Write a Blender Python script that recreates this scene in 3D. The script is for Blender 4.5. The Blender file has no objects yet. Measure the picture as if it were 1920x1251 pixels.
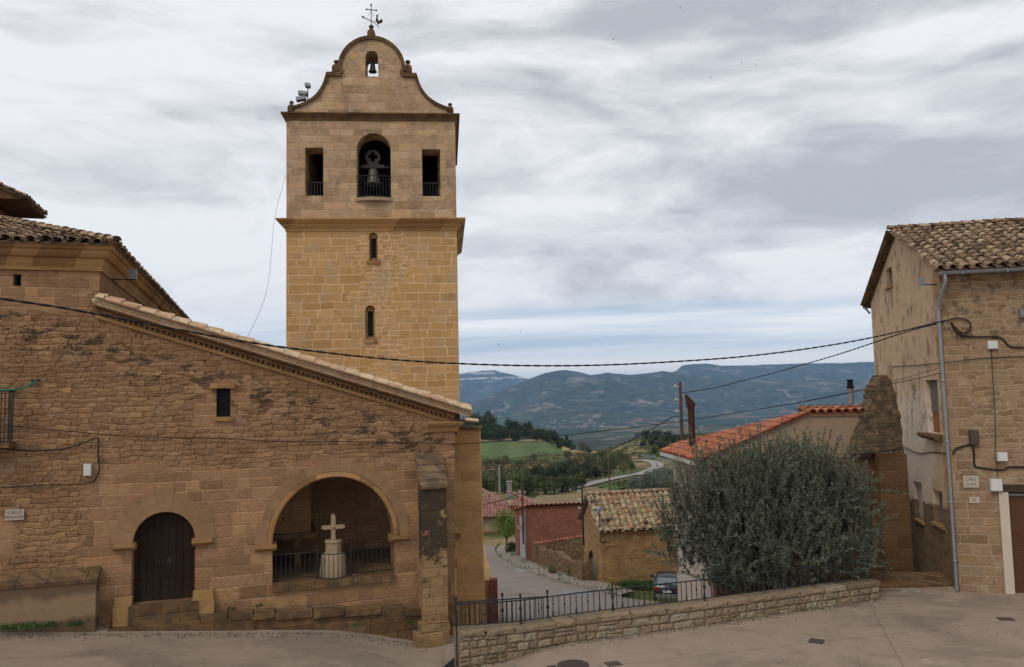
import bpy, bmesh, math, random
import numpy as np
from mathutils import Vector, Matrix
from mathutils.geometry import tessellate_polygon
sc = bpy.context.scene
random.seed(7); RNG = np.random.default_rng(7)
# ------------------------------------------------------------------ camera
FPX = 1493.33                      # focal length in pixels of the 1920 px wide photograph
PITCH, ROLL, EYE = math.radians(4.55), 0.0217, Vector((0, 0, 6))
FW = Vector((0, math.cos(PITCH), math.sin(PITCH)))
U0 = Vector((0, -math.sin(PITCH), math.cos(PITCH)))
RT = Vector((1, 0, 0)) * math.cos(ROLL) - U0 * math.sin(ROLL)
UP = U0 * math.cos(ROLL) + Vector((1, 0, 0)) * math.sin(ROLL)
cam = bpy.data.cameras.new("camera"); cam.lens = 28; cam.sensor_width = 36
cam.clip_start = .1; cam.clip_end = 60000
camo = bpy.data.objects.new("camera", cam); sc.collection.objects.link(camo)
camo.matrix_world = Matrix(((RT.x, UP.x, -FW.x, EYE.x), (RT.y, UP.y, -FW.y, EYE.y), (RT.z, UP.z, -FW.z, EYE.z), (0, 0, 0, 1)))
sc.camera = camo
# ------------------------------------------------------------------ light, sky, exposure
SUN_EL, SUN_AZ, SUN_W = math.radians(48), math.radians(212), 1.25
SKY_STRENGTH, EXPOSURE, SKY_SEED = 0.11, 0.0, 2.6
CLOUD_LO, CLOUD_HI = 5.0, 8.7
sc.view_settings.view_transform = 'Standard'; sc.view_settings.look = 'None'
sc.view_settings.exposure = EXPOSURE; sc.view_settings.gamma = 1
sl = bpy.data.lights.new("sun", 'SUN'); sl.energy = SUN_W; sl.angle = math.radians(22); sl.color = (1, .95, .87)
so = bpy.data.objects.new("sun", sl); sc.collection.objects.link(so)
sd = Vector((math.sin(SUN_AZ) * math.cos(SUN_EL), math.cos(SUN_AZ) * math.cos(SUN_EL), math.sin(SUN_EL)))
so.rotation_euler = sd.to_track_quat('Z', 'Y').to_euler()


class NT:
    """small expression helper over a node tree"""
    def __init__(s, nt): s.nt = nt; s.N = nt.nodes; s.L = nt.links
    def put(s, sock, v):
        if isinstance(v, bpy.types.NodeSocket): s.L.new(v, sock)
        elif v is not None:
            if sock.type in ('RGBA',) and not hasattr(v, '__len__'): v = (v, v, v)
            if sock.type == 'RGBA' and len(v) == 3: v = (*v, 1)
            if sock.type == 'VECTOR' and not hasattr(v, '__len__'): v = (v, v, v)
            sock.default_value = v
    def f(s, op, a, b=None, c=None, clamp=False):
        n = s.N.new('ShaderNodeMath'); n.operation = op; n.use_clamp = clamp
        for i, v in enumerate((a, b, c)):
            if v is not None: s.put(n.inputs[i], v)
        return n.outputs[0]
    def add(s, a, b): return s.f('ADD', a, b)
    def mul(s, a, b): return s.f('MULTIPLY', a, b)
    def sub(s, a, b): return s.f('SUBTRACT', a, b)
    def xyz(s, x, y, z=0.0):
        n = s.N.new('ShaderNodeCombineXYZ')
        for i, v in enumerate((x, y, z)): s.put(n.inputs[i], v)
        return n.outputs[0]
    def sep(s, v):
        n = s.N.new('ShaderNodeSeparateXYZ'); s.put(n.inputs[0], v); return n.outputs
    def vscale(s, v, sx):
        n = s.N.new('ShaderNodeVectorMath'); n.operation = 'MULTIPLY'; s.put(n.inputs[0], v); s.put(n.inputs[1], sx); return n.outputs[0]
    def noise(s, v, scale, detail=3, rough=.55, dist=0, col=False):
        n = s.N.new('ShaderNodeTexNoise'); s.put(n.inputs['Vector'], v)
        n.inputs['Scale'].default_value = scale; n.inputs['Detail'].default_value = detail
        n.inputs['Roughness'].default_value = rough; n.inputs['Distortion'].default_value = dist
        return n.outputs['Color' if col else 'Fac']
    def vor(s, v, scale=1, feature='F1', rnd=1):
        n = s.N.new('ShaderNodeTexVoronoi'); n.feature = feature; s.put(n.inputs['Vector'], v)
        n.inputs['Scale'].default_value = scale; n.inputs['Randomness'].default_value = rnd
        return n.outputs
    def white(s, v):
        n = s.N.new('ShaderNodeTexWhiteNoise'); n.noise_dimensions = '3D'; s.put(n.inputs['Vector'], v); return n.outputs
    def sstep(s, v, lo, hi, a=0.0, b=1.0):
        n = s.N.new('ShaderNodeMapRange'); n.interpolation_type = 'SMOOTHSTEP'
        for i, q in enumerate((v, lo, hi, a, b)): s.put(n.inputs[i], q)
        return n.outputs[0]
    def ramp(s, fac, stops):
        n = s.N.new('ShaderNodeValToRGB'); s.put(n.inputs[0], fac); e = n.color_ramp.elements
        while len(e) < len(stops): e.new(.5)
        for q, (p, c) in zip(e, stops): q.position = p; q.color = (*c, 1)
        return n.outputs[0]
    def mix(s, fac, a, b, mode='MIX'):
        n = s.N.new('ShaderNodeMix'); n.data_type = 'RGBA'; n.blend_type = mode
        s.put(n.inputs[0], fac); s.put(n.inputs[6], a); s.put(n.inputs[7], b); return n.outputs[2]
    def scale_col(s, c, k):
        n = s.N.new('ShaderNodeVectorMath'); n.operation = 'SCALE'; s.put(n.inputs[0], c); s.put(n.inputs[3], k); return n.outputs[0]


world = bpy.data.worlds.new("World"); sc.world = world; world.use_nodes = True
def build_sky():
    t = NT(world.node_tree); bg = t.N['Background']
    sky = t.N.new('ShaderNodeTexSky'); sky.sky_type = 'NISHITA'; sky.sun_disc = False
    sky.sun_elevation = SUN_EL; sky.sun_rotation = SUN_AZ; sky.altitude = 800
    d = t.N.new('ShaderNodeTexCoord').outputs['Generated']
    x, y, z = t.sep(d)
    q = t.xyz(t.mul(x, 1.35), t.mul(y, 1.35), t.mul(z, 4.4))
    wob = t.noise(q, 1.6, 3, .5, col=True); wx, wy, wz = t.sep(wob)
    qx_ = t.xyz(t.add(t.mul(x, 1.35), t.mul(t.sub(wx, .5), .5)), t.add(t.mul(y, 1.35), t.mul(t.sub(wy, .5), .3)), t.add(t.mul(z, 4.4), t.mul(t.sub(wz, .5), .5)))
    def field(dz):
        p = t.xyz(0, 0, dz); n = t.N.new('ShaderNodeVectorMath'); n.operation = 'ADD'; t.put(n.inputs[0], qx_); t.put(n.inputs[1], p)
        return t.noise(n.outputs[0], 1.55, 12, .57)
    n1 = field(SKY_SEED); n1b = field(SKY_SEED + .11)
    big = t.add(n1, t.add(t.mul(x, -.22), t.mul(t.sub(t.noise(q, .7, 2, .5), .5), .35)))
    fac = t.add(t.mul(t.sstep(big, .27, .58), .96), t.mul(t.sub(t.noise(qx_, 5.5, 8, .62), .5), .55))
    edge = t.mul(t.sub(n1, n1b), 2.6)                       # lit tops and dull undersides of the cloud banks
    fac = t.f('ADD', fac, edge, clamp=True)
    cloud = t.mix(fac, (CLOUD_LO * .94, CLOUD_LO * .98, CLOUD_LO * 1.05), (CLOUD_HI * .985, CLOUD_HI * .995, CLOUD_HI * 1.02))
    # low layered streaks above the hills
    st = t.noise(t.xyz(t.mul(x, 1.6), t.mul(z, 26), 2.2), 1.0, 6, .5, .3)
    low = t.mix(t.sstep(st, .36, .62), (4.9, 5.9, 7.2), (9.6, 9.7, 9.8))
    hz = t.sstep(t.add(z, t.mul(t.sub(n1, .5), .07)), .085, .125)
    col = t.mix(hz, low, cloud)
    # bright rim just above the ridge line
    rim = t.sstep(z, .034, .062)
    col = t.mix(rim, (11.0, 10.7, 10.2), col)
    col = t.mix(.06, col, sky.outputs[0])
    t.put(bg.inputs[0], col); bg.inputs[1].default_value = SKY_STRENGTH
build_sky()

# ------------------------------------------------------------------ projection helpers (photograph -> real places)
def ray(px, py): return FW + RT * ((px - 960) / FPX) - UP * ((py - 625.5) / FPX)
def at_depth(px, py, Y):
    d = ray(px, py); return EYE + d * (Y / d.y)
def on_level(px, py, z=0.0):
    d = ray(px, py); return EYE + d * ((z - EYE.z) / d.z)

class Frame:
    """a building's own axes: x along its front, y inwards, z up"""
    def __init__(s, o, deg):
        s.o = Vector(o); s.a = math.radians(deg)
        s.x = Vector((math.cos(s.a), math.sin(s.a), 0)); s.y = Vector((-math.sin(s.a), math.cos(s.a), 0))
    def at(s, px, py, off=0.0):
        d = ray(px, py); t = ((s.o + s.y * off - EYE) @ s.y) / (d @ s.y); w = EYE + d * t - s.o
        return Vector((w @ s.x, off, w.z))
    def side(s, px, py, xoff):
        """hit the plane x = xoff"""
        d = ray(px, py); t = ((s.o + s.x * xoff - EYE) @ s.x) / (d @ s.x); w = EYE + d * t - s.o
        return Vector((xoff, w @ s.y, w.z))
    def w(s, x, y, z=0.0): return s.o + s.x * x + s.y * y + Vector((0, 0, z))
    def loc(s, p): q = Vector(p) - s.o; return Vector((q @ s.x, q @ s.y, q.z))

# ------------------------------------------------------------------ object helpers
COL = sc.collection
def props(o, label=None, cat=None, group=None, kind=None):
    for k, v in (('label', label), ('category', cat), ('group', group), ('kind', kind)):
        if v: o[k] = v
    return o
def thing(name, label, cat, loc=(0, 0, 0), rz=0.0, group=None):
    o = bpy.data.objects.new(name, None); COL.objects.link(o); o.location = loc; o.rotation_euler = (0, 0, rz)
    o.empty_display_size = .2
    return props(o, label, cat, group)
def framed(name, label, cat, fr, group=None): return thing(name, label, cat, fr.o, fr.a, group)

class MB:
    def __init__(s): s.v = []; s.f = []; s.r = []; s.sm = []
    def add(s, vs, fs, r=None, smooth=False):
        b = len(s.v); s.v += [tuple(q) for q in vs]
        for f in fs:
            s.f.append([b + i for i in f]); s.r.append(random.random() if r is None else r); s.sm.append(smooth)
    def box(s, a, b, r=None, M=None, jit=0.0):
        x0, y0, z0 = a; x1, y1, z1 = b
        vs = [Vector((x, y, z)) for z in (z0, z1) for x, y in ((x0, y0), (x1, y0), (x1, y1), (x0, y1))]
        if jit: vs = [q + Vector([random.uniform(-jit, jit) for _ in range(3)]) for q in vs]
        if M: vs = [M @ q for q in vs]
        s.add(vs, [(0, 3, 2, 1), (4, 5, 6, 7), (0, 1, 5, 4), (1, 2, 6, 5), (2, 3, 7, 6), (3, 0, 4, 7)], random.random() if r is None else r)
        return s
    def tube(s, pts, rad, seg=8, cap=True, r=None):
        pts = [Vector(q) for q in pts]; n = len(pts)
        rads = rad if hasattr(rad, '__len__') else [rad] * n
        vs = []; up = None
        for i, q in enumerate(pts):
            t = (pts[min(i + 1, n - 1)] - pts[max(i - 1, 0)]).normalized()
            if up is None: up = t.orthogonal().normalized()
            up = (up - t * (up @ t)); up = up.normalized() if up.length > 1e-6 else t.orthogonal().normalized()
            b = t.cross(up)
            vs += [q + (up * math.cos(2 * math.pi * k / seg) + b * math.sin(2 * math.pi * k / seg)) * rads[i] for k in range(seg)]
        fs = [(i * seg + k, i * seg + (k + 1) % seg, (i + 1) * seg + (k + 1) % seg, (i + 1) * seg + k) for i in range(n - 1) for k in range(seg)]
        rr = random.random() if r is None else r
        s.add(vs, fs, rr, True)
        if cap:
            s.add(vs[:seg], [tuple(range(seg))[::-1]], rr); s.add(vs[-seg:], [tuple(range(seg))], rr)
        return s
    def lathe(s, c, prof, seg=14, sq=False):
        c = Vector(c); vs = []
        for (r, z) in prof:
            for k in range(seg):
                a = 2 * math.pi * (k + (.5 if sq else 0)) / seg; rr = r * (1.414 if sq else 1)
                vs.append(c + Vector((rr * math.cos(a), rr * math.sin(a), z)))
        n = len(prof)
        fs = [(i * seg + k, i * seg + (k + 1) % seg, (i + 1) * seg + (k + 1) % seg, (i + 1) * seg + k) for i in range(n - 1) for k in range(seg)]
        s.add(vs, fs, random.random(), not sq)
        s.add(vs[:seg], [tuple(range(seg))[::-1]]); s.add(vs[-seg:], [tuple(range(seg))])
        return s
    def wall(s, outer, holes=(), y0=0.0, y1=.5, M=None, r=.5):
        """outline in (x, z), extruded from y0 to y1, with holes and their reveals"""
        loops = [list(outer)] + [list(h) for h in holes]
        flat = [q for l in loops for q in l]
        tri = tessellate_polygon([[Vector((q[0], q[1], 0)) for q in l] for l in loops])
        for yy, flip in ((y0, False), (y1, True)):
            fs = []
            for t in tri:
                a, b, c = [Vector(flat[i]) for i in t]
                ar = (b - a).cross(c - a)
                if abs(ar) < 1e-9: continue
                t = tuple(t) if (ar > 0) != flip else tuple(t)[::-1]
                fs.append(t)
            vs = [Vector((q[0], yy, q[1])) for q in flat]
            s.add([M @ q for q in vs] if M else vs, fs, r)
        for li, l in enumerate(loops):
            n = len(l); area = sum(l[i][0] * l[(i + 1) % n][1] - l[(i + 1) % n][0] * l[i][1] for i in range(n))
            for i in range(n):
                a, b = l[i], l[(i + 1) % n]
                q = [Vector((a[0], y0, a[1])), Vector((a[0], y1, a[1])), Vector((b[0], y1, b[1])), Vector((b[0], y0, b[1]))]
                if (area < 0) != (li > 0): q = q[::-1]
                s.add([M @ k for k in q] if M else q, [(0, 1, 2, 3)], r)
        return s
    def sweep(s, path, prof, closed=False, r=None):
        """profile [(out, up)] carried along a level path [(x, y, z)] with mitred corners; out is to the right of travel"""
        path = [Vector(q) for q in path]; n = len(path); rows = []
        for i, q in enumerate(path):
            def nrm(a, b):
                t = Vector((b.x - a.x, b.y - a.y, 0)).normalized(); return Vector((t.y, -t.x, 0))
            if closed or 0 < i < n - 1:
                n1 = nrm(path[i - 1], q); n2 = nrm(q, path[(i + 1) % n]); m = (n1 + n2).normalized(); m = m / max(.2, m @ n1)
            else: m = nrm(q, path[1]) if i == 0 else nrm(path[-2], q)
            rows.append([q + m * o + Vector((0, 0, u)) for o, u in prof])
        k = len(prof); vs = [v for row in rows for v in row]; m = n if closed else n - 1
        fs = [(i * k + j, ((i + 1) % n) * k + j, ((i + 1) % n) * k + j + 1, i * k + j + 1) for i in range(m) for j in range(k - 1)]
        s.add(vs, fs, .5 if r is None else r)
        if not closed:
            s.add(rows[0], [tuple(range(k))], .5); s.add(rows[-1], [tuple(range(k))[::-1]], .5)
        return s
    def build(s, name, mat, parent=None, label=None, cat=None, group=None, kind=None, attr=True):
        me = bpy.data.meshes.new(name); me.from_pydata(s.v, [], s.f); me.update()
        if attr and s.r:
            a = me.attributes.new('rnd', 'FLOAT', 'FACE'); a.data.foreach_set('value', s.r)
        me.polygons.foreach_set('use_smooth', s.sm)
        me.materials.append(mat)
        o = bpy.data.objects.new(name, me); COL.objects.link(o)
        if parent: o.parent = parent
        return props(o, label, cat, group, kind)

def copy_tree(o, parent=None):
    c = o.copy(); COL.objects.link(c)
    if parent: c.parent = parent
    for ch in list(o.children): copy_tree(ch, c)
    return c
def text_obj(body, size, mat, parent, M, name='lettering'):
    cu = bpy.data.curves.new(name, 'FONT'); cu.body = body; cu.size = size; cu.align_x = 'CENTER'; cu.align_y = 'CENTER'; cu.extrude = .002
    cu.materials.append(mat); tmp = bpy.data.objects.new(name, cu); COL.objects.link(tmp); bpy.context.view_layer.update(); me = bpy.data.meshes.new_from_object(tmp.evaluated_get(bpy.context.evaluated_depsgraph_get())); bpy.data.objects.remove(tmp)
    o = bpy.data.objects.new(name, me); COL.objects.link(o); o.parent = parent; o.matrix_local = M; return o
def spline(pts, n=12):
    """smooth curve through points (Catmull-Rom)"""
    p = [Vector(q) for q in pts]; p = [p[0] * 2 - p[1]] + p + [p[-1] * 2 - p[-2]]; out = []
    for i in range(1, len(p) - 2):
        for k in range(n):
            t = k / n; a, b, c, d = p[i - 1:i + 3]
            out.append(.5 * ((2 * b) + (c - a) * t + (2 * a - 5 * b + 4 * c - d) * t * t + (3 * b - a - 3 * c + d) * t ** 3))
    return out + [p[-2]]
def cable(name, label, pts, rad, mat, n=10, twist=False, parent=None, cat='cable', group=None):
    pts = spline(pts, n); m = MB()
    if not twist: m.tube(pts, rad, 6)
    else:
        fine = spline(pts, 6); L = 0; two = ([], [])
        for i, q in enumerate(fine):
            if i: L += (q - fine[i - 1]).length
            t = (fine[min(i + 1, len(fine) - 1)] - fine[max(0, i - 1)]).normalized(); a = t.orthogonal().normalized(); b = t.cross(a)
            ph = L * 2 * math.pi / twist
            for k in (0, 1): two[k].append(q + (a * math.cos(ph + k * math.pi) + b * math.sin(ph + k * math.pi)) * rad * .75)
        for k in (0, 1): m.tube(two[k], rad, 5)
    return m.build(name, mat, parent, label if not parent else None, cat if not parent else None, group)

# ------------------------------------------------------------------ materials
def material(name, rough=.9, spec=.25):
    m = bpy.data.materials.new(name); m.use_nodes = True; t = NT(m.node_tree); b = t.N['Principled BSDF']
    b.inputs['Roughness'].default_value = rough; b.inputs['Specular IOR Level'].default_value = spec
    t.b = b; t.m = m; t.o = t.N.new('ShaderNodeTexCoord').outputs['Object']; return t
def finish(t, col, height=None, strength=.6, dist=.03):
    t.put(t.b.inputs['Base Color'], col)
    if height is not None:
        n = t.N.new('ShaderNodeBump'); n.inputs['Strength'].default_value = strength; n.inputs['Distance'].default_value = dist
        t.put(n.inputs['Height'], height); t.L.new(n.outputs[0], t.b.inputs['Normal'])
    return t.m
def rnd_attr(t):
    n = t.N.new('ShaderNodeAttribute'); n.attribute_name = 'rnd'; return n.outputs['Fac']
def obj_rnd(t): return t.N.new('ShaderNodeObjectInfo').outputs['Random']

def plain(name, c, rough=.8, spec=.3, var=.25, scale=6, metal=0, bump=.15):
    t = material(name, rough, spec); t.b.inputs['Metallic'].default_value = metal
    n = t.noise(t.o, scale, 5, .6); n2 = t.noise(t.o, scale * 9, 3, .6)
    k = t.add(1 - var, t.add(t.mul(n, var * 1.3), t.mul(n2, var * .7)))
    return finish(t, t.scale_col((*c,), k), t.add(n, t.mul(n2, .4)), bump, .01)

def ashlar(t, u, v, W, H, seed=0., warp=.04):
    """coursed blocks: returns (random colour per block, distance to the joint in metres)"""
    w1 = t.mul(t.sub(t.noise(t.xyz(u, v, seed), 1.3, 2), .5), warp * 2); w2 = t.mul(t.sub(t.noise(t.xyz(u, v, seed + 7), 1.1, 2), .5), warp * 2)
    uu, vv = t.add(u, w1), t.add(v, w2)
    # course heights vary
    vv = t.add(vv, t.mul(t.f('SINE', t.mul(vv, 2.9)), H * .22))
    r = t.f('DIVIDE', vv, H); row = t.f('FLOOR', r); fv = t.sub(r, row)
    wr = t.white(t.xyz(row, seed, 1.7))[0]
    w = t.mul(t.add(.65, t.mul(wr, .7)), W)
    c = t.add(t.f('DIVIDE', uu, w), t.mul(wr, 37.3))
    c = t.add(c, t.mul(t.f('SINE', t.mul(c, 1.9)), .22))
    colm = t.f('FLOOR', c); fu = t.sub(c, colm)
    du = t.mul(t.f('MINIMUM', fu, t.sub(1.0, fu)), w); dv = t.mul(t.f('MINIMUM', fv, t.sub(1.0, fv)), H)
    rc = t.white(t.xyz(colm, row, seed + 3.1))[1]
    # rounded block corners
    d = t.f('SMOOTH_MIN', du, dv, .03)
    return rc, d
def rubble(t, u, v, sx, sz, seed=0., warp=.07):
    """rough coursed rubble: small stones of uneven length with wandering joints"""
    p = t.xyz(u, v, seed); n = t.noise(p, 2.4, 2, .5, col=True); a, b, _ = t.sep(n); n2 = t.noise(p, 7.5, 3, .65, col=True); a2, b2, _ = t.sep(n2)
    uu = t.add(u, t.add(t.mul(t.sub(a, .5), .30), t.mul(t.sub(a2, .5), .10))); vv = t.add(v, t.add(t.mul(t.sub(b, .5), .22), t.mul(t.sub(b2, .5), .07)))
    return ashlar(t, uu, vv, 1 / sx, 1 / sz, seed, .03)
FACADE_MASKS = {}
def stone_wall(name, ramp, mortar, W=.5, H=.25, mort=.012, mode='ashlar', masks=None, stain=None, stain_col=(.05, .045, .04), rub=(3.2, 7.5), contrast=.35, bump=.7, mortar_amt=1.0, seed=0., gain=(.68, .60, .53), patchy=.0, recess=.35, grit=.3, disp=0, wash=None):
    t = material(name, .93, .15)
    x, y, z = t.sep(t.o); u = t.add(x, y)
    pv = t.xyz(u, z, 0.)
    if mode in ('ashlar', 'mixed'): ra, da = ashlar(t, u, z, W, H, seed)
    if mode in ('rubble', 'mixed'): rr, dr = rubble(t, u, z, *rub, seed=seed)
    if mode == 'ashlar': rc, d, mw = ra, da, mort
    elif mode == 'rubble': rc, d, mw = rr, dr, mort
    else:
        k_mask = k = masks(t, x, y, z, u)                                # 1 = dressed ashlar, 0 = rubble
        rc = t.mix(k, rr, ra)
        d = t.add(t.mul(t.sub(1.0, k), dr), t.mul(k, da)); mw = mort
    r0, r1, r2 = t.sep(rc)
    nf = t.noise(t.vscale(t.o, (1, 1, 2.2)), 14, 6, .65); nb = t.noise(pv, .55, 4, .6); nm = t.noise(pv, 3.5, 4, .6)
    col = t.ramp(t.f('ADD', t.mul(r0, .75), t.mul(nm, .3)), ramp)
    k = t.add(1 - contrast, t.add(t.mul(r1, contrast * .55), t.add(t.mul(nf, contrast * .9), t.mul(nb, contrast * .7))))
    col = t.scale_col(col, k)
    jit = t.mul(t.sub(t.noise(pv, 9, 3, .7), .5), mw * 2.2)
    mm = t.mul(t.sstep(t.add(d, jit), mw * .45, mw * 1.35, 1.0, 0.0), mortar_amt)
    if patchy: mm = t.mul(mm, t.sstep(t.noise(pv, 1.1, 5, .65), .5 - .12, .5 + patchy))
    crev = t.mul(t.sstep(t.noise(t.vscale(pv, (1, 2.4, 1)), 6.5, 6, .75, .4), .58, .72), contrast * 1.1); col = t.mix(crev, col, tuple(q * .35 for q in ramp[0][1]))
    col = t.mix(mm, col, t.scale_col((*mortar,), t.add(.65, t.mul(nf, .7))))
    if stain is not None:
        for fn in (stain if isinstance(stain, (list, tuple)) else [stain]):
            col = t.mix(fn(t, x, y, z, u, pv, nf, nm, nb), col, stain_col)
    if wash is not None: col = t.mix(wash[0](t, x, y, z, u, pv, nf, nm, nb), col, wash[1])
    n9 = t.noise(t.vscale(t.o, (1, 1, 1.8)), 21, 8, .78); n10 = t.noise(t.vscale(pv, (1, 1.9, 1)), 6, 7, .74, .6)
    if mode != 'ashlar':
        kr = 1.0 if mode == 'rubble' else t.sub(1.0, k_mask)
        wig = t.noise(t.vscale(pv, (1, 2.1, 1)), 3.4, 6, .7, .9); ridge = t.mul(t.sstep(t.f('ABSOLUTE', t.sub(wig, .5)), .004, .022, 1, 0), t.sstep(nm, .46, .6))
        col = t.mix(t.mul(t.mul(ridge, kr), .75 * mortar_amt), col, mortar)
        dk = t.mul(t.sstep(n10, .57, .68), kr); col = t.mix(t.mul(dk, .55), col, tuple(q * .45 for q in ramp[0][1]))
    col = t.scale_col(col, t.add(1 - grit * 1.25, t.add(t.mul(n9, grit * 1.6), t.mul(n10, grit * .9))))
    g = t.N.new('ShaderNodeVectorMath'); g.operation = 'MULTIPLY'; t.put(g.inputs[0], col); g.inputs[1].default_value = gain; col = g.outputs[0]
    h = t.add(t.mul(t.sstep(d, 0.0, mw * 2.2), recess), t.add(t.add(t.mul(nf, .6), t.mul(r2, .5)), t.add(t.mul(nm, .5), t.add(t.mul(n9, .5), t.mul(n10, .7)))))
    if disp:
        hd = t.add(t.mul(t.sstep(t.add(d, t.mul(jit, .6)), 0.0, mw * 2.6), .42), t.add(t.mul(r2, .22), t.add(t.mul(t.sstep(n10, .3, .7), .26), t.mul(n9, .14))))
        if mode == 'mixed': hd = t.add(t.mul(hd, t.sub(1.0, t.mul(k_mask, .72))), t.mul(k_mask, .66))
        dn = t.N.new('ShaderNodeDisplacement'); dn.inputs['Midlevel'].default_value = 1.0; dn.inputs['Scale'].default_value = disp
        t.put(dn.inputs['Height'], hd); t.L.new(dn.outputs[0], t.N['Material Output'].inputs['Displacement']); t.m.displacement_method = 'BOTH'
        return finish(t, col, n9, .35, .02)
    return finish(t, col, h, bump, .035)
def relief_face(x0, x1, z0, z1, step, inside, y=0.0, M=None):
    """fine grid of a wall face for true stone relief; inside(x, z) -> bool arrays keep a cell"""
    nx, nz = int((x1 - x0) / step), int((z1 - z0) / step); X = np.linspace(x0, x1, nx + 1); Z = np.linspace(z0, z1, nz + 1)
    cx, cz = np.meshgrid((X[1:] + X[:-1]) / 2, (Z[1:] + Z[:-1]) / 2); keep = inside(cx, cz)
    i = np.arange((nx + 1) * (nz + 1)).reshape(nz + 1, nx + 1); q = np.stack([i[:-1, :-1], i[:-1, 1:], i[1:, 1:], i[1:, :-1]], -1)[keep]
    used, inv = np.unique(q.ravel(), return_inverse=True); gx, gzz = np.meshgrid(X, Z); co = np.stack([gx.ravel(), np.full(gx.size, y), gzz.ravel()], -1)[used]
    if M is not None: co = co @ np.array(M.to_3x3()).T + np.array(M.translation)
    n = len(q); return co, inv.reshape(-1, 4)
def relief_obj(name, co, q, mat, parent, flip=False):
    if flip: q = q[:, ::-1]
    me = bpy.data.meshes.new(name); n = len(q); me.vertices.add(len(co)); me.vertices.foreach_set('co', co.astype(np.float32).ravel()); me.loops.add(4 * n); me.loops.foreach_set('vertex_index', q.astype(np.int32).ravel())
    me.polygons.add(n); me.polygons.foreach_set('loop_start', np.arange(0, 4 * n, 4, dtype=np.int32)); me.polygons.foreach_set('loop_total', np.full(n, 4, dtype=np.int32)); me.polygons.foreach_set('use_smooth', np.ones(n, bool)); me.update(calc_edges=True)
    me.materials.append(mat); o = bpy.data.objects.new(name, me); COL.objects.link(o); o.parent = parent; return o

TAN = [(0, (.16, .095, .045)), (.3, (.30, .185, .085)), (.55, (.38, .25, .12)), (.8, (.33, .20, .10)), (1, (.43, .31, .17))]
def sh(ramp, k, tint=(1, 1, 1)): return [(p, tuple(min(1, c * k * q) for c, q in zip(col, tint))) for p, col in ramp]
def tile_mat(name, stops, lichen=.45, dark=(.045, .038, .03)):
    t = material(name, .92, .15); r = rnd_attr(t)
    n = t.noise(t.o, 5.5, 5, .65); n2 = t.noise(t.o, 26, 4, .6)
    nl = t.noise(t.o, 1.1, 4, .6); col = t.ramp(t.f('ADD', t.mul(r, .6), t.mul(t.sub(nl, .28), .85)), stops)
    col = t.scale_col(col, t.add(.6, t.mul(n2, .8)))
    col = t.mix(t.mul(t.sstep(t.add(n, t.mul(n2, .25)), .62, .78), lichen * 2), col, dark)
    return finish(t, col, n2, .4, .01)
M = {}
M['tile_old'] = tile_mat('weathered roof tile', [(0, (.10, .065, .04)), (.3, (.20, .125, .075)), (.55, (.31, .205, .12)), (.75, (.38, .275, .17)), (.9, (.27, .13, .08)), (1, (.18, .11, .07))], .75)
M['tile_pale'] = tile_mat('pale roof tile', [(0, (.40, .22, .13)), (.3, (.52, .34, .21)), (.55, (.60, .45, .29)), (.8, (.54, .39, .25)), (1, (.44, .25, .16))], .2, (.14, .11, .085))
M['tile_red'] = tile_mat('red roof tile', [(0, (.24, .075, .04)), (.4, (.36, .12, .065)), (.75, (.42, .17, .10)), (.9, (.30, .10, .055)), (1, (.20, .08, .05))], .4, (.11, .06, .04))
M['tile_pink'] = tile_mat('pinkish roof tile', [(0, (.22, .08, .06)), (.5, (.30, .15, .12)), (1, (.36, .23, .19))], .25, (.12, .07, .06))
M['tile_hut'] = tile_mat('lichen roof tile', [(0, (.10, .075, .05)), (.3, (.30, .22, .13)), (.55, (.42, .32, .20)), (.8, (.34, .17, .09)), (1, (.19, .13, .09))], .6)
M['dressed'] = stone_wall('dressed sandstone', sh(TAN, .95), (.30, .21, .12), .8, .45, .006, contrast=.45, bump=.4, gain=(.92, .82, .72))
M['iron'] = plain('wrought iron', (.016, .017, .020), .55, .4, .3, 20)
M['cable'] = plain('black cable', (.012, .011, .011), .6, .3, .2, 10)
M['zinc'] = plain('galvanised zinc', (.24, .25, .27), .5, .5, .35, 5, .4)
M['rust'] = plain('rusty iron', (.055, .023, .014), .85, .2, .6, 9)
M['plastic'] = plain('white plastic', (.55, .54, .51), .5, .4, .15, 5)
M['greyplastic'] = plain('grey plastic', (.16, .165, .17), .5, .4, .2, 5)
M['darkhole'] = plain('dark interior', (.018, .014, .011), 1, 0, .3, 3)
M['bronze'] = plain('bell bronze', (.085, .083, .066), .5, .5, .5, 8, .4)
M['darkwood'] = plain('grey bell timber', (.05, .043, .036), .9, .2, .4, 10)
M['creamstone'] = plain('carved cream stone', (.31, .23, .145), .9, .2, .4, 7, bump=.4)
M['pole_wood'] = plain('pole timber', (.10, .06, .04), .9, .2, .5, 8)
M['greywood'] = plain('grey wood', (.17, .16, .15), .85, .2, .5, 7)
M['concrete_grey'] = plain('grey concrete', (.23, .215, .195), .9, .2, .3, 3)
M['green'] = plain('green plastic hose', (.01, .16, .11), .5, .4, .2, 8)
M['sign'] = plain('glazed sign tile', (.40, .34, .27), .6, .4, .2, 12)
M['signtext'] = plain('sign paint', (.09, .08, .075), .7, .3, .3, 60)

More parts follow.
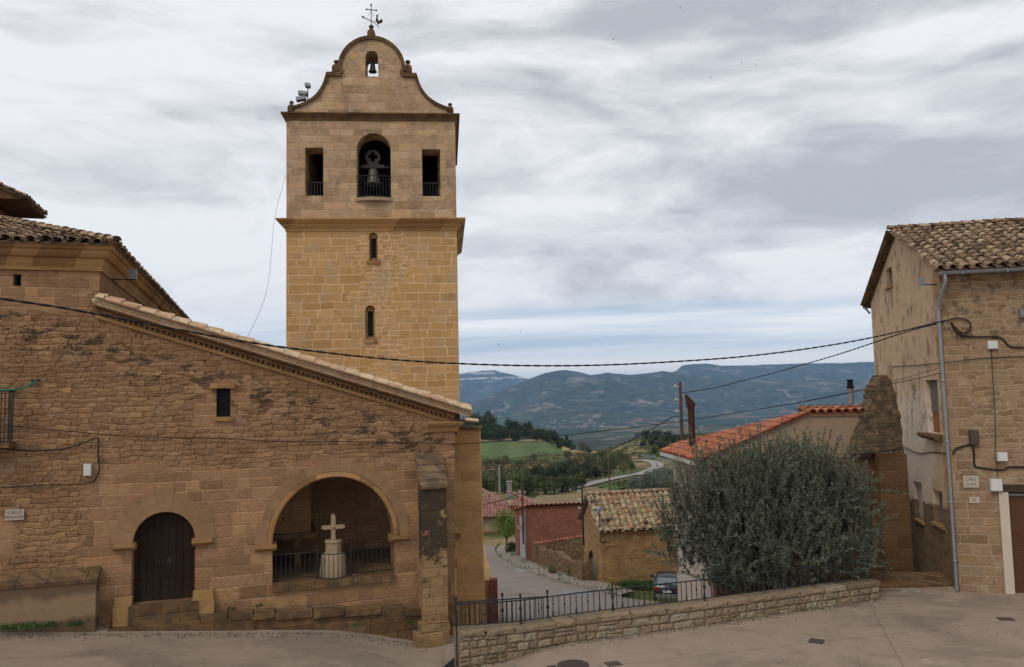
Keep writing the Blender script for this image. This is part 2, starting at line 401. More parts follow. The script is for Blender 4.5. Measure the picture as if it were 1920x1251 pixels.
# ------------------------------------------------------------------ terrain height
def vnoise(x, y, seed=0):
    xi, yi = np.floor(x).astype(np.int64), np.floor(y).astype(np.int64); fx, fy = x - xi, y - yi
    fx, fy = fx * fx * (3 - 2 * fx), fy * fy * (3 - 2 * fy)
    def h(a, b):
        n = (a * 374761393 + b * 668265263 + seed * 974711) & 0xffffffff; n = ((n ^ (n >> 13)) * 1274126177) & 0xffffffff
        return ((n ^ (n >> 16)) & 0xffff) / 65535.0
    return (h(xi, yi) * (1 - fx) + h(xi + 1, yi) * fx) * (1 - fy) + (h(xi, yi + 1) * (1 - fx) + h(xi + 1, yi + 1) * fx) * fy
def fbm(x, y, o=5, seed=0, ridged=False):
    s = 0; a = .5; t = 0
    for i in range(o):
        n = vnoise(x, y, seed + i * 13)
        if ridged: n = 1 - np.abs(2 * n - 1)
        s = s + a * n; t += a; a *= .5; x = x * 2.03 + 17.1; y = y * 2.03 + 9.7
    return s / t
T_PX = np.array([-400., 930, 1000, 1100, 1200, 1300, 1700])
T_Y = np.array([50., 56, 65, 85, 110, 135, 170, 230, 300, 360, 420, 480])
T_ROW = {930: [1132, 1100, 1074, 1030, 968, 936, 912, 887, 864, 844, 828, 821], 1000: [1132, 1100, 1074, 1030, 950, 926, 906, 884, 862, 844, 830, 823],
         1100: [1132, 1100, 1074, 1028, 945, 923, 904, 882, 866, 856, 849, 847], 1200: [1141, 1106, 1076, 1022, 940, 919, 899, 875, 848, 824, 823, 826],
         1300: [1146, 1112, 1078, 1016, 935, 913, 892, 868, 842, 820, 816, 816]}
T_ROW[-400] = T_ROW[930]; T_ROW[1700] = T_ROW[1300]
FAR_Y = np.array([560., 800, 1300, 2000, 3000, 4500])
FAR_Z = {930: [-27, -60, -100, -108, -132, -162], 1000: [-27, -60, -100, -108, -132, -162], 1100: [-42, -70, -100, -108, -132, -162],
         1200: [-32, -62, -100, -110, -132, -162], 1300: [-24, -52, -92, -110, -130, -162]}
FAR_Z[-400] = FAR_Z[930]; FAR_Z[1700] = FAR_Z[1300]
NEAR_Y = np.array([12., 19, 21, 25, 30, 40])
NEAR_Z = np.array([-1.0, -.85, -.62, -1.15, -2.4, -4.9])
TAB = np.zeros((len(T_PX), len(NEAR_Y) + len(T_Y) + len(FAR_Y)))
for i, px in enumerate(T_PX):
    key = int(px); q = min(max(px, 700), 1500)
    mid = [at_depth(q, py, Y).z for py, Y in zip(T_ROW[key], T_Y)]
    TAB[i] = np.concatenate([NEAR_Z, mid, FAR_Z[key]])
ALL_Y = np.log(np.concatenate([NEAR_Y, T_Y, FAR_Y])); T_A = (T_PX - 960) / FPX
def ridge_table(rows, Y): return np.array([(px - 960) / FPX for px, _ in rows]), np.array([at_depth(px, py, Y).z for px, py in rows])
RIDGES = [(7500., 2900., 2600., ridge_table([(300, 752), (700, 748), (870, 758), (930, 736), (985, 712), (1020, 699), (1045, 694), (1060, 693), (1085, 697), (1105, 703), (1140, 698), (1180, 703), (1200, 700), (1240, 695), (1300, 704), (1450, 712), (1700, 712), (2300, 700)], 7500.)),
          (9600., 2600., 3000., ridge_table([(300, 770), (860, 765), (1100, 735), (1200, 712), (1255, 699), (1268, 694), (1276, 685), (1290, 682.5), (1320, 681.5), (1350, 685.5), (1400, 684.5), (1500, 681.5), (1640, 679), (1900, 675), (2400, 690)], 9600.)),
          (12600., 2700., 3000., ridge_table([(100, 730), (700, 712), (860, 700), (882, 697), (925, 693), (945, 698), (985, 709), (1010, 716), (1060, 748), (2300, 760)], 12600.))]
def terrain(x, y):
    """ground height at arrays x, y (y is depth from the viewpoint)"""
    x = np.atleast_1d(np.asarray(x, float)); y = np.atleast_1d(np.asarray(y, float))
    yy = np.maximum(y, 12.); a = np.clip(x / yy, T_A[0], T_A[-1]); ly = np.clip(np.log(yy), ALL_Y[0], ALL_Y[-1])
    j = np.clip(np.searchsorted(ALL_Y, ly) - 1, 0, len(ALL_Y) - 2); fy = (ly - ALL_Y[j]) / (ALL_Y[j + 1] - ALL_Y[j])
    i = np.clip(np.searchsorted(T_A, a) - 1, 0, len(T_A) - 2); fa = (a - T_A[i]) / (T_A[i + 1] - T_A[i]); fa = fa * fa * (3 - 2 * fa)
    z = (TAB[i, j] * (1 - fa) + TAB[i + 1, j] * fa) * (1 - fy) + (TAB[i, j + 1] * (1 - fa) + TAB[i + 1, j + 1] * fa) * fy
    amp = np.clip((yy - 100) / 300, 0, 1)
    z = z + (fbm(x / 22, y / 22, 4, 3) - .5) * 2.2 * amp * np.clip((700 - yy) / 300, 0.05, 1)
    z = z + (fbm(x / 420, y / 420, 4, 5) - .5) * 60 * np.clip((yy - 900) / 1200, 0, 1)
    base = z.copy(); a2 = x / yy
    for k, (Yr, wf, wb, (ta, tz)) in enumerate(RIDGES):
        H = np.interp(a2, ta, tz); d = (yy - Yr); g = np.where(d < 0, 1 + d / wf, 1 - d / wb); g = np.clip(g, 0, 1)
        gs = g ** 1.25
        n = fbm(x / 1500 + k * 7, y / 2200, 6, 20 + k, True) - .62; n2 = fbm(x / 420 + k, y / 520, 5, 40 + k, True) - .6
        zz = -165 + (H + 165) * gs + (n * 330 + n2 * 110) * np.sin(np.pi * np.clip(g, 0, 1)) * (1 - g ** 6)
        zz = zz + (fbm(x / 160, y / 200, 4, 60 + k) - .5) * 16 * g
        z = np.where((g > 0), np.maximum(z, zz), z)
    z = np.where(yy > 15500, np.minimum(z, -60), z)
    return z
def gz(x, y): return float(terrain(x, y)[0])
def hit(px, py, y0=24., y1=4000.):
    """where the line of sight through a photograph pixel meets the terrain"""
    d = ray(px, py); Y = np.geomspace(y0, y1, 2600); t = Y / d.y; z = EYE.z + d.z * t; g = terrain(d.x * t, Y)
    k = np.argmax(z < g); Yk = Y[k] if z[k] < g[k] else y1
    return Vector((d.x * Yk / d.y, Yk, gz(d.x * Yk / d.y, Yk)))

FAC = Frame(on_level(790, 1172), 17.2)                 # the church front
def plaza_z(x, y):
    fx = (x - FAC.o.x) * FAC.x.x + (y - FAC.o.y) * FAC.x.y
    sm = lambda t: np.clip(t, 0, 1) ** 2 * (3 - 2 * np.clip(t, 0, 1))
    dip = .30 * sm((1.4 - x) / 2.6) * sm((x + 5.0) / 2.8) * sm((y - 13.5) / 5)     # the paving falls towards the street mouth
    return .1 * np.minimum(np.maximum(0, -fx - .2), 11) - dip

def build_ground():
    A = np.concatenate([np.linspace(-3.2, -.16, 60), np.linspace(-.15, .58, 520), np.linspace(.6, 3.2, 46)])
    Y = np.concatenate([[-400., -60, 4., 9, 12, 15], np.geomspace(17.5, 80, 46), np.geomspace(81, 560, 150), np.geomspace(575, 4600, 90), np.linspace(4660, 13200, 150), [14000, 15600, 19000, 26000]])
    AA, YY = np.meshgrid(A, Y); X = AA * np.maximum(np.abs(YY), 14); Z = terrain(X.ravel(), np.maximum(YY, 12.5).ravel()).reshape(X.shape)
    Z[YY < 12] = -1.0; Z[YY < -100] = -14
    na, ny = len(A), len(Y); idx = np.arange(na * ny).reshape(ny, na)
    F = np.stack([idx[:-1, :-1], idx[:-1, 1:], idx[1:, 1:], idx[1:, :-1]], -1).reshape(-1, 4)
    me = bpy.data.meshes.new('terrain'); me.from_pydata(np.stack([X, YY, Z], -1).reshape(-1, 3), [], F.tolist()); me.update()
    me.polygons.foreach_set('use_smooth', np.ones(len(F), bool))
    t = material('terrain', .95, .1); x, y, z = t.sep(t.o); pos = t.o
    n1 = t.noise(pos, .012, 6, .6); n2 = t.noise(pos, .09, 5, .6); n3 = t.noise(pos, .8, 4, .6); nf = t.noise(pos, .0023, 8, .62)
    near = t.mix(t.sstep(n2, .42, .6), (.075, .085, .03), (.23, .165, .085))
    near = t.mix(t.sstep(t.noise(pos, .05, 4, .6, .5), .52, .66), near, (.055, .07, .022))
    near = t.scale_col(near, t.add(.6, t.mul(n3, .8)))
    # the cut banks of the road: ochre earth and rock where it is steep
    geo = t.N.new('ShaderNodeNewGeometry'); nz = t.sep(geo.outputs['Normal'])[2]
    # valley floor: fields, groves
    vc = t.vor(t.vscale(t.xyz(t.add(x, t.mul(nf, 300)), y, 0.), (.004, .0022, 1)), 1.0); r, g, b = t.sep(vc['Color'])
    field = t.ramp(r, [(0, (.02, .04, .018)), (.35, (.035, .06, .025)), (.55, (.14, .13, .07)), (.72, (.24, .19, .11)), (.85, (.24, .13, .08)), (1, (.05, .09, .03))])
    field = t.mix(t.sstep(t.noise(pos, .006, 6, .6), .44, .54), field, (.02, .036, .016))
    forest = t.mix(t.sstep(t.noise(pos, .011, 8, .74), .40, .60), (.008, .017, .008), (.055, .068, .034))
    rock = t.mix(t.noise(pos, .02, 4, .6), (.19, .155, .12), (.34, .285, .235))
    bare = t.sstep(t.add(t.noise(t.vscale(pos, (1, .6, 2.4)), .0042, 9, .68, .8), t.mul(t.noise(pos, .02, 4, .7), .22)), .66, .74)
    scrub = t.sstep(t.noise(pos, .0015, 6, .6), .42, .62)
    mount = t.mix(t.mul(scrub, .35), forest, (.075, .07, .045)); mount = t.mix(t.mul(bare, .7), mount, rock)
    # white cliff bands under the crest of the plateau on the far left
    band = t.add(z, t.mul(t.noise(pos, .003, 6, .6), 60))
    cl = t.mul(t.sstep(y, 11000, 11400), t.sstep(x, 300, 100))
    brk = t.sstep(t.noise(t.vscale(pos, (1, 1, 3)), .006, 7, .7), .42, .56); cl = t.mul(cl, brk); b1 = t.mul(t.sstep(band, 300, 315), t.sstep(band, 335, 350, 1, 0)); b2 = t.mul(t.sstep(band, 392, 402), t.sstep(band, 440, 450, 1, 0))
    mount = t.mix(t.mul(cl, t.f('MAXIMUM', b1, t.mul(b2, .8))), mount, (.62, .58, .52))
    far = t.mix(t.sstep(t.add(z, t.mul(nf, 60)), -125, -75), field, mount)
    far = t.mix(t.sstep(y, 600, 1500), forest, far)
    col = t.mix(t.sstep(t.add(y, t.mul(n1, 60)), 500, 580), near, far)
    finish(t, col, t.add(n3, n2), .4, .1)
    me.materials.append(t.m); o = bpy.data.objects.new('ground', me); COL.objects.link(o); props(o, kind='structure')
build_ground()

def drape(vs, off):
    a = np.array(vs); return [tuple(q) for q in np.stack([a[:, 0], a[:, 1], terrain(a[:, 0], a[:, 1]) + off + a[:, 2]], -1)]
def sheet(name, poly, mat, off, nx=30, ny=30, kind='structure', thick=0):
    """a quad patch [4 corners or two polylines] draped on the terrain"""
    A, B = poly; m = MB(); rows = []
    A = spline(A, 8) if len(A) > 2 else [Vector(A[0]).lerp(Vector(A[1]), i / nx) for i in range(nx + 1)]
    n = len(A) - 1
    if len(B) > 2:
        B = spline(B, 8); L = len(B) - 1; B = [B[int(i * L / n)].lerp(B[min(L, int(i * L / n) + 1)], (i * L / n) % 1) for i in range(n + 1)]
    else: B = [Vector(B[0]).lerp(Vector(B[1]), i / n) for i in range(n + 1)]
    vs = []
    for i in range(n + 1):
        for j in range(ny + 1):
            q = A[i].lerp(B[i], j / ny); vs.append((q.x, q.y, 0))
    vs = drape(vs, off)
    fs = [(i * (ny + 1) + j, i * (ny + 1) + j + 1, (i + 1) * (ny + 1) + j + 1, (i + 1) * (ny + 1) + j) for i in range(n) for j in range(ny)]
    a, b, c = [Vector(vs[k]) for k in fs[0][:3]]
    if (b - a).cross(c - a).z < 0: fs = [f[::-1] for f in fs]
    m.add(vs, fs, .5, True)
    return m.build(name, mat, kind=kind, attr=False)

# ------------------------------------------------------------------ plaza, lower street, pavement, far road, fields
def concrete(name, base, spots=True):
    t = material(name, .9, .2); x, y, z = t.sep(t.o)
    a = t.noise(t.o, .35, 6, .62, .4); b = t.noise(t.o, 2.6, 6, .65); c = t.noise(t.o, 42, 3, .7); brush = t.noise(t.vscale(t.xyz(t.add(x, t.mul(y, .25)), y, 0.), (1.2, 7, 1)), 1.6, 5, .6)
    k = t.add(.26, t.add(t.mul(a, .58), t.add(t.mul(b, .42), t.add(t.mul(c, .24), t.mul(brush, .22)))))
    col = t.scale_col((*base,), k)
    col = t.mix(t.mul(t.sstep(t.add(a, t.mul(b, .2)), .58, .78), .6), col, tuple(q * .5 for q in base))
    if spots:
        sp = t.vor(t.o, 1.7); s2 = t.sstep(sp['Distance'], .06, .11, 1, 0); s2 = t.mul(s2, t.sstep(t.noise(t.o, .5, 2), .5, .62))
        col = t.mix(t.mul(s2, .55), col, (.05, .045, .04))
        w = t.mul(t.sub(t.noise(t.o, 1.1, 4, .6), .5), .16)
        for ax, bx, cx in ((.956, -.292, 2.75), (.35, .937, 23.9), (-.25, .968, 17.15)):       # expansion joints
            dd = t.f('ABSOLUTE', t.sub(t.add(t.add(t.mul(x, ax), t.mul(y, bx)), t.mul(w, .35)), cx))
            col = t.mix(t.mul(t.sstep(dd, .006, .022, 1, 0), .5), col, (.07, .06, .05))
        pt = t.sstep(t.noise(t.vscale(t.xyz(x, y, 4.), (.5, .9, 1)), .5, 7, .68, .8), .50, .60); col = t.mix(t.mul(pt, .38), col, tuple(q * .42 for q in base)); lt = t.sstep(t.noise(t.xyz(x, y, 9.), .8, 8, .72), .58, .68); col = t.mix(t.mul(lt, .35), col, tuple(q * 1.35 for q in base))
        # hairline cracks
        e = t.vor(t.xyz(t.add(x, w), t.add(y, t.mul(w, 2)), 0.), .28, 'DISTANCE_TO_EDGE')['Distance']
        col = t.mix(t.mul(t.sstep(e, .001, .004, 1, 0), .22), col, (.08, .07, .06))
    return finish(t, col, t.add(c, t.mul(b, .6)), .35, .012)
M['plaza'] = concrete('plaza concrete', (.295, .225, .172))
M['street'] = concrete('street concrete', (.225, .185, .158), False)
M['kerb'] = concrete('kerb concrete', (.24, .20, .165), False)
WALL_BASE = [on_level(*q) for q in ((1000, 1215), (1100, 1200), (1200, 1188), (1300, 1175), (1400, 1160), (1500, 1145), (1600, 1130), (1650, 1122))]
def first_end():
    p, q = WALL_BASE[0], WALL_BASE[2]; d = (p - q).normalized(); r = ray(862, 1215); k = r.x / r.y      # carry the wall straight on to its near end
    t = (k * p.y - p.x) / (d.x - k * d.y); return p + d * t
E0 = first_end(); WALL_BASE = [E0, E0.lerp(WALL_BASE[0], .5)] + WALL_BASE
WALL_LINE = spline(WALL_BASE, 10)
def plaza_edge(x):
    xs = [q.x for q in WALL_LINE]; ys = [q.y for q in WALL_LINE]
    return float(np.interp(x, xs, ys))
def build_plaza():
    m = MB(); vs = []; X = np.concatenate([np.linspace(-40, -14, 10), np.linspace(-13, -1.4, 40), np.linspace(-1.3, 10.6, 60), np.linspace(11, 45, 14)]); n = 40
    for x in X:
        if x < -1.33: top = 27.0 if x < -1.9 else 21.4
        elif x < 10.45: top = plaza_edge(x) + .22
        else: top = 24.6
        for j in range(n + 1):
            y = -30 + (top + 30) * (1 - (1 - j / n) ** 2)
            z = plaza_z(x, y); z -= .06 * float(np.clip((y - 19.4) / 1.6, 0, 1)) ** 2 * (1 if -2.6 < x < -.6 else 0)
            vs.append((x, y, z))
    fs = [(i * (n + 1) + j, (i + 1) * (n + 1) + j, (i + 1) * (n + 1) + j + 1, i * (n + 1) + j + 1) for i in range(len(X) - 1) for j in range(n)]
    m.add(vs, fs, .5, True); m.build('plaza_paving', M['plaza'], kind='structure', attr=False)
build_plaza()
KERB_PX = [(1165, 1122), (1128, 1113), (1060, 1097), (1008, 1081), (965, 1063), (938, 1047), (931, 1037), (934, 1030), (939, 1026)]
KERB = [hit(*q) for q in KERB_PX]
def build_street():
    right = [Vector((3.2, 21.3, 0)), Vector((6.5, 30, 0)), Vector((8.2, 40, 0)), Vector((9.0, 47, 0)), Vector((9.0, 51.5, 0))] + KERB[:1] + KERB
    left = [Vector((-1.85, 20.9, 0)), Vector((-2.4, 30, 0)), Vector((-3.0, 40, 0)), Vector((-3.2, 50, 0)), Vector((-3.4, 60, 0)), Vector((-4.5, 75, 0)), Vector((-8, 84, 0)), Vector((-12, 92, 0))]
    right = [q for i, q in enumerate(right) if i == 0 or (q - right[i - 1]).length > .01]
    sheet('street', (left, right), M['street'], .07, ny=36)
    # far stretch past the bend
    sheet('street', ([KERB[-1], Vector((-22, 99, 0))], [Vector((-12, 92, 0)), Vector((-26, 92, 0))]), M['street'], .065, nx=10, ny=8)
    # pavement with kerb on the right
    m = MB(); K = spline(KERB, 6); vs = []
    for i, q in enumerate(K):
        t = (K[min(i + 1, len(K) - 1)] - K[max(i - 1, 0)]); t.z = 0; t.normalize(); nrm = Vector((t.y, -t.x, 0))
        if nrm.x < 0: nrm = -nrm
        w = 1.7
        for o, h in ((0, -.2), (0.02, .15), (.16, .19), (w, .26), (w, -.3)):
            pt = q + nrm * o; vs.append((pt.x, pt.y, .07 + h))
    vs = drape(vs, 0)
    fs = [(i * 5 + j, i * 5 + j + 1, (i + 1) * 5 + j + 1, (i + 1) * 5 + j) for i in range(len(K) - 1) for j in range(4)]
    m.add(vs, [f for f in fs], .5); m.build('pavement', M['kerb'], kind='structure', attr=False)
    # pale cover slab let into the street
    q = hit(985, 1074); m = MB(); m.box((q.x - .9, q.y - 1.1, q.z + .074), (q.x + .9, q.y + .9, q.z + .10)); m.build('drain_cover', M['concrete_grey'], None, 'pale concrete slab let into the lower street near the kerb', 'drain cover')
    q = hit(1082, 1118); m = MB(); m.box((q.x - .9, q.y - 1.2, q.z + .0), (q.x + .9, q.y + 1.2, q.z + .085), M=Matrix()); m.build('drain_cover', M['greyplastic'], None, 'dark metal grating let into the lower street below the railing', 'drain cover')
build_street()

def ribbon(name, pts, width, mat, off, kind='structure'):
    K = spline(pts, 8); A, B = [], []
    for i, q in enumerate(K):
        t = (K[min(i + 1, len(K) - 1)] - K[max(i - 1, 0)]); t.z = 0; t.normalize(); nrm = Vector((t.y, -t.x, 0)) * width / 2
        A.append(q + nrm); B.append(q - nrm)
    m = MB(); vs = []; ny = 4
    for a, b in zip(A, B):
        for j in range(ny + 1): q = a.lerp(b, j / ny); vs.append((q.x, q.y, 0))
    vs = drape(vs, off)
    fs = [(i * (ny + 1) + j, i * (ny + 1) + j + 1, (i + 1) * (ny + 1) + j + 1, (i + 1) * (ny + 1) + j) for i in range(len(A) - 1) for j in range(ny)]
    m.add(vs, fs, .5, True); return m.build(name, mat, kind=kind, attr=False)
M['road'] = plain('far road', (.27, .25, .23), .9, .2, .15, .2)
ROAD_PX = [(1040, 926), (1085, 914), (1125, 904), (1165, 896), (1192, 891)]
ribbon('road', [hit(*q) + Vector((0, 0, 0)) for q in ROAD_PX], 3.4, M['road'], .22)
ribbon('road', [hit(*q) for q in [(1188, 893), (1208, 888), (1226, 881), (1233, 874), (1222, 867.5), (1200, 864)]], 3.4, M['road'], .26)
def soil(name, c1, c2, sc_=.25, furrow=0):
    t = material(name, .95, .1); n = t.noise(t.o, sc_, 6, .65); n2 = t.noise(t.o, sc_ * 9, 4, .65)
    f = t.add(t.mul(n, .7), t.mul(n2, .35))
    if furrow:
        x, y, z = t.sep(t.o); f = t.add(f, t.mul(t.f('SINE', t.add(t.mul(x, furrow), t.mul(n, 3))), .07))
    return finish(t, t.mix(t.sstep(f, .35, .7), c1, c2), n2, .4, .06)
M['drygrass'] = soil('dry grass', (.15, .115, .06), (.24, .185, .105))
M['crop'] = soil('green crop', (.065, .098, .034), (.11, .145, .055), .12, .4)
M['lawn'] = soil('lush grass', (.035, .075, .018), (.06, .11, .03), .4)
M['straw'] = soil('straw field', (.27, .205, .11), (.36, .285, .16), .1)
M['redsoil'] = soil('ploughed red soil', (.24, .125, .06), (.34, .20, .10), .15, .3)
sheet('field', ([hit(985, 952), hit(1098, 948)], [hit(1015, 928), hit(1150, 916)]), M['drygrass'], .24)
sheet('field', ([hit(1150, 922), hit(1190, 914), hit(1262, 908)], [hit(1120, 914), hit(1165, 906), hit(1262, 899)]), M['lawn'], .24)
sheet('field', ([hit(868, 861), hit(960, 861), hit(1070, 856)], [hit(868, 831), hit(960, 829), hit(1045, 836)]), M['crop'], .24)
sheet('field', ([hit(868, 830), hit(1020, 829)], [hit(868, 826), hit(1008, 825)]), M['straw'], .24)
sheet('field', ([hit(1052, 846), hit(1118, 852)], [hit(1058, 838), hit(1108, 844)]), M['straw'], .24)
sheet('field', ([hit(1112, 862), hit(1150, 861)], [hit(1108, 854), hit(1146, 853)]), M['straw'], .24)
sheet('field', ([hit(905, 884), hit(1060, 882)], [hit(905, 872), hit(1020, 868)]), M['redsoil'], .24)
sheet('field', ([hit(905, 872), hit(985, 872)], [hit(905, 863), hit(985, 863)]), M['lawn'], .24)
sheet('field', ([hit(905, 905), hit(1000, 903)], [hit(905, 895), hit(1000, 893)]), M['drygrass'], .24)
sheet('field', ([hit(1195, 837), hit(1238, 836)], [hit(1193, 831), hit(1236, 829)]), M['straw'], .24)

# ------------------------------------------------------------------ bell tower
def arc(cx, cz, r, a0, a1, n=14, rz=None):
    rz = rz or r
    return [(cx + r * math.cos(math.radians(a0 + (a1 - a0) * i / n)), cz + rz * math.sin(math.radians(a0 + (a1 - a0) * i / n))) for i in range(n + 1)]
def arch_hole(x0, x1, z0, zs, rise=None, n=14):
    return [(x0, z0), (x1, z0)] + arc((x0 + x1) / 2, zs, (x1 - x0) / 2, 0, 180, n, rise)
def rect(x0, x1, z0, z1): return [(x0, z0), (x1, z0), (x1, z1), (x0, z1)]
TOW = Frame(at_depth(699, 770, 26), 4.9); TOW.o.z = 0
TC = .03; THW = 2.79; TDEP = 5.6
def tx(px, py, off=0): return TOW.at(px, py, off)
def mask_tower(t, x, y, z, u):
    n = t.noise(t.xyz(u, z, 3.), .9, 4, .6)
    k = t.sstep(t.add(t.f('ABSOLUTE', t.sub(x, .25)), t.mul(t.sub(n, .5), 2.6)), .62, .8)
    return t.f('MAXIMUM', k, t.sstep(t.f('ABSOLUTE', t.sub(x, .15)), 1.5, 1.6))
def tower_stain(t, x, y, z, u, pv, nf, nm, nb):
    s = t.sstep(t.noise(t.vscale(pv, (2.2, .55, 1)), 1.0, 5, .65), .60, .74)
    return t.mul(s, t.add(t.mul(t.sstep(z, 5.0, 6.2), .35), .07))
def tower_wash(t, x, y, z, u, pv, nf, nm, nb):
    return t.mul(t.sstep(t.noise(t.vscale(pv, (1.2, .8, 1)), 1.0, 8, .72, .3), .48, .66), .42)
M['tower'] = stone_wall('tower sandstone', [(0, (.34, .205, .075)), (.3, (.42, .26, .10)), (.6, (.47, .30, .12)), (.75, (.44, .27, .115)), (.9, (.50, .315, .14)), (.97, (.52, .27, .09)), (1, (.50, .35, .19))], (.62, .44, .27), .52, .265, .0155, 'mixed', mask_tower, tower_stain, (.12, .085, .06), (3.6, 6.8), .30, .7, .9, wash=(tower_wash, (.36, .30, .22)), grit=.45, gain=(.99, .955, .97), recess=.25)
def belfry_stain(t, x, y, z, u, pv, nf, nm, nb):
    s = t.sstep(t.noise(t.vscale(pv, (1.3, .9, 1)), 1.3, 8, .74), .5, .64)
    b = t.sstep(t.noise(t.vscale(pv, (1, 7, 1)), 1.6, 6, .7), .54, .66)
    return t.add(t.mul(s, .42), t.mul(b, .25))
def belfry_wash(t, x, y, z, u, pv, nf, nm, nb):
    return t.mul(t.sstep(t.noise(t.vscale(pv, (1, 1.6, 1)), 2.1, 9, .74, .4), .52, .64), .4)
M['belfry'] = stone_wall('belfry stone', [(0, (.25, .165, .095)), (.35, (.335, .225, .135)), (.6, (.385, .27, .17)), (.78, (.36, .23, .145)), (.9, (.40, .275, .155)), (.96, (.47, .29, .105)), (1, (.43, .34, .24))], (.30, .22, .145), .62, .25, .0075, 'ashlar', None, belfry_stain, (.12, .095, .075), contrast=.62, bump=.9, mortar_amt=.6, grit=.6, seed=4., wash=(belfry_wash, (.50, .41, .31)), gain=(1.16, 1.14, 1.10), recess=.2)
def coping_stain(t, x, y, z, u, pv, nf, nm, nb): return t.mul(t.sstep(nm, .42, .62), .55)
M['coping'] = stone_wall('dark weathered coping', sh(TAN, .62, (1, 1, 1.1)), (.14, .11, .08), .7, .5, .005, stain=coping_stain, stain_col=(.075, .062, .05), contrast=.4, bump=.5)

def railing_grid(mb, x0, x1, y, z0, z1, n, r=.012):
    mb.box((x0, y - r, z1 - .02), (x1, y + r, z1 + .01)); mb.box((x0, y - r, z0), (x1, y + r, z0 + .02))
    for i in range(n):
        x = x0 + (x1 - x0) * (i + .5) / n; mb.box((x - r, y - r, z0 + .02), (x + r, y + r, z1 - .02))
    return mb
def build_tower():
    T = framed('bell_tower', 'tall square sandstone bell tower with curved gable top', 'bell tower', TOW)
    zc = tx(700, 413).z; zb = zc - .02; zt = tx(697, 214).z; zg = zt + .01
    x0, x1 = TC - THW, TC + THW
    ring = lambda o: [(x0 - o, -o, 0), (x1 + o, -o, 0), (x1 + o, TDEP + o, 0), (x0 - o, TDEP + o, 0)]
    # shaft: front with two slit windows, other sides plain
    w1a, w1b = tx(692, 488), tx(708, 436); w2a, w2b = tx(685, 636), tx(703, 573)
    zsh = zc - .33
    h1 = arch_hole(w1a.x - .0, w1b.x, w1a.z, w1b.z - .14); h2 = arch_hole(w2a.x, w2b.x, w2a.z, w2b.z - .15)
    m = MB(); m.wall(rect(x0, x1, -3.2, zsh), [h1, h2], 0, .5)
    m.box((x0, .5, -3.2), (x1, TDEP, zsh), .5); m.build('shaft', M['tower'], T)
    for h, a, b in ((h1, w1a, w1b), (h2, w2a, w2b)):
        w = MB(); cx = (a.x + b.x) / 2; hw = (b.x - a.x) / 2; top = b.z - .12
        # inner stone frame narrowing the slit, dark behind
        w.wall([(a.x + .002, a.z + .002)] + [(b.x - .002, a.z + .002)] + arc(cx, b.z - .15, hw - .002, 0, 180), [rect(cx - .09, cx + .09, a.z + .09, b.z - .17)], .14, .3)
        wo = w.build('slit_window', M['dressed'], T)
        g = MB(); g.box((cx - .1, .32, a.z), (cx + .1, .45, b.z)); g.build('pane', M['darkhole'], wo)
        g = MB()
        for i in range(3): g.box((cx - .05 + i * .05 - .006, .24, a.z + .09), (cx - .05 + i * .05 + .006, .252, b.z - .17))
        for i in range(8): zz = a.z + .12 + i * (b.z - a.z - .3) / 8; g.box((cx - .09, .236, zz), (cx + .09, .242, zz + .012))
        g.build('grille', M['iron'], wo)
        s = MB(); s.box((cx - .22, -.05, a.z - .13), (cx + .22, .14, a.z - .003)); s.build('sill', M['dressed'], wo)
    # middle cornice, mitred round the four corners
    prof = [(0, -.36), (.03, -.36), (.03, -.30), (.06, -.27), (.12, -.20), (.14, -.14), (.20, -.11), (.25, -.05), (.29, -.03), (.29, .02), (0, .06)]
    m = MB(); m.sweep([Vector(q) + Vector((0, 0, zc)) for q in ring(0)], prof, True); M['towercornice'] = stone_wall('tower cornice stone', sh(TAN, 1.15), (.2, .14, .08), .7, .6, .005, contrast=.4, bump=.4, gain=(1.02, .94, .82)); m.build('cornice', M['towercornice'], T)
    # belfry
    zb0 = zc - .33
    ca, cb = tx(669, 372), tx(732, 250); cc = (ca.x + cb.x) / 2; ch = (cb.x - ca.x) / 2
    la, lb = tx(572, 367), tx(606, 277); ra, rb = tx(792, 368), tx(825, 280)
    m = MB(); m.wall(rect(x0, x1, zsh + .002, zt), [arch_hole(cc - ch, cc + ch, ca.z, cb.z - ch), rect(la.x, lb.x, la.z, lb.z), rect(ra.x, rb.x, ra.z, rb.z)], -.001, .75)
    m.wall(rect(x0, x1, zsh + .002, zt), [], TDEP - .6, TDEP + .001)
    for a, b in ((x0, x0 + .6), (x1 - .6, x1)): m.box((a, .75, zsh + .002), (b, TDEP - .6, zt), .5)
    m.build('belfry', M['belfry'], T)
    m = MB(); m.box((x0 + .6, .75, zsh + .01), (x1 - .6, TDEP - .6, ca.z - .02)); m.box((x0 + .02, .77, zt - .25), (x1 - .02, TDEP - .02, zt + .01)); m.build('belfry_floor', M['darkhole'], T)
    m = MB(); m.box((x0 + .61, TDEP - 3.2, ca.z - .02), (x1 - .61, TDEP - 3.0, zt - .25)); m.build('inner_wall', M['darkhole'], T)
    for a, b in ((la, lb), (ra, rb)):
        m = railing_grid(MB(), a.x, b.x, .34, a.z, a.z + .55, 6, .011); m.build('window_railing', M['iron'], T)
    # curved balcony ledge with railing under the bell
    m = MB(); n = 12; pts = [(cc - ch - .05 + (2 * ch + .1) * i / n, -.16 * math.sin(math.pi * i / n)) for i in range(n + 1)]
    for (xa, ya), (xb, yb) in zip(pts, pts[1:]):
        q = [(xa, ya - .03), (xb, yb - .03), (xb, .3), (xa, .3)]
        m.add([(x, y, ca.z - .10) for x, y in q] + [(x, y, ca.z + .01) for x, y in q], [(3, 2, 1, 0), (4, 5, 6, 7), (0, 1, 5, 4), (2, 3, 7, 6)], .5)
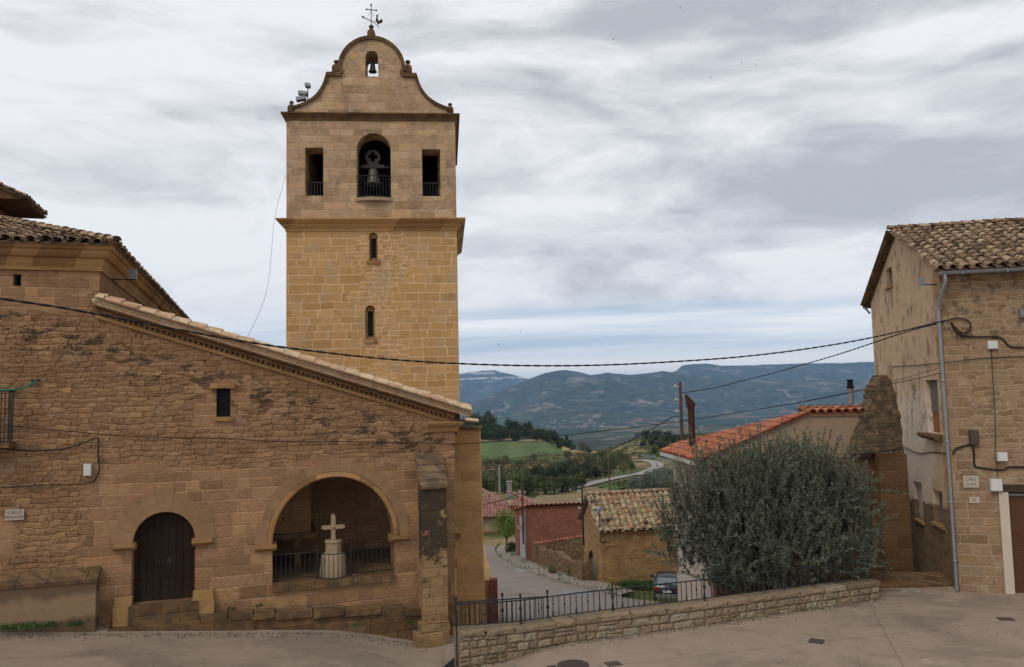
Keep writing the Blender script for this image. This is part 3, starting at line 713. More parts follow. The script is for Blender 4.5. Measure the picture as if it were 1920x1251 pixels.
    m.build('balcony_ledge', M['creamstone'], T)
    m = MB()
    for (xa, ya), (xb, yb) in zip(pts, pts[1:]):
        m.tube([(xa, ya + .02, ca.z + .74), (xb, yb + .02, ca.z + .74)], .013, 5)
        m.tube([(xa, ya + .02, ca.z + .05), (xb, yb + .02, ca.z + .05)], .011, 5)
        m.tube([(xa, ya + .02, ca.z), (xa, ya + .02, ca.z + .74)], .010, 5)
    m.build('balcony_railing', M['iron'], T)
    # upper cornice
    prof = [(0, -.24), (.03, -.24), (.05, -.17), (.10, -.11), (.11, -.07), (.16, -.05), (.16, 0), (0, .03)]
    m = MB(); m.sweep([Vector(q) + Vector((0, 0, zt)) for q in ring(0)], prof, True); m.build('cornice', M['coping'], T)
    # curved gable with the small bell opening
    L = lambda px, py: tx(px, py)
    half = [(150, 208), (150, 204), (138, 201), (122, 194), (106, 183), (96, 171), (89, 158), (85, 146), (83, 139), (60, 139)]
    c = L(697, 128); k = 26 / FPX / math.cos(TOW.a) * .997
    sx = lambda d: TC + .02 + d * k
    zz = lambda py: tx(697, py).z
    right = [(sx(d), zz(py)) for d, py in half]; left = [(sx(-d), zz(py)) for d, py in half]
    r = 60 * k; rz = zz(72) - zz(130)
    dome = arc(sx(0), zz(130), r, 0, 180, 26, rz)
    outer = [(sx(-150), zg)] + [(sx(150), zg)] + right + dome + left[::-1]
    hole = arch_hole(sx(-12.3), sx(12.3), zz(143), zz(106))
    m = MB(); m.wall(outer, [hole], .02, .95); m.build('gable', M['belfry'], T)
    # coping follows the outline
    def strip(line, name, w=.07, up=.065):
        m = MB(); n = len(line)
        for (xa, za), (xb, zb_) in zip(line, line[1:]):
            d = Vector((xb - xa, 0, zb_ - za)); L_ = d.length
            if L_ < 1e-4: continue
            nn = Vector((-d.z, 0, d.x)) / L_
            if nn.z < -.05 or (abs(nn.z) < .05 and nn.x * (xa - sx(0)) < 0): nn = -nn
            a, b = Vector((xa, 0, za)), Vector((xb, 0, zb_))
            e = d / L_ * .012; a, b = a - e, b + e
            q = [a - nn * .035, b - nn * .035, b + nn * up, a + nn * up]
            vs = [Vector((v.x, -w + .02, v.z)) for v in q] + [Vector((v.x, .95 + w, v.z)) for v in q]
            m.add(vs, [(0, 1, 2, 3), (7, 6, 5, 4), (0, 4, 5, 1), (2, 6, 7, 3), (1, 5, 6, 2), (0, 3, 7, 4)], .5)
        m.build(name, M['coping'], T)
    dome2 = arc(sx(0), zz(130), r, -8, 188, 30, rz)
    strip(spline([Vector((a, 0, b)) for a, b in right[1:9]], 4) and [(q.x, q.z) for q in spline([Vector((a, 0, b)) for a, b in right[1:9]], 4)], 'gable_coping')
    strip([(q.x, q.z) for q in spline([Vector((a, 0, b)) for a, b in left[1:9]], 4)], 'gable_coping')
    strip(dome2, 'gable_coping', .06, .09)
    for d in (-1, 1):
        m = MB(); m.box((min(sx(d * 58), sx(d * 85)), -.07, zz(144)), (max(sx(d * 58), sx(d * 85)), 1.03, zz(137)), .5); m.build('shoulder_ledge', M['coping'], T)
    def pinnacle(px, py0, py1, wid, y=.4):
        zz = lambda p: tx(697, p, y).z
        h = zz(py1) - zz(py0); x = sx(px - 697); r = wid * k / 2
        m = MB(); m.lathe((x, y, zz(py0)), [(r, 0), (r, h * .38), (r * .82, h * .52), (r * .5, h * .62), (r * .36, h * .70), (r * .36, h * .76)], 4, True)
        m.lathe((x, y, zz(py0)), [(r * .36, h * .74), (r * .62, h * .80), (r * .66, h * .89), (r * .45, h * .97), (.01, h)], 12); m.build('pinnacle', M['coping'], T)
    pinnacle(695, 73, 47, 15); pinnacle(627, 138, 114, 16); pinnacle(765.5, 138, 112, 16); pinnacle(544, 212, 191, 13, .12); pinnacle(847, 212, 192, 13, .12)
    # weather vane
    V = bpy.data.objects.new('weather_vane', None); COL.objects.link(V); V.parent = T
    zz0 = zz; zz = lambda p: tx(697, p, .4).z
    V.location = (sx(-2), .4, zz(48)); zr = lambda py: zz(py) - zz(48); xr = lambda px: (px - 695) * k
    m = MB(); m.tube([(0, 0, -.1), (0, 0, zr(9))], .014, 6); m.tube([(0, 0, zr(12)), (0, 0, zr(9.5)), (0, 0, zr(7))], [.01, .04, .005], 6)
    m.build('vane_pole', M['iron'], V)
    m = MB(); m.tube([(xr(684), 0, zr(18)), (xr(707), 0, zr(19.4))], .016, 6)
    for px, py in ((686, 18), (705, 19.3)): m.tube([(xr(px - 1.6), 0, zr(py)), (xr(px), 0, zr(py)), (xr(px + 1.6), 0, zr(py))], [.008, .04, .008], 6)
    m.tube([(xr(q), 0, zr(p)) for q, p in ((692, 30), (690.5, 27), (693, 23), (695, 22))], .006, 4); m.tube([(xr(q), 0, zr(p)) for q, p in ((698, 30), (699.5, 27), (697, 23), (695, 22))], .006, 4)
    m.build('vane_cross', M['iron'], V)
    m = MB(); m.tube([(xr(681), 0, zr(33.5)), (xr(701), 0, zr(42))], .014, 6)
    m.wall([(xr(675.5), zr(30.6)), (xr(680), zr(35.6)), (xr(681.5), zr(31.2))], [], -.012, .012)
    m.tube([(xr(701), 0, zr(42)), (xr(704), 0, zr(46)), (xr(710.5), 0, zr(51.5))], .010, 5); m.tube([(xr(701), 0, zr(42)), (xr(703.5), 0, zr(39))], .010, 5)
    m.build('vane_arrow', M['iron'], V)
    co = [(705, 28.5), (706.5, 27.2), (708, 28), (709, 30), (708, 30.5), (707.3, 31.5), (708, 35), (709, 38.5), (711.5, 39.6), (712.3, 37), (714.5, 35.4), (717, 37.2), (717.5, 40), (716, 42), (713, 43.4), (710, 44.6), (707, 44.2), (704.8, 41.5), (703.8, 38), (704.8, 33)]
    m = MB(); m.wall([(xr(a), zr(b)) for a, b in co][::-1], [], -.014, .014); m.tube([(xr(707), 0, zr(44)), (xr(706), 0, zr(47.5))], .008, 4); m.tube([(xr(709.5), 0, zr(44.4)), (xr(708.3), 0, zr(48.6))], .008, 4)
    m.build('vane_rooster', M['rust'], V)
    # bells: they hang in the openings, so they are things of their own
    def bell(name, label, c, h, r, yoke):
        B = thing(name, label, 'bell', TOW.w(*c), TOW.a)
        m = MB(); prof = [(r * .02, h), (r * .40, h * .985), (r * .55, h * .93), (r * .60, h * .82), (r * .63, h * .6), (r * .70, h * .35), (r * .84, h * .14), (r * 1.0, .03), (r * 1.02, 0), (r * .94, 0), (r * .70, h * .3), (r * .5, h * .8), (.01, h * .85)]
        m.lathe((0, 0, 0), prof, 28); m.build('bell_body', M['bronze'], B)
        m = MB(); m.tube([(0, 0, h * .8), (0, 0, .05)], .015, 6); m.lathe((0, 0, -.04), [(.005, 0), (.05, .04), (.05, .08), (.005, .13)], 10); m.build('clapper', M['iron'], B)
        yoke(B, h, r); return B
    def big_yoke(B, h, r):
        # wooden head with a quatrefoil cut through
        q = lambda dx, dz: (dx * r, h + dz * r)
        out = [q(-1.35, .02), q(-.42, -.02), q(.42, -.02), q(1.35, .02), q(1.35, .42), q(.75, .42)] + [(r * .92 * math.cos(a) * .98, h + r * 1.35 + r * .92 * math.sin(a)) for a in np.radians(np.linspace(-50, 230, 22))] + [q(-.75, .42), q(-1.35, .42)]
        cz = h + 1.4 * r; o = .30 * r; rr = .24 * r; cut = []
        for kk in range(4):
            a0 = kk * 90; cx_, cz_ = o * 1.25 * math.cos(math.radians(a0)), cz + o * 1.25 * math.sin(math.radians(a0))
            cut += [(cx_ + rr * math.cos(math.radians(a0 + a)), cz_ + rr * math.sin(math.radians(a0 + a))) for a in np.linspace(-118, 118, 9)]
        m = MB(); m.wall(out, [cut], -.12, .12); m.build('yoke', M['darkwood'], B)
        m = MB(); m.tube([(-1.9 * r, 0, h + .2 * r), (1.9 * r, 0, h + .2 * r)], .04, 8); m.build('axle', M['iron'], B)
    bz = tx(700, 346, .55).z; bt = tx(700, 317, .55).z
    bell('bell', 'large greenish bronze bell under a wooden yoke behind the curved balcony', (tx(700, 330, .55).x, .55, bz), bt - bz, 16 * k, big_yoke)
    def small_yoke(B, h, r):
        m = MB(); m.box((-12.2 * k, -.03, h + .0), (12.2 * k, .03, h + .055)); m.build('yoke', M['iron'], B)
        m = MB(); m.tube([(0, 0, h + .05), (.02, 0, h + .17)], .012, 5); m.build('lever', M['iron'], B)
    bell('bell', 'small round bell on an iron bar in the top gable opening', (sx(0), .42, zz(135)), zz(119) - zz(135), 8 * k, small_yoke)
    # lamps on a pole behind the left slope of the gable
    Fl = thing('floodlight', 'three floodlights on one thin pole beside the left slope of the tower gable', 'floodlight', TOW.w(sx(571 - 697), .5, 0), TOW.a)
    m = MB(); m.tube([(0, 0, zz(197)), (0, 0, zz(158))], .018, 6); m.tube([(0, 0, zz(176)), (xr(690), 0, zz(177))], .012, 5); m.tube([(0, 0, zz(185)), (xr(690), 0, zz(186))], .012, 5); m.build('pole', M['iron'], Fl)
    for px, py, rot, w in ((571.5, 161, -4, 10), (562, 176, -6, 17), (558.5, 186, 14, 19)):
        Mx = Matrix.Translation(((px - 571) * k, -.05, zz(py))) @ Matrix.Rotation(math.radians(-rot), 4, 'Y')
        hw = w * k / 2; m = MB(); m.wall([(-hw, -.045), (hw * .9, -.06), (hw, .05), (-hw * .9, .065)], [], -.12, .12, Mx); m.build('lamp_head', M['zinc'], Fl)
    for a, b, c_, lab in (((tx(540, 300)), (521, 445), (455, 652), 'thin lightning conductor wire sagging from the tower cornice to the church roof'),):
        p0 = TOW.w(x0 - .02, -.02, tx(538, 330).z); p1 = TOW.w(x0 - .31, -.3, zc); p2 = at_depth(500, 545, 24); p3 = at_depth(455, 652, 22.4)
        cable('lightning_wire', lab, [p0, p1, p2, p3], .006, M['greyplastic'], 10, cat='wire')
build_tower()

# ------------------------------------------------------------------ roof of half-round tiles
def tile_roof(O, e, s, ncol, pitch, span, tl=.36, r=None, name='roof', mat=None, parent=None, jit=1.0, deck=True, lift=.0, ridge=None, seed=1):
    """O eave start, e along the eave, s up the slope; span(i) -> (start, end) distance up the slope for column i"""
    rg = random.Random(seed); O, e, s = Vector(O), Vector(e).normalized(), Vector(s).normalized(); nrm = e.cross(s)
    if nrm.z < 0: nrm = -nrm
    r = r or pitch * .40; m = MB(); SEG = 7
    def barrel(c, d0, d1, rad0, rad1, h0, h1, up=1, rnd=0, thick=.016, dx0=0, dx1=0):
        ro, ri, rt = [], [], []
        for k in range(SEG + 1):
            a = math.pi * k / SEG
            for lst, dd, rad, hh, dx in ((ro, d0, rad0, h0, dx0), (ri, d0, rad0 - thick, h0, dx0), (rt, d1, rad1, h1, dx1)):
                lst.append(O + e * (c + dx + rad * math.cos(a)) + s * dd + nrm * (hh + up * rad * .82 * math.sin(a)))
        K = SEG + 1; vs = ro + ri + rt
        fs = [(k, k + 1, 2 * K + k + 1, 2 * K + k) for k in range(SEG)]; fs2 = [(k, K + k, K + k + 1, k + 1) for k in range(SEG)]
        m.add(vs, fs, rnd, True); m.add(ro + ri, fs2, rnd * .7)
    for i in range(ncol):
        a0, a1 = span(i); a0 += rg.uniform(-.03, .03) * jit; c = (i + .5) * pitch; tone = rg.uniform(-.1, .1)
        n = max(1, int(math.ceil((a1 - a0) / tl)))
        for j in range(n):
            d0 = a0 + j * tl; d1 = min(d0 + tl * 1.2, a1 + .05)
            if d0 >= a1 - .02: continue
            rv = min(1, max(0, rg.random() + tone)); w = rg.uniform(-.012, .012) * jit; w2 = rg.uniform(-.01, .01) * jit
            barrel(c, d0, d1, r, r * .84, .045 + rg.uniform(-.006, .014) * jit, .022, 1, rv, dx0=w, dx1=w2)
        # channel tile to the left of this column
        for j in range(n):
            d0 = a0 + j * tl - .03; d1 = min(d0 + tl * 1.1, a1 + .02)
            if d0 >= a1 - .02: continue
            rv = rg.random() * .5
            q = [O + e * (i * pitch + o) + s * dd + nrm * h for dd, k in ((d0, .012), (d1, 0)) for o, h in ((-.3 * pitch, .045 + k), (-.1 * pitch, k), (.1 * pitch, k), (.3 * pitch, .045 + k))]
            m.add(q, [(0, 1, 5, 4), (1, 2, 6, 5), (2, 3, 7, 6)], rv)
    if deck:
        top = []; bot = []
        for i in range(ncol + 1):
            a0, a1 = span(min(i, ncol - 1)); b0, b1 = span(max(i - 1, 0)); a0 = (a0 + b0) / 2; a1 = (a1 + b1) / 2
            bot.append(O + e * (i * pitch) + s * (a0 + .03) - nrm * .004); top.append(O + e * (i * pitch) + s * a1 - nrm * .004)
        n = ncol + 1; lo = [q - nrm * .045 for q in bot + top]
        vs = bot + top + lo
        fs = [(i, i + 1, n + i + 1, n + i) for i in range(ncol)] + [(2 * n + i, 3 * n + i, 3 * n + i + 1, 2 * n + i + 1) for i in range(ncol)]
        fs += [(i, 2 * n + i, 2 * n + i + 1, i + 1) for i in range(ncol)] + [(0, n, 3 * n, 2 * n), (n - 1, 3 * n - 1, 4 * n - 1, 2 * n - 1)]
        m.add(vs, fs, .1)
    if ridge:
        for (a, b) in ridge:
            a, b = Vector(a), Vector(b); L = (b - a).length; t = (b - a) / L; n = max(1, int(L / .34)); sd_ = t.cross(Vector((0, 0, 1))).normalized()
            up = sd_.cross(t)
            for j in range(n):
                p0 = a + t * (L * j / n); p1 = a + t * (L * (j + 1.15) / n); K = SEG + 1; h = rg.uniform(0, .02)
                ra = [p0 + sd_ * (r * 1.1 * math.cos(math.pi * k / SEG)) + up * (r * .95 * math.sin(math.pi * k / SEG) + .03 + h) for k in range(K)]
                rb = [p1 + sd_ * (r * .95 * math.cos(math.pi * k / SEG)) + up * (r * .85 * math.sin(math.pi * k / SEG) + .015) for k in range(K)]
                rv = rg.random(); m.add(ra + rb, [(k, k + 1, K + k + 1, K + k) for k in range(SEG)], rv, True); m.add(ra, [tuple(range(K))], .02)
    return m.build(name, mat, parent)

# ------------------------------------------------------------------ church
def fx(px, py, off=0): return FAC.at(px, py, off)
DOOR = dict(x0=-7.04, x1=-5.65, z0=1.20, zs=2.66); DCX = -6.345; DR = .695
PX0, PX1, PZ0, PZS = -3.80, -.70, 1.40, 2.37; PCX = (PX0 + PX1) / 2; PR = (PX1 - PX0) / 2; PRZ = 1.64
RK0, RK1 = Vector((-7.93, 0, 8.50)), Vector((1.38, 0, 5.52))          # rake line of the porch roof (top of deck)
RSL = (RK1.z - RK0.z) / (RK1.x - RK0.x)
NX = -7.885
def mask_fac(t, x, y, z, u):
    n = t.mul(t.sub(t.noise(t.xyz(u, z, 3.), .8, 4, .65), .5), 1.7)
    a = t.mul(t.sstep(t.add(x, n), -8.3, -8.0), t.sstep(t.add(z, t.mul(n, .55)), 4.35, 4.55, 1, 0))
    b = t.mul(t.sstep(t.add(x, t.mul(n, .7)), -9.9, -9.6, 1, 0), t.sstep(t.add(z, n), 3.2, 3.4, 1, 0))
    q = t.mul(t.sstep(t.add(z, t.mul(n, .3)), 8.2, 8.35), t.sstep(x, NX + .3, NX - .1))
    win = t.mul(t.sstep(t.f('ABSOLUTE', t.sub(x, -5.0)), .62, .7, 1, 0), t.sstep(t.f('ABSOLUTE', t.sub(z, 6.02)), .62, .72, 1, 0))
    corner = t.sstep(t.add(x, t.mul(n, .35)), -.15, .05)
    return t.f('MAXIMUM', t.f('MAXIMUM', t.f('MAXIMUM', a, b), t.f('MAXIMUM', q, win)), corner)
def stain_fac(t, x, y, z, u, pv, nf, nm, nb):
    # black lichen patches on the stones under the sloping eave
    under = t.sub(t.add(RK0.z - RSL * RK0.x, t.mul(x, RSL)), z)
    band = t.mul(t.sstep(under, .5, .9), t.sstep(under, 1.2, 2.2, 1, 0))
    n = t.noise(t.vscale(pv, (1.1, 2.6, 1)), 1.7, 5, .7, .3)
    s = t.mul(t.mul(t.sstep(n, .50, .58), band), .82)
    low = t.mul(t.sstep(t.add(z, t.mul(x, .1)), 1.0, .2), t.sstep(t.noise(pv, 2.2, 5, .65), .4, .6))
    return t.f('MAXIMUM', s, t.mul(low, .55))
def pale_patch(t, x, y, z, u, pv, nf, nm, nb):
    return t.mul(t.sstep(t.noise(t.vscale(pv, (1, 1.6, 1)), .9, 5, .65), .56, .68), .0)
FACADE_ARGS = ([(0, (.20, .125, .07)), (.25, (.31, .20, .115)), (.5, (.37, .245, .14)), (.7, (.33, .205, .12)), (.9, (.41, .28, .15)), (.96, (.46, .30, .115)), (1, (.44, .36, .25))], (.50, .365, .245), .58, .27, .0115)
M['facade'] = stone_wall('church rubble masonry', *FACADE_ARGS, 'mixed', mask_fac, stain_fac, (.06, .045, .035), (3.3, 7.6), .55, 1.3, .7, gain=(.78, .68, .61), patchy=.08, recess=.45, grit=.75)
def facade_wash(t, x, y, z, u, pv, nf, nm, nb):
    a = t.sstep(t.noise(t.vscale(pv, (1, 1.5, 1)), 1.5, 9, .74, .4), .53, .66); return t.mul(t.mul(a, t.sstep(z, 3.6, 4.6)), .42)
M['facade_relief'] = stone_wall('church rubble masonry relief', *FACADE_ARGS, mode='mixed', masks=mask_fac, stain=stain_fac, stain_col=(.06, .045, .035), rub=(3.3, 7.6), contrast=.6, bump=1.0, mortar_amt=.8, gain=(.80, .70, .63), patchy=.08, grit=.95, disp=.066, wash=(facade_wash, (.56, .43, .315)))
M['pier'] = stone_wall('porch ashlar', [(0, (.33, .21, .10)), (.4, (.43, .285, .14)), (.7, (.37, .235, .115)), (1, (.48, .34, .18))], (.40, .29, .17), .6, .28, .006, seed=2., contrast=.5, bump=.6, mortar_amt=.7, grit=.5, gain=(1.3, 1.16, 1.0))
def stain_butt(t, x, y, z, u, pv, nf, nm, nb):
    n = t.noise(t.vscale(pv, (1, 1.2, 1)), 2.4, 7, .72)
    k = t.mul(t.sstep(t.add(n, t.mul(t.sstep(z, 1.2, 2.6), .22)), .54, .66), t.sstep(y, -.1, -.25))
    return t.mul(k, .9)
M['buttress'] = stone_wall('blackened buttress stone', [(0, (.30, .20, .11)), (.5, (.42, .29, .16)), (1, (.48, .36, .21))], (.36, .27, .17), .45, .22, .006, stain=stain_butt, stain_col=(.055, .05, .046), seed=8., contrast=.42, bump=.9)
def stain_cap(t, x, y, z, u, pv, nf, nm, nb): return t.mul(t.sstep(nm, .4, .6), .6)
M['capslab'] = stone_wall('lichen capped slab', sh(TAN, .9, (1, 1.15, 1.5)), (.2, .18, .15), .9, .6, .003, stain=stain_cap, stain_col=(.10, .095, .085), bump=1.2)
M['ledge'] = stone_wall('worn bench stone', sh(TAN, .8, (1, 1.05, 1.15)), (.16, .13, .09), .7, .5, .006, stain=stain_cap, stain_col=(.085, .07, .058), bump=1.0, seed=5.)
def plinth_stain(t, x, y, z, u, pv, nf, nm, nb):
    n = t.noise(t.vscale(pv, (1, .7, 1)), 1.6, 6, .65)
    top = t.sstep(t.add(z, t.mul(n, .5)), 1.78, 1.98); low = t.sstep(t.add(z, t.mul(n, .35)), 1.35, 1.2)
    return t.mul(t.f('MAXIMUM', top, low), .6)
M['render'] = stone_wall('old grey render', [(0, (.28, .20, .13)), (.5, (.33, .25, .165)), (1, (.37, .28, .185))], (.33, .25, .165), 3, 2, .001, stain=plinth_stain, stain_col=(.085, .06, .045), contrast=.3, bump=.4)
def wood(name, c, plank=.16, rough=.85, dark=.35):
    t = material(name, rough, .2); x, y, z = t.sep(t.o)
    g = t.noise(t.vscale(t.o, (14, 14, .8)), 2, 6, .65); p = t.f('FLOOR', t.f('DIVIDE', t.add(x, 20.03), plank)); w = t.white(t.xyz(p, 1., 2.))[0]
    fr = t.f('FRACT', t.f('DIVIDE', t.add(x, 20.03), plank)); gap = t.sstep(t.f('MINIMUM', fr, t.sub(1.0, fr)), .02, .06)
    wear = t.sstep(t.add(t.noise(t.o, 5, 5, .65), t.mul(t.sstep(z, 2.0, 1.2), .18)), .55, .75)
    k = t.mul(t.add(.35, t.add(t.mul(g, .8), t.mul(w, .35))), t.add(dark, t.mul(gap, 1 - dark)))
    col = t.mix(t.mul(wear, .35), t.scale_col((*c,), k), tuple(min(1, q * 2.4) for q in c))
    return finish(t, col, t.add(t.mul(gap, 1.2), g), .6, .012)
M['door'] = wood('old church door wood', (.021, .012, .008), .17)

def build_church():
    C = framed('church', 'old stone church with an arched porch, round-headed door and sloping tiled roof', 'church', FAC)
    top = lambda x: RK0.z + (x - RK0.x) * RSL
    # front wall, one plane from the nave to the corner of the porch
    win = rect(-5.17, -4.83, 5.65, 6.38)
    door = arch_hole(DOOR['x0'], DOOR['x1'], DOOR['z0'], DOOR['zs'], DR, 18)
    porch = [(PX0, PZ0), (PX1, PZ0)] + arc(PCX, PZS, PR, 0, 180, 28, PRZ)
    hole = rect(fx(25, 535).x, fx(40, 514).x, fx(30, 536).z, fx(30, 514).z)
    outer = [(-17, -1.2), (.88, -1.2), (.96, top(.98) - .08), (NX + .02, top(NX) - .08), (NX + .0, 9.72), (-17, 9.72)]
    m = MB(); m.wall(outer, [win, door, porch, hole], .055, .62); m.build('front_wall', M['facade'], C)
    def keep(x, z):
        k = (z < np.where(x < NX, 9.72, top(x) - .09)) & (x < .9 + .016 * (z + 1.2))
        k &= ~((x > -5.17) & (x < -4.83) & (z > 5.65) & (z < 6.38)); k &= ~((x > hole[0][0]) & (x < hole[1][0]) & (z > hole[0][1]) & (z < hole[2][1]))
        k &= ~((np.abs(x - DCX) < DR + .03) & (z > DOOR['z0']) & ((z < DOOR['zs']) | ((x - DCX) ** 2 + (z - DOOR['zs']) ** 2 < (DR + .03) ** 2)))
        k &= ~((np.abs(x - PCX) < PR + .0) & (z > PZ0) & ((z < PZS) | (((x - PCX) / (PR + .03)) ** 2 + ((z - PZS) / (PRZ + .03)) ** 2 < 1))); return k
    co, q_ = relief_face(-11.2, 1.1, -1.0, 9.72, .024, keep); relief_obj('front_face', co, q_, M['facade_relief'], C)
    # window: lintel, sill, grille, dark pane
    w = MB(); w.box((-5.31, -.10, 6.382), (-4.72, .12, 6.50), jit=.012); wo = w.build('window', M['dressed'], C); w = MB(); w.box((-5.24, -.05, 5.55), (-4.77, .1, 5.645)); w.build('sill', M['dressed'], wo)
    g = MB(); g.box((-5.18, .30, 5.64), (-4.82, .36, 6.39)); g.build('pane', M['darkhole'], wo)
    g = MB()
    for i in range(6): x = -5.15 + .30 * i / 5; g.box((x - .006, .17, 5.65), (x + .006, .182, 6.38))
    for i in range(13): z = 5.68 + .68 * i / 12; g.box((-5.17, .164, z - .006), (-4.83, .17, z + .006))
    g.build('grille', M['iron'], wo)
    g = MB(); g.box((hole[0][0] - .1, .3, hole[0][1] - .1), (hole[1][0] + .1, .4, hole[2][1] + .1)); g.build('putlog_hole', M['darkhole'], C)
    # door leaves
    for sgn in (-1, 1):
        xa, xb = sorted((DCX + sgn * .002, DCX + sgn * (DR + .06)))
        d = MB(); pts = [(xa, DOOR['z0'] - .1), (xb, DOOR['z0'] - .1)]; ar = [(DCX + (DR + .06) * math.cos(a), DOOR['zs'] + (DR + .06) * math.sin(a)) for a in np.linspace(0, math.pi, 25)]
        ar = [q for q in ar if xa - 1e-6 <= q[0] <= xb + 1e-6]
        pts = ([(xa, DOOR['z0'] - .1), (xb, DOOR['z0'] - .1)] + ar + ([(xa, ar[-1][1])] if sgn > 0 else [])) if sgn > 0 else ([(xa, DOOR['z0'] - .1), (xb, DOOR['z0'] - .1), (xb, ar[0][1])] + ar)
        d.wall(pts, [], .22, .29)
        for zz in (1.42, 1.72, 2.02, 2.32, 2.62, 2.92):
            for i in range(5):
                x = xa + (xb - xa) * (i + .6) / 5.6; d.lathe((x, .215, zz), [(.016, -.012), (.02, 0), (.014, .012)], 6)
        leaf = d.build('door_leaf', M['door'], C)
        if sgn > 0:
            h = MB(); h.tube([(xa + .1, .2, 2.02), (xa + .1, .17, 1.98), (xa + .1, .17, 1.86), (xa + .1, .2, 1.82)], .012, 6); h.box((xa + .05, .205, 2.08), (xa + .14, .219, 2.22)); h.build('handle', M['iron'], leaf)
    # voussoirs of the door: long radial blocks
    rg = random.Random(3)
    def voussoirs(cx, cz, r0, r1f, n, name, y0=-.008, rz=1.0, mat='facade_arch', a0=0, a1=180):
        m = MB()
        for i in range(n):
            aa, ab = math.radians(a0 + (a1 - a0) * (i + .006) / n), math.radians(a0 + (a1 - a0) * (i + .994) / n); ro = r1f(i)
            q = []
            for k in range(5): a = aa + (ab - aa) * k / 4; q.append((cx + r0 * math.cos(a), cz + r0 * rz * math.sin(a)))
            for k in range(5): a = ab + (aa - ab) * k / 4; q.append((cx + ro * math.cos(a), cz + ro * rz * math.sin(a)))
            yy = y0 + rg.uniform(-.004, .004); m.wall(q[::-1], [], yy, .12, r=rg.random())
        return m.build(name, M[mat], C)
    t = material('voussoir sandstone', .93, .15); r = rnd_attr(t); n = t.noise(t.o, 7, 6, .65); n2 = t.noise(t.o, 1.2, 4, .6)
    col = t.scale_col(t.ramp(r, [(0, (.235, .137, .070)), (.5, (.262, .155, .080)), (1, (.285, .172, .092))]), t.add(.5, t.add(t.mul(n, .5), t.mul(n2, .5)))); M['facade_arch'] = finish(t, col, n, .6, .02)
    voussoirs(DCX, DOOR['zs'], DR + .012, lambda i: DR + .50 + rg.uniform(-.05, .14), 9, 'door_arch')
    voussoirs(PCX, PZS, PR + .14, lambda i: PR + .38 + rg.uniform(-.02, .05), 19, 'porch_arch', -.008, PRZ / PR)
    # moulded inner ring of the porch arch
    m = MB(); K = 36; prof = [(0, .0), (0, -.035), (.05, -.05), (.07, -.03), (.11, -.045), (.135, -.02), (.135, .02)]
    vs = [(PCX + (PR - .0 + a) * math.cos(math.pi * i / K), b, PZS + (PRZ + a) * math.sin(math.pi * i / K)) for i in range(K + 1) for a, b in prof]
    np_ = len(prof); m.add(vs, [(i * np_ + j + 1, i * np_ + j, (i + 1) * np_ + j, (i + 1) * np_ + j + 1) for i in range(K) for j in range(np_ - 1)], .5, True); m.build('arch_moulding', M['dressed'], C)
    for xa, xb in ((PX0 - .42, PX0 + .1), (PX1 - .1, PX1 + .36), (DOOR['x0'] - .43, DOOR['x0'] + .06), (DOOR['x1'] - .06, DOOR['x1'] + .42)):
        z = PZS if xa > -5 else DOOR['zs'] - .02
        m = MB(); m.wall([(-.14, z + .02), (-.14, z - .06), (-.06, z - .12), (.0, z - .15), (.5, z - .15), (.5, z + .02)], [], xa, xb, M=Matrix(((0, 1, 0, 0), (1, 0, 0, 0), (0, 0, 1, 0), (0, 0, 0, 1)))); m.build('impost', M['dressed'], C)
    # door step and bases
    m = MB(); m.box((-7.1, -.22, .72), (-5.55, .6, 1.2), jit=.012); m.box((-8.0, -.42, -.2), (-5.50, .1, .74), jit=.02); m.build('door_step', M['ledge'], C)
    for xa, xb in ((-7.42, -7.03), (-5.66, -5.2)):
        m = MB(); m.box((xa, -.12, 1.2), (xb, .02, 1.42), jit=.012); m.box((xa - .03, -.16, .74), (xb + .03, .02, 1.2), jit=.015); m.build('jamb_base', M['dressed'], C)
    # stone bench along the foot of the wall, in irregular slabs
    m = MB(); x = -5.48
    while x < -.05:
        w_ = rg.uniform(.5, .95); xb = min(x + w_, .02); zt = .90 + (x + 5.57) * -.066 + rg.uniform(-.02, .02)
        m.box((x + .008, -.42 + rg.uniform(-.04, .04), zt - .16), (xb - .008, .0, zt), jit=.015); m.box((x - .05, -.36 + rg.uniform(-.03, .03), -.6), (xb + .03, .0, zt - .15), jit=.02); x = xb
    m.build('bench', M['ledge'], C)
    # sill of the porch
    m = MB(); x = PX0 - .02
    while x < PX1:
        xb = min(x + rg.uniform(.4, .8), PX1 + .02); m.box((x + .005, -.10, PZ0 - .18), (xb - .005, .62, PZ0 + .012 + rg.uniform(-.008, .008)), jit=.006); x = xb
    m.build('sill', M['ledge'], C)
    # rendered plinth on the left with a sloping stone cap
    zt = fx(90, 1078, -.45).z; xr = fx(180, 1100, -.45).x
    m = MB(); m.wall([(-.46, -.5), (-.02, -.5), (-.02, zt - .02), (-.40, zt - .17), (-.46, zt - .2)], [], -17, xr, M=Matrix(((0, 1, 0, 0), (1, 0, 0, 0), (0, 0, 1, 0), (0, 0, 0, 1)))); m.build('plinth', M['render'], C)
    m = MB(); x = -17
    while x < xr:
        xb = min(x + rg.uniform(.5, .9), xr + .04)
        q = [(-.49, zt - .25), (-.49, zt - .17), (-.02, zt + .03), (-.02, zt - .05)]
        m.wall(q[::-1], [], x + .006, xb - .006, M=Matrix(((0, 1, 0, 0), (1, 0, 0, 0), (0, 0, 1, 0), (0, 0, 0, 1)))); x = xb
    m.build('plinth_cap', M['ledge'], C)
    # front buttress: battered black face, four overlapping cap slabs
    bo = -.62; bx0, bx1 = fx(791, 1000, -.62).x, fx(838, 1000, -.62).x
    zf = fx(815, 915, bo).z
    m = MB()
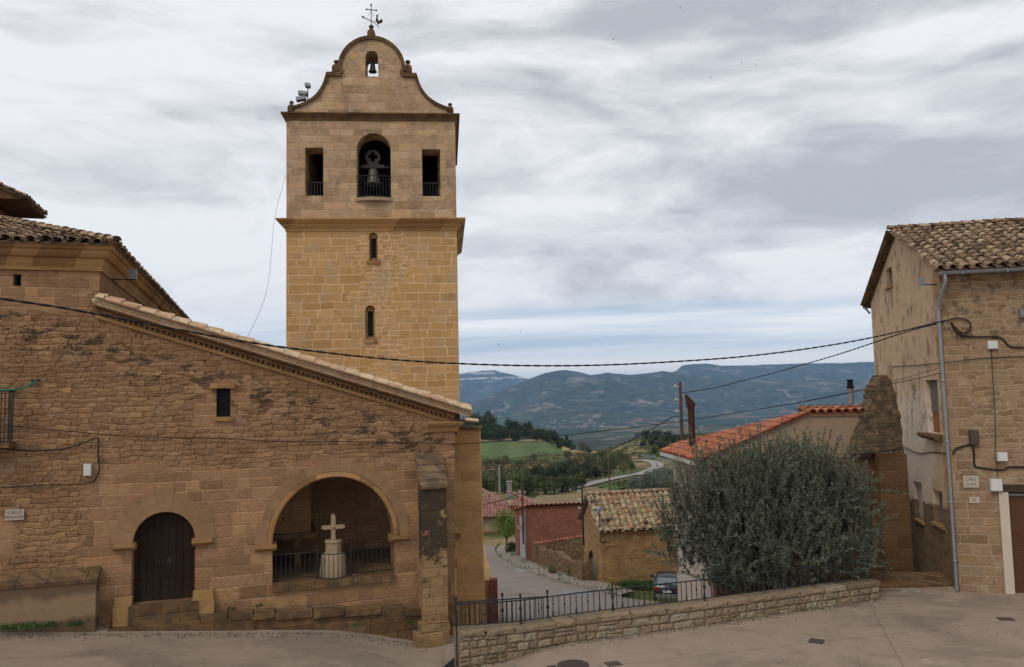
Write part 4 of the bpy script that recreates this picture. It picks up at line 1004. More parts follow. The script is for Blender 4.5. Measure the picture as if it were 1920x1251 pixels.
    prof = [(bo - .04, -1.2), (bo, zf), (-.05, zf + .72), (.0, zf + .72), (0, -1.2)]
    m.wall(prof[::-1], [], bx0, bx1, M=Matrix(((0, 1, 0, 0), (1, 0, 0, 0), (0, 0, 1, 0), (0, 0, 0, 1)))); m.build('buttress', M['buttress'], C)
    cs = MB()
    for i in range(4):
        y0, y1 = bo - .08 + .15 * i, bo + .12 + .15 * i; z0 = zf + .0 + .19 * i
        q = [(y0, z0 - .01), (y0, z0 + .05), (y1 + .1, z0 + .30), (y1 + .1, z0 + .2)]
        cs.wall(q[::-1], [], bx0 - .03 + rg.uniform(-.01, .01), bx1 + .03, M=Matrix(((0, 1, 0, 0), (1, 0, 0, 0), (0, 0, 1, 0), (0, 0, 0, 1))))
    cs.build('buttress_cap', M['capslab'], C)
    m = MB(); m.box((bx0 - .22, bo - .22, -1.3), (bx1 + .0, -.0, -.02), jit=.03); m.box((bx0 - .08, bo - .1, -.03), (bx1 + .02, 0, .22), jit=.03); m.build('buttress_foot', M['buttress'], C)
    # side wall of the porch with its own arch; its frame starts at the corner
    S = Frame(FAC.w(.90, 0.0), 92.3); SL = 4.9
    rot = FAC.o.copy()
    def toC(p): return FAC.loc(S.w(*p))
    Ms = Matrix.Rotation(S.a - FAC.a, 4, 'Z'); Ms.translation = FAC.loc(S.w(0, 0, 0))
    so_ = bpy.data.objects.new('side_wall', None)
    sarch = arch_hole(1.15, 4.15, PZ0, 3.15, 1.55, 20)
    m = MB(); m.wall([(.012, -3), (SL, -3), (SL, 5.25), (.012, 5.25)], [sarch], 0.004, .55, M=Ms); m.build('side_wall', M['pier'], C)
    m = MB(); m.wall([(.95, 1.2), (1.3, 1.2), (1.3, 1.42), (.95, 1.42)], [], -.07, .2, M=Ms); m.build('impost', M['dressed'], C)
    # second buttress at the tower end
    F2 = FAC
    a, b = at_depth(864, 1100, 25.3), at_depth(904, 1100, 25.3); zt2 = at_depth(884, 806, 25.3).z
    la, lb = FAC.loc(a), FAC.loc(b)
    Mb = Matrix.Rotation(-FAC.a, 4, 'Z'); Mb.translation = FAC.loc(Vector((0, 0, 0)))
    m = MB(); m.wall([(a.x - .35, -3), (b.x + .05, -3), (b.x, zt2), (a.x + .02, zt2 + .02), (a.x - .35, zt2 + .02)], [], 25.3, 26.4, M=Mb); m.build('side_buttress', M['pier'], C)
    m = MB(); m.box((a.x - .3, 25.2, zt2), (b.x + .06, 26.5, zt2 + .08), M=Mb); m.build('buttress_cap', M['ledge'], C)
    m = MB(); zq = at_depth(870, 1000, 25.2).z; m.box((a.x - .45, 25.12, zq - .14), (a.x + .03, 25.35, zq), M=Mb); m.build('impost', M['dressed'], C)
    # inside of the porch
    m = MB(); xi0, yi1, zi1 = -4.35, 3.75, 4.95
    fl = [(xi0, .62), (.72, .62), (1.55, yi1), (xi0, yi1)]; m.add([(a_, b_, z_) for z_ in (PZ0 - .25, PZ0) for a_, b_ in fl], [(3, 2, 1, 0), (4, 5, 6, 7), (0, 1, 5, 4), (1, 2, 6, 5), (2, 3, 7, 6), (3, 0, 4, 7)], .5); m.build('porch_floor', M['ledge'], C)
    m = MB(); m.box((xi0, yi1, PZ0), (1.55, yi1 + .3, zi1)); m.box((xi0 - .3, .62, PZ0), (xi0, yi1 + .3, zi1)); m.build('porch_inner_wall', M['facade'], C)
    m = MB(); m.box((xi0 - .3, .62, zi1), (1.2, yi1 + .3, zi1 + .15)); m.build('porch_ceiling', M['darkwood'], C)
    # blocked doorway and bench inside on the left
    m = MB(); m.box((-4.34, 1.9, PZ0 + .95), (-2.75, yi1 - .01, 3.75), jit=.01); m.build('inner_pier', M['facade'], C)
    m = MB(); m.box((-4.34, 1.75, PZ0 + .80), (-2.6, yi1 - .02, PZ0 + .945)); m.box((-3.2, 1.95, PZ0), (-3.02, 2.2, PZ0 + .80)); m.box((-4.34, 1.95, PZ0), (-4.1, 2.2, PZ0 + .80)); m.build('altar_shelf', M['ledge'], C)
    # sloping eave: two brick courses with a row of dentils, then the tiles
    def along(off_y0, off_y1, z0, z1, name, mat, x0=NX - .08, x1=.95):
        m = MB(); q = [(x0, top(x0) + z0), (x1, top(x1) + z0), (x1, top(x1) + z1), (x0, top(x0) + z1)]; m.wall(q, [], off_y0, off_y1); return m.build(name, mat, C)
    M['eavebrick'] = stone_wall('eave brick', [(0, (.24, .12, .06)), (.5, (.32, .18, .095)), (1, (.38, .25, .14))], (.26, .17, .10), .25, .06, .006, contrast=.4, bump=.8, seed=3.)
    along(-.045, .0, -.36, -.27, 'eave_course', M['dressed']); along(-.125, .0, -.19, -.12, 'eave_course', M['eavebrick']); along(-.24, .01, -.10, -.035, 'eave_course', M['eavebrick'])
    m = MB(); x = NX
    while x < .9:
        q = [(x, top(x) - .27), (x + .07, top(x + .07) - .27), (x + .07, top(x + .07) - .19), (x, top(x) - .19)]; m.wall(q, [], -.085, -.001, r=rg.random()); x += .125
    m.build('eave_dentils', M['eavebrick'], C)
    m = MB(); m.sweep([(.2, 0, top(.9) - .34), (1.03, 0, top(.9) - .34), (1.4, 1.5, top(.9) - .34)], [(0, -.26), (.05, -.24), (.09, -.14), (.2, -.06), (.24, .0), (0, .06)]); m.build('corner_cornice', M['dressed'], C)
    L = math.hypot(RK1.x - RK0.x, RK1.z - RK0.z); s = (RK0 - RK1).normalized(); pitch = .235
    ncol = 22
    def span(i):
        sh_ = .266 * (i * pitch) / abs(s.x) * .9; y = -.30 + i * pitch; return (-sh_, L - (0 if y < 1e9 else 0))
    tile_roof(Vector((RK1.x, -.30, RK1.z - .0)), (0, 1, .055), s, ncol, pitch, span, .40, .105, 'porch_roof', M['tile_pale'], C, seed=5)
    for k_, (y_, up_) in enumerate(((-.33, .085), (-.10, .15))): tile_roof(Vector((RK1.x + .03, y_, RK1.z + up_)), (0, 1, .05), s, 1, .26, lambda i: (0, L), .40, .125, 'verge_tiles', M['tile_pale'], C, seed=15 + k_, deck=False)
    along(-.30, .0, -.02, .085, 'verge_bed', M['tile_pale'], NX - .1, 1.30)
    m = MB(); m.tube([FAC.loc(at_depth(872, 786, 21.0)), FAC.loc(at_depth(897, 789, 21.0))], .045, 8); m.build('waterspout', M['tile_pale'], C)
    # nave: side wall, cornice round the corner, hipped tile roof
    m = MB(); m.box((NX - .6, .62, 3), (NX - .002, 24, 9.72)); m.build('nave_side_wall', M['facade'], C)
    zc = 9.90; prof = [(0, -.60), (.05, -.60), (.05, -.50), (.08, -.44), (.10, -.36), (.10, -.30), (.18, -.28), (.24, -.20), (.25, -.12), (.30, -.10), (.34, -.02), (.34, .0), (0, .03)]
    m = MB(); m.sweep([(-17, 0, zc), (NX, 0, zc), (NX, 24, zc)], prof); m.build('nave_cornice', M['dressed'], C)
    ov = .42; e0 = Vector((NX + ov, -ov, zc + .02)); pit = math.tan(math.radians(18.5)); pitch = .28; depth = 5.2
    sl = Vector((0, 1, pit)).normalized(); kk = math.sqrt(1 + pit * pit)
    tile_roof(e0, (-1, 0, 0), sl, 33, pitch, lambda i: (0, max(.3, min((i + .4) * pitch, depth) * kk)), .40, None, 'nave_roof', M['tile_old'], C, seed=8, jit=1.8,
              ridge=[(e0 + Vector((.02, -.02, .05)), e0 + Vector((-depth, depth, depth * pit + .05)))])
    sl2 = Vector((-1, 0, pit)).normalized()
    tile_roof(e0, (0, 1, 0), sl2, 84, pitch, lambda i: (0, max(.3, min((i + .4) * pitch, depth) * kk)), .40, None, 'nave_roof', M['tile_old'], C, seed=9)
    # taller part of the nave further back, its eave corner shows at the very left
    q = FAC.at(50, 388, 5.0); zz = q.z + .22
    m = MB(); m.box((-17, 5.5, 10), (q.x - .95, 20, zz - .12)); m.build('upper_wall', M['facade'], C)
    m = MB(); m.wall([(q.x - .12, zz - .04), (q.x - .12, zz + .02), (-17, zz + 2.9), (-17, zz - .04)], [], 4.8, 7.5); m.build('upper_eave', M['coping'], C)
    tile_roof(Vector((q.x - .02, 4.72, zz + .02)), (0, 1, 0), Vector((-1, 0, .46)), 10, .28, lambda i: (0, 5.5), .36, None, 'upper_roof', M['tile_old'], C, seed=13, jit=1.6)
    return C
build_church()

# ------------------------------------------------------------------ low stone wall with its railing
t = material('pale wall blocks', .93, .15); r_ = rnd_attr(t); n = t.noise(t.o, 9, 7, .68); n2 = t.noise(t.o, 2.2, 5, .6); n3 = t.noise(t.o, 40, 4, .7)
c_ = t.ramp(r_, [(0, (.31, .215, .13)), (.35, (.44, .325, .205)), (.6, (.40, .275, .185)), (.8, (.50, .385, .25)), (1, (.46, .39, .29))])
c_ = t.scale_col(c_, t.add(.40, t.add(t.mul(n, .6), t.mul(n2, .55))))
c_ = t.scale_col(c_, .72); c_ = t.mix(t.mul(t.sstep(t.add(n, t.mul(n2, .45)), .70, .84), .72), c_, (.13, .11, .085))
M['blocks'] = finish(t, c_, t.add(n, t.mul(n3, .6)), 1.0, .03)
M['mortar'] = plain('earthy mortar', (.20, .145, .09), .95, .1, .4, 12, bump=.5)
def block(m, c, ax, ay, L, D, H, rg, bulge=.025, edge=.03):
    """a rough-hewn block: c = front bottom left corner, ax along the wall, ay into the wall"""
    nx, nz = 5, 4; az = Vector((0, 0, 1)); vs = []; r = rg.random(); idx = {}
    for side in (0, 1):
        for i in range(nx + 1):
            for k in range(nz + 1):
                u, v = i / nx, k / nz; ed = min(u, 1 - u) * L, min(v, 1 - v) * H; inn = min(1, min(ed) / edge)
                uu = u * L; vv = v * H
                if i in (0, nx): uu += (.013 if i == 0 else -.013) * rg.uniform(.0, 2.6)
                if k in (0, nz): vv += (.011 if k == 0 else -.011) * rg.uniform(.0, 2.6)
                dep = 0 if side else (-bulge * inn + rg.uniform(-.012, .012) * inn)
                idx[side, i, k] = len(vs); vs.append(c + ax * uu + az * vv + ay * (D if side else dep))
    fs = []
    for i in range(nx):
        for k in range(nz): fs.append((idx[0, i, k], idx[0, i + 1, k], idx[0, i + 1, k + 1], idx[0, i, k + 1]))
        fs.append((idx[0, i, nz], idx[0, i + 1, nz], idx[1, i + 1, nz], idx[1, i, nz])); fs.append((idx[0, i + 1, 0], idx[0, i, 0], idx[1, i, 0], idx[1, i + 1, 0]))
    for k in range(nz):
        fs.append((idx[0, 0, k + 1], idx[1, 0, k + 1], idx[1, 0, k], idx[0, 0, k])); fs.append((idx[0, nx, k], idx[1, nx, k], idx[1, nx, k + 1], idx[0, nx, k + 1]))
    m.add(vs, fs, r, False)
WL = [0]
for a, b in zip(WALL_LINE, WALL_LINE[1:]): WL.append(WL[-1] + (b - a).length)
def wall_at(d):
    d = min(max(d, 0), WL[-1]); i = max(0, min(len(WL) - 2, int(np.searchsorted(WL, d)) - 1)); t = (d - WL[i]) / (WL[i + 1] - WL[i])
    ax = (WALL_LINE[min(i + 2, len(WL) - 1)] - WALL_LINE[max(i - 1, 0)]); ax.z = 0; ax.normalize(); return WALL_LINE[i].lerp(WALL_LINE[i + 1], t), ax
TOP_PX = [1184, 1180, 1175, 1158, 1146, 1136, 1122, 1108, 1096, 1089]
WALL_D = [min(range(len(WALL_LINE)), key=lambda i: (WALL_LINE[i] - q).length) for q in WALL_BASE]
WALL_TZ = [at_depth(px, py, q.y).z for px, py, q in zip((862, 930, 1000, 1100, 1200, 1300, 1400, 1500, 1600, 1650), TOP_PX, WALL_BASE)]
WALL_TZ = [WALL_TZ[0]] + [(WALL_TZ[i - 1] + 2 * WALL_TZ[i] + WALL_TZ[i + 1]) / 4 for i in range(1, len(WALL_TZ) - 1)] + [WALL_TZ[-1]]
print('wall tops', [round(v, 2) for v in WALL_TZ], tuple(E0))
def wall_top(d): return float(np.interp(d, [WL[i] for i in WALL_D], WALL_TZ))
z0_, z1_ = WALL_TZ[0], WALL_TZ[-1]
def build_low_wall():
    W = thing('stone_parapet', 'low parapet wall of pale rough-hewn stone blocks along the plaza edge', 'wall')
    rg = random.Random(11); m = MB(); D = .46
    zl = [-.42]
    for k in range(5): zl.append(zl[-1] + (.20, .20, .19, .18, .19)[k])
    for k in range(5):
        d = -.02 if k % 2 else 0.0
        while d < WL[-1] - .05:
            L = min(rg.choice((rg.uniform(.2, .34), rg.uniform(.3, .6))), WL[-1] - d)
            if WL[-1] - d - L < .18: L = WL[-1] - d
            p, ax = wall_at(d + L / 2); p0, _ = wall_at(d); ay = Vector((-ax.y, ax.x, 0))
            top = wall_top(d) - .15; za, zb = zl[k], min(zl[k + 1], top)
            if top - zb < .07: zb = top
            if zb - za > .06:
                if zb - za > .16 and rg.random() < .16:
                    zm = za + (zb - za) * rg.uniform(.4, .6); block(m, p - ax * (L / 2) + Vector((0, 0, za - p.z)), ax, ay, L, .22, zm - za, rg, .018); block(m, p - ax * (L / 2) + Vector((0, 0, zm - p.z)), ax, ay, L, .22, zb - zm, rg, .018)
                else: block(m, p - ax * (L / 2) + Vector((0, 0, za - p.z)), ax, ay, L, .22, zb - za, rg, rg.uniform(.012, .036))
            d += L
    m.build('wall_face', M['blocks'], W)
    m = MB(); n = 40
    for i in range(n):
        da, db = WL[-1] * i / n, WL[-1] * (i + 1) / n; (pa, xa), (pb, xb) = wall_at(da), wall_at(db); ya, yb = Vector((-xa.y, xa.x, 0)), Vector((-xb.y, xb.x, 0))
        q = [pa + ya * .02, pb + yb * .02, pb + yb * D, pa + ya * D]; t0, t1 = wall_top(da) - .14, wall_top(db) - .14
        m.add([Vector((v.x, v.y, -6)) for v in q] + [Vector((v.x, v.y, t)) for v, t in zip(q, (t0, t1, t1, t0))], [(3, 2, 1, 0), (4, 5, 6, 7), (0, 1, 5, 4), (2, 3, 7, 6)] + ([(3, 0, 4, 7)] if i == 0 else []) + ([(1, 2, 6, 5)] if i == n - 1 else []), .5)
    m.build('wall_core', M['mortar'], W)
    m = MB(); d = -.03
    while d < WL[-1]:
        L = min(rg.uniform(.5, 1.15), WL[-1] + .03 - d)
        if WL[-1] + .03 - d - L < .3: L = WL[-1] + .03 - d
        p, ax = wall_at(d + L / 2); ay = Vector((-ax.y, ax.x, 0)); h = wall_top(d + L / 2)
        sl = (wall_top(d + L) - wall_top(d)) / max(L, .01)
        block(m, p - ax * (L / 2) - ay * .025 + Vector((0, 0, h - .152 - p.z)), ax, ay, L, D + .06, .155 + rg.uniform(-.008, .012), rg, .02, .05); d += L
    m.build('coping', M['blocks'], W)
    # end face of the wall, quoin blocks
    m = MB(); p, ax = wall_at(0); ay = Vector((-ax.y, ax.x, 0))
    for k in range(5):
        za, zb = zl[k], min(zl[k + 1], z0_ - .15)
        if zb - za > .06: block(m, p + ay * D - ax * .012 + Vector((0, 0, za - p.z)), -ay, ax, D, .15, zb - za, rg, .012)
    p, ax = wall_at(WL[-1]); ay = Vector((-ax.y, ax.x, 0))
    m.build('wall_end', M['blocks'], W); m = MB()
    for k in range(5):
        za, zb = zl[k], min(zl[k + 1], z1_ - .15)
        if zb - za > .06: block(m, p + ax * .012 + Vector((0, 0, za - p.z)), ay, -ax, D, .15, zb - za, rg, .012)
    m.build('wall_end', M['blocks'], W)
build_low_wall()
def fence(name, label, pfun, length, ztop, zbot, spacing, post_d, knob=True, foot=None):
    """pfun(d) -> (point, direction); posts at post_d"""
    F = thing(name, label, 'railing')
    def rail(z, r):
        m = MB(); n = max(2, int(length / .5)); m.tube([Vector((pfun(length * i / n)[0].x, pfun(length * i / n)[0].y, z(length * i / n))) for i in range(n + 1)], r, 6); m.build('rail', M['iron'], F)
    rail(ztop, .019); rail(zbot, .015)
    h = ztop(0) - zbot(0)
    def baluster(fat):
        m = MB(); m.tube([(0, 0, 0), (0, 0, h)], .0115, 5)
        if fat == 1: m.lathe((0, 0, h * .52), [(.011, -.035), (.026, -.012), (.026, .012), (.011, .035)], 8)
        if fat == 2: m.lathe((0, 0, 0), [(.03, 0), (.026, h * .12), (.013, h * .34)], 6); m.lathe((0, 0, h * .62), [(.011, -.03), (.022, 0), (.011, .03)], 8)
        return m
    def post():
        m = MB(); m.tube([(0, 0, -.16), (0, 0, h + .10)], .020, 6); m.lathe((0, 0, h + .10), [(.012, -.02), (.038, .012), (.038, .045), (.01, .07)], 8); m.lathe((0, 0, h * .62), [(.02, -.06), (.042, -.02), (.042, .02), (.02, .06)], 8)
        m.lathe((0, 0, -.02), [(.046, 0), (.040, h * .12), (.022, h * .40)], 6); return m
    protos = {}
    def place(kind, mk, nm, d):
        p, ax = pfun(d); 
        if kind not in protos: o = mk().build(nm, M['iron'], F); protos[kind] = o
        else: o = protos[kind].copy(); COL.objects.link(o)
        o.location = (p.x, p.y, zbot(d)); o.rotation_euler = (0, 0, math.atan2(ax.y, ax.x))
    n = int(length / spacing)
    for i in range(n + 1):
        d = i * length / n
        if any(abs(d - q) < spacing * .5 for q in post_d): continue
        k = 0 if i % 2 else (2 if i % 4 == 0 else 1); place(k, lambda: baluster(k), 'baluster', d)
    for q in post_d: place('post', post, 'post', q)
    return F
def rail_line(d):
    p, ax = wall_at(d); return p + Vector((-ax.y, ax.x, 0)) * .27, ax
fence('parapet_railing', 'black wrought iron railing standing on the pale stone parapet', rail_line, WL[-1] - .12, lambda d: wall_top(d) + .55, lambda d: wall_top(d) + .06, .155, [0, 1.62, 4.1, 6.8, 9.4, WL[-1] - .12])
gA, gB = Vector((-1.52, 19.95, 0)), Vector((.75, 20.55, 0))
def ramp_line(d):
    ax = (gB - gA).normalized(); return gA + ax * d, ax
LR = (gB - gA).length; RZ1 = at_depth(860, 1129, 20).z
fence('ramp_railing', 'shorter black iron railing behind the parapet end beside the church buttress', ramp_line, LR, lambda d: RZ1 - .02 * d, lambda d: RZ1 - .68 - .02 * d, .115, [0, LR * .5, LR])
m = MB(); p, ax = wall_at(0); q = p - ax * .06 + Vector((-ax.y, ax.x, 0)) * .05
m.tube([(q.x, q.y, -.4), (q.x, q.y, z0_ + .72)], .017, 6); m.lathe((q.x, q.y, z0_ + .72), [(.012, -.02), (.034, .01), (.034, .04), (.01, .065)], 8); m.lathe((q.x, q.y, z0_ + .28), [(.017, -.06), (.042, -.02), (.042, .04), (.017, .08)], 8)
m.build('end_post', M['iron'], None, 'tall thin iron post standing against the near end of the stone parapet', 'post')
# drain across the street mouth, manholes, covers
def grate(c, ax, L, Wd, name, label, mat='greyplastic', bars=14):
    G = thing(name, label, 'drain grate', (c.x, c.y, plaza_z(c.x, c.y)), math.atan2(ax.y, ax.x)); m = MB()
    m.box((-L / 2, -Wd / 2, -.05), (L / 2, Wd / 2, .004)); m.build('drain_pit', M['darkhole'], G)
    m = MB()
    for i in range(bars): x = -L / 2 + L * (i + .5) / bars; m.box((x - L / bars * .3, -Wd / 2, .005), (x + L / bars * .3, Wd / 2, .016))
    for s in (-1, 1): m.box((-L / 2, s * Wd / 2 - .015, .004), (L / 2, s * Wd / 2 + .015, .018))
    m.build('grating', M[mat], G); return G
a, b = on_level(812, 1251), on_level(861, 1212); grate((a + b) / 2, (b - a).normalized(), (b - a).length * 1.5, .26, 'drain_grate', 'long dark drain grate crossing the street mouth by the parapet end', 'iron', bars=30)
M['castiron'] = plain('cast iron', (.085, .06, .052), .7, .3, .4, 14, .3, .5)
def manhole(c, r, label):
    G = thing('manhole_cover', label, 'manhole cover', (c.x, c.y, 0)); m = MB(); m.lathe((0, 0, 0), [(r, -.03), (r, .006), (r * .93, .010), (r * .90, .006)], 40); m.build('cover_ring', M['castiron'], G)
    m = MB(); m.lathe((0, 0, 0), [(r * .90, -.02), (r * .90, .008)], 40)
    for i in range(9):
        y = r * .82 * (i - 4) / 4.3; w = math.sqrt(max(0, (r * .84) ** 2 - y * y)); m.box((-w, y - r * .045, .0082), (w, y + r * .045, .016))
    m.build('cover_plate', M['castiron'], G)
manhole(on_level(1075, 1247), .36, 'round cast iron manhole cover on the plaza near the parapet')
def cover(px, py, sx, sy, rot, label):
    c = on_level(px, py); m = MB(); G = thing('access_cover', label, 'cover plate', (c.x, c.y, 0), rot); m.box((-sx, -sy, -.03), (sx, sy, .006)); m.build('frame', M['castiron'], G)
    m = MB(); m.box((-sx * .88, -sy * .88, -.02), (sx * .88, sy * .88, .010)); m.build('plate', M['castiron'], G)
cover(1150, 1245, .17, .15, .3, 'small square iron cover beside the round manhole')
cover(1035, 1250, .10, .08, .3, 'tiny iron cover left of the round manhole')
cover(1531, 1202.5, .17, .19, -.5, 'rust brown square cover in the middle of the plaza')
cover(1886, 1161, .19, .15, -.2, 'dark square cover in the plaza before the right house door')

# ------------------------------------------------------------------ stone cross and its railing in the porch arch
def build_cross():
    off = .42; o = fx(625, 1089, off); zb = PZ0 + .012; k = 20.6 / FPX * 1.0
    zt_ = lambda py: fx(625, py, off).z
    X = thing('stone_cross', 'cream carved stone cross on a stepped pedestal inside the porch arch', 'cross', FAC.w(o.x, off, zb), FAC.a)
    h = lambda py: zt_(py) - zb
    m = MB(); R = .35; m.lathe((0, 0, 0), [(R, 0), (R, h(1062)), (R * .93, h(1058)), (R * .92, h(1042)), (R * .80, h(1038)), (R * .78, h(1037))], 24); m.build('pedestal_drum', M['creamstone'], X)
    m = MB(); r = .165; m.lathe((0, 0, 0), [(r, h(1037)), (r * .9, h(1034)), (r * .88, h(1018)), (r, h(1016)), (r * .95, h(1012.5))], 8, True)
    for s in (-1, 1): m.lathe((s * .07, -r * .9, h(1026)), [(.001, -.05), (.045, -.03), (.045, .03), (.001, .05)], 8)
    m.build('pedestal_block', M['creamstone'], X)
    m = MB(); w = .075; zc = h(988); top = h(963); bot = h(1013)
    w = .058
    m.wall([(-w, bot), (w, bot), (w * .9, bot + .2), (w, zc - .06), (.10, zc - .05), (.22, zc - .055), (.29, zc - .035), (.31, zc), (.29, zc + .035), (.22, zc + .05), (.10, zc + .045), (w, zc + .055), (w * 1.05, zc + .16), (w * .95, top - .07), (w * .45, top - .01), (-w * .3, top), (-w * .9, top - .05), (-w * 1.05, zc + .16), (-w, zc + .055), (-.10, zc + .045), (-.22, zc + .05), (-.29, zc + .035), (-.31, zc), (-.29, zc - .035), (-.22, zc - .055), (-.10, zc - .05), (-w, zc - .06), (-w * .9, bot + .2)], [], -.055, .055)
    m.lathe((0, -.05, zc), [(.001, -.05), (.045, -.035), (.055, 0), (.045, .035), (.001, .05)], 10)
    m.build('cross_body', M['creamstone'], X)
    # railing bowed around the pedestal
    F = framed('porch_railing', 'black iron railing on the porch sill bowed out around the cross', 'railing', FAC)
    x0, x1 = PX0 + .03, PX1 - .03; cx = o.x; yr = .10; br = .44
    path = [(x0, yr)] + [(cx - br, yr)] + [(cx + br * math.cos(a), yr - .5 * math.sin(a)) for a in np.linspace(math.pi, 0, 13)][1:-1] + [(cx + br, yr), (x1, yr)]
    for z in (PZ0 + .09, PZ0 + .70):
        m = MB(); m.tube([(x, y, z) for x, y in path], .014, 6); m.build('rail', M['iron'], F)
    proto = None; d = 0; pts = [Vector((x, y, 0)) for x, y in path]
    for a, b in zip(pts, pts[1:]):
        L = (b - a).length; n = max(1, int(round(L / .118)))
        for i in range(n):
            q = a.lerp(b, (i + .5) / n)
            if proto is None: m = MB(); m.tube([(0, 0, 0), (0, 0, .63)], .0095, 5); proto = m.build('baluster', M['iron'], F); ob = proto
            else: ob = proto.copy(); COL.objects.link(ob)
            ob.location = (q.x, q.y, PZ0 + .08)
    for x in (cx - br, cx + br):
        m = MB(); m.tube([(x, yr, PZ0), (x, yr, PZ0 + .80)], .02, 6); m.lathe((x, yr, PZ0 + .80), [(.012, -.01), (.032, .02), (.01, .06)], 8); m.build('post', M['iron'], F)
build_cross()

# ------------------------------------------------------------------ house on the right
HOU = Frame(on_level(1799, 1110), 77.3)
def hx(px, py, off=0): return HOU.at(px, py, off)          # on the gable wall
def hf(px, py, xoff=0): return HOU.side(px, py, xoff)      # on the front wall (x = 0): y runs left, negative = right
def gable_stain(t, x, y, z, u, pv, nf, nm, nb):
    n = t.noise(t.vscale(pv, (1.5, .55, 1)), 1.2, 7, .7, .4)
    return t.mul(t.sstep(n, .52, .68), t.mul(t.sstep(z, 2.5, 5), .62))
def plaster_mat():
    t = material('peeling gable plaster', .93, .15); x, y, z = t.sep(t.o); pv = t.xyz(t.add(x, t.mul(y, .7)), z, 0.); u = t.add(x, y)
    nf = t.noise(t.o, 18, 6, .68); nm = t.noise(pv, 2.0, 6, .66); nb = t.noise(pv, .6, 5, .6)
    up = t.mix(nb, (.47, .335, .215), (.60, .455, .315)); wh = t.mix(nm, (.60, .50, .40), (.78, .69, .60))
    sel = t.mul(t.sstep(t.add(z, t.mul(t.sub(nm, .5), 3)), 6.2, 5.2), t.sstep(t.add(x, t.mul(t.sub(nb, .5), 4)), 1.2, 2.2))
    col = t.mix(sel, up, wh)
    # bare stone showing near the front edge and where the plaster fell
    rc, d = ashlar(t, u, z, .5, .27, 9.); r0, r1, r2 = t.sep(rc)
    st = t.scale_col(t.ramp(r0, [(0, (.30, .19, .095)), (.6, (.40, .27, .15)), (1, (.44, .30, .14))]), t.add(.6, t.mul(nf, .7)))
    st = t.mix(t.sstep(d, .012, .004), st, (.36, .27, .17))
    ex = t.f('MAXIMUM', t.sstep(t.add(x, t.mul(t.sub(nm, .5), 1.4)), .75, .55), t.sstep(t.add(nm, t.mul(t.sub(nf, .5), .15)), .64, .68))
    col = t.mix(ex, col, st)
    # damp rendered foot
    foot = t.sstep(t.add(t.add(z, t.mul(x, .06)), t.mul(t.sub(nm, .5), .5)), 2.42, 2.32)
    rr, rd = rubble(t, u, z, 3.2, 6, 2.); q0, q1, q2 = t.sep(rr)
    ft = t.mix(t.sstep(nm, .47, .53), t.mix(nb, (.17, .12, .075), (.24, .175, .115)), t.scale_col(t.ramp(q0, [(0, (.14, .085, .045)), (1, (.28, .19, .11))]), t.add(.5, t.mul(nf, .9))))
    col = t.mix(foot, col, ft)
    n = t.noise(t.vscale(pv, (1.5, .85, 1)), 1.3, 9, .76, .6)
    col = t.mix(t.mul(t.sstep(n, .50, .62), t.mul(t.sstep(z, 3.2, 5.5), .72)), col, (.12, .095, .075))
    col = t.mix(1.0, t.scale_col(col, t.add(.62, t.mul(nf, .72))), (.97, .92, .875), 'MULTIPLY')
    return finish(t, col, t.add(t.add(nm, t.mul(nf, .5)), t.mul(foot, -.4)), .7, .03)
M['gable'] = plaster_mat()
def house_mask(t, x, y, z, u):
    n = t.mul(t.sub(t.noise(t.xyz(u, z, 5.), 1.0, 4, .6), .5), 1.2)
    a = t.sstep(t.add(y, n), -.65, -.5); b = t.mul(t.sstep(t.add(z, n), 3.6, 3.9, 1, 0), t.sstep(t.add(y, n), -1.6, -1.3))
    return t.f('MAXIMUM', a, b)
def house_wash(t, x, y, z, u, pv, nf, nm, nb):
    return t.mul(t.mul(t.sstep(t.noise(pv, 1.1, 8, .72, .5), .54, .62), t.sstep(z, 6.8, 5.8)), .6)
def house_stain(t, x, y, z, u, pv, nf, nm, nb):
    return t.mul(t.mul(t.sstep(t.noise(pv, 3.2, 4, .6), .54, .6), t.sstep(z, 6.6, 7.6)), .55)
M['house_front'] = stone_wall('house front masonry', [(0, (.27, .18, .11)), (.3, (.37, .26, .165)), (.6, (.44, .325, .215)), (.8, (.40, .28, .17)), (.94, (.48, .34, .20)), (.975, (.47, .32, .13)), (1, (.42, .38, .32))], (.50, .40, .295), .55, .27, .018, 'mixed', house_mask, house_stain, (.10, .075, .06), (2.6, 6.0), .40, .9, 1.0, seed=6., gain=(.69, .625, .56), recess=.3, grit=.75, wash=(house_wash, (.60, .50, .39)))
M['jamb'] = plain('painted jamb', (.52, .43, .345), .9, .2, .22, 4, bump=.3)
M['shutter'] = plain('brown roller shutter', (.105, .042, .022), .7, .3, .3, 6)
M['windowwood'] = plain('orange brown window wood', (.25, .11, .035), .7, .3, .3, 8)
M['greenblind'] = plain('grey green roller blind', (.17, .17, .13), .7, .3, .3, 8)
M['rafter'] = plain('dark rafter', (.05, .033, .022), .9, .2, .4, 8)
XYs = Matrix(((0, 1, 0, 0), (1, 0, 0, 0), (0, 0, 1, 0), (0, 0, 0, 1)))
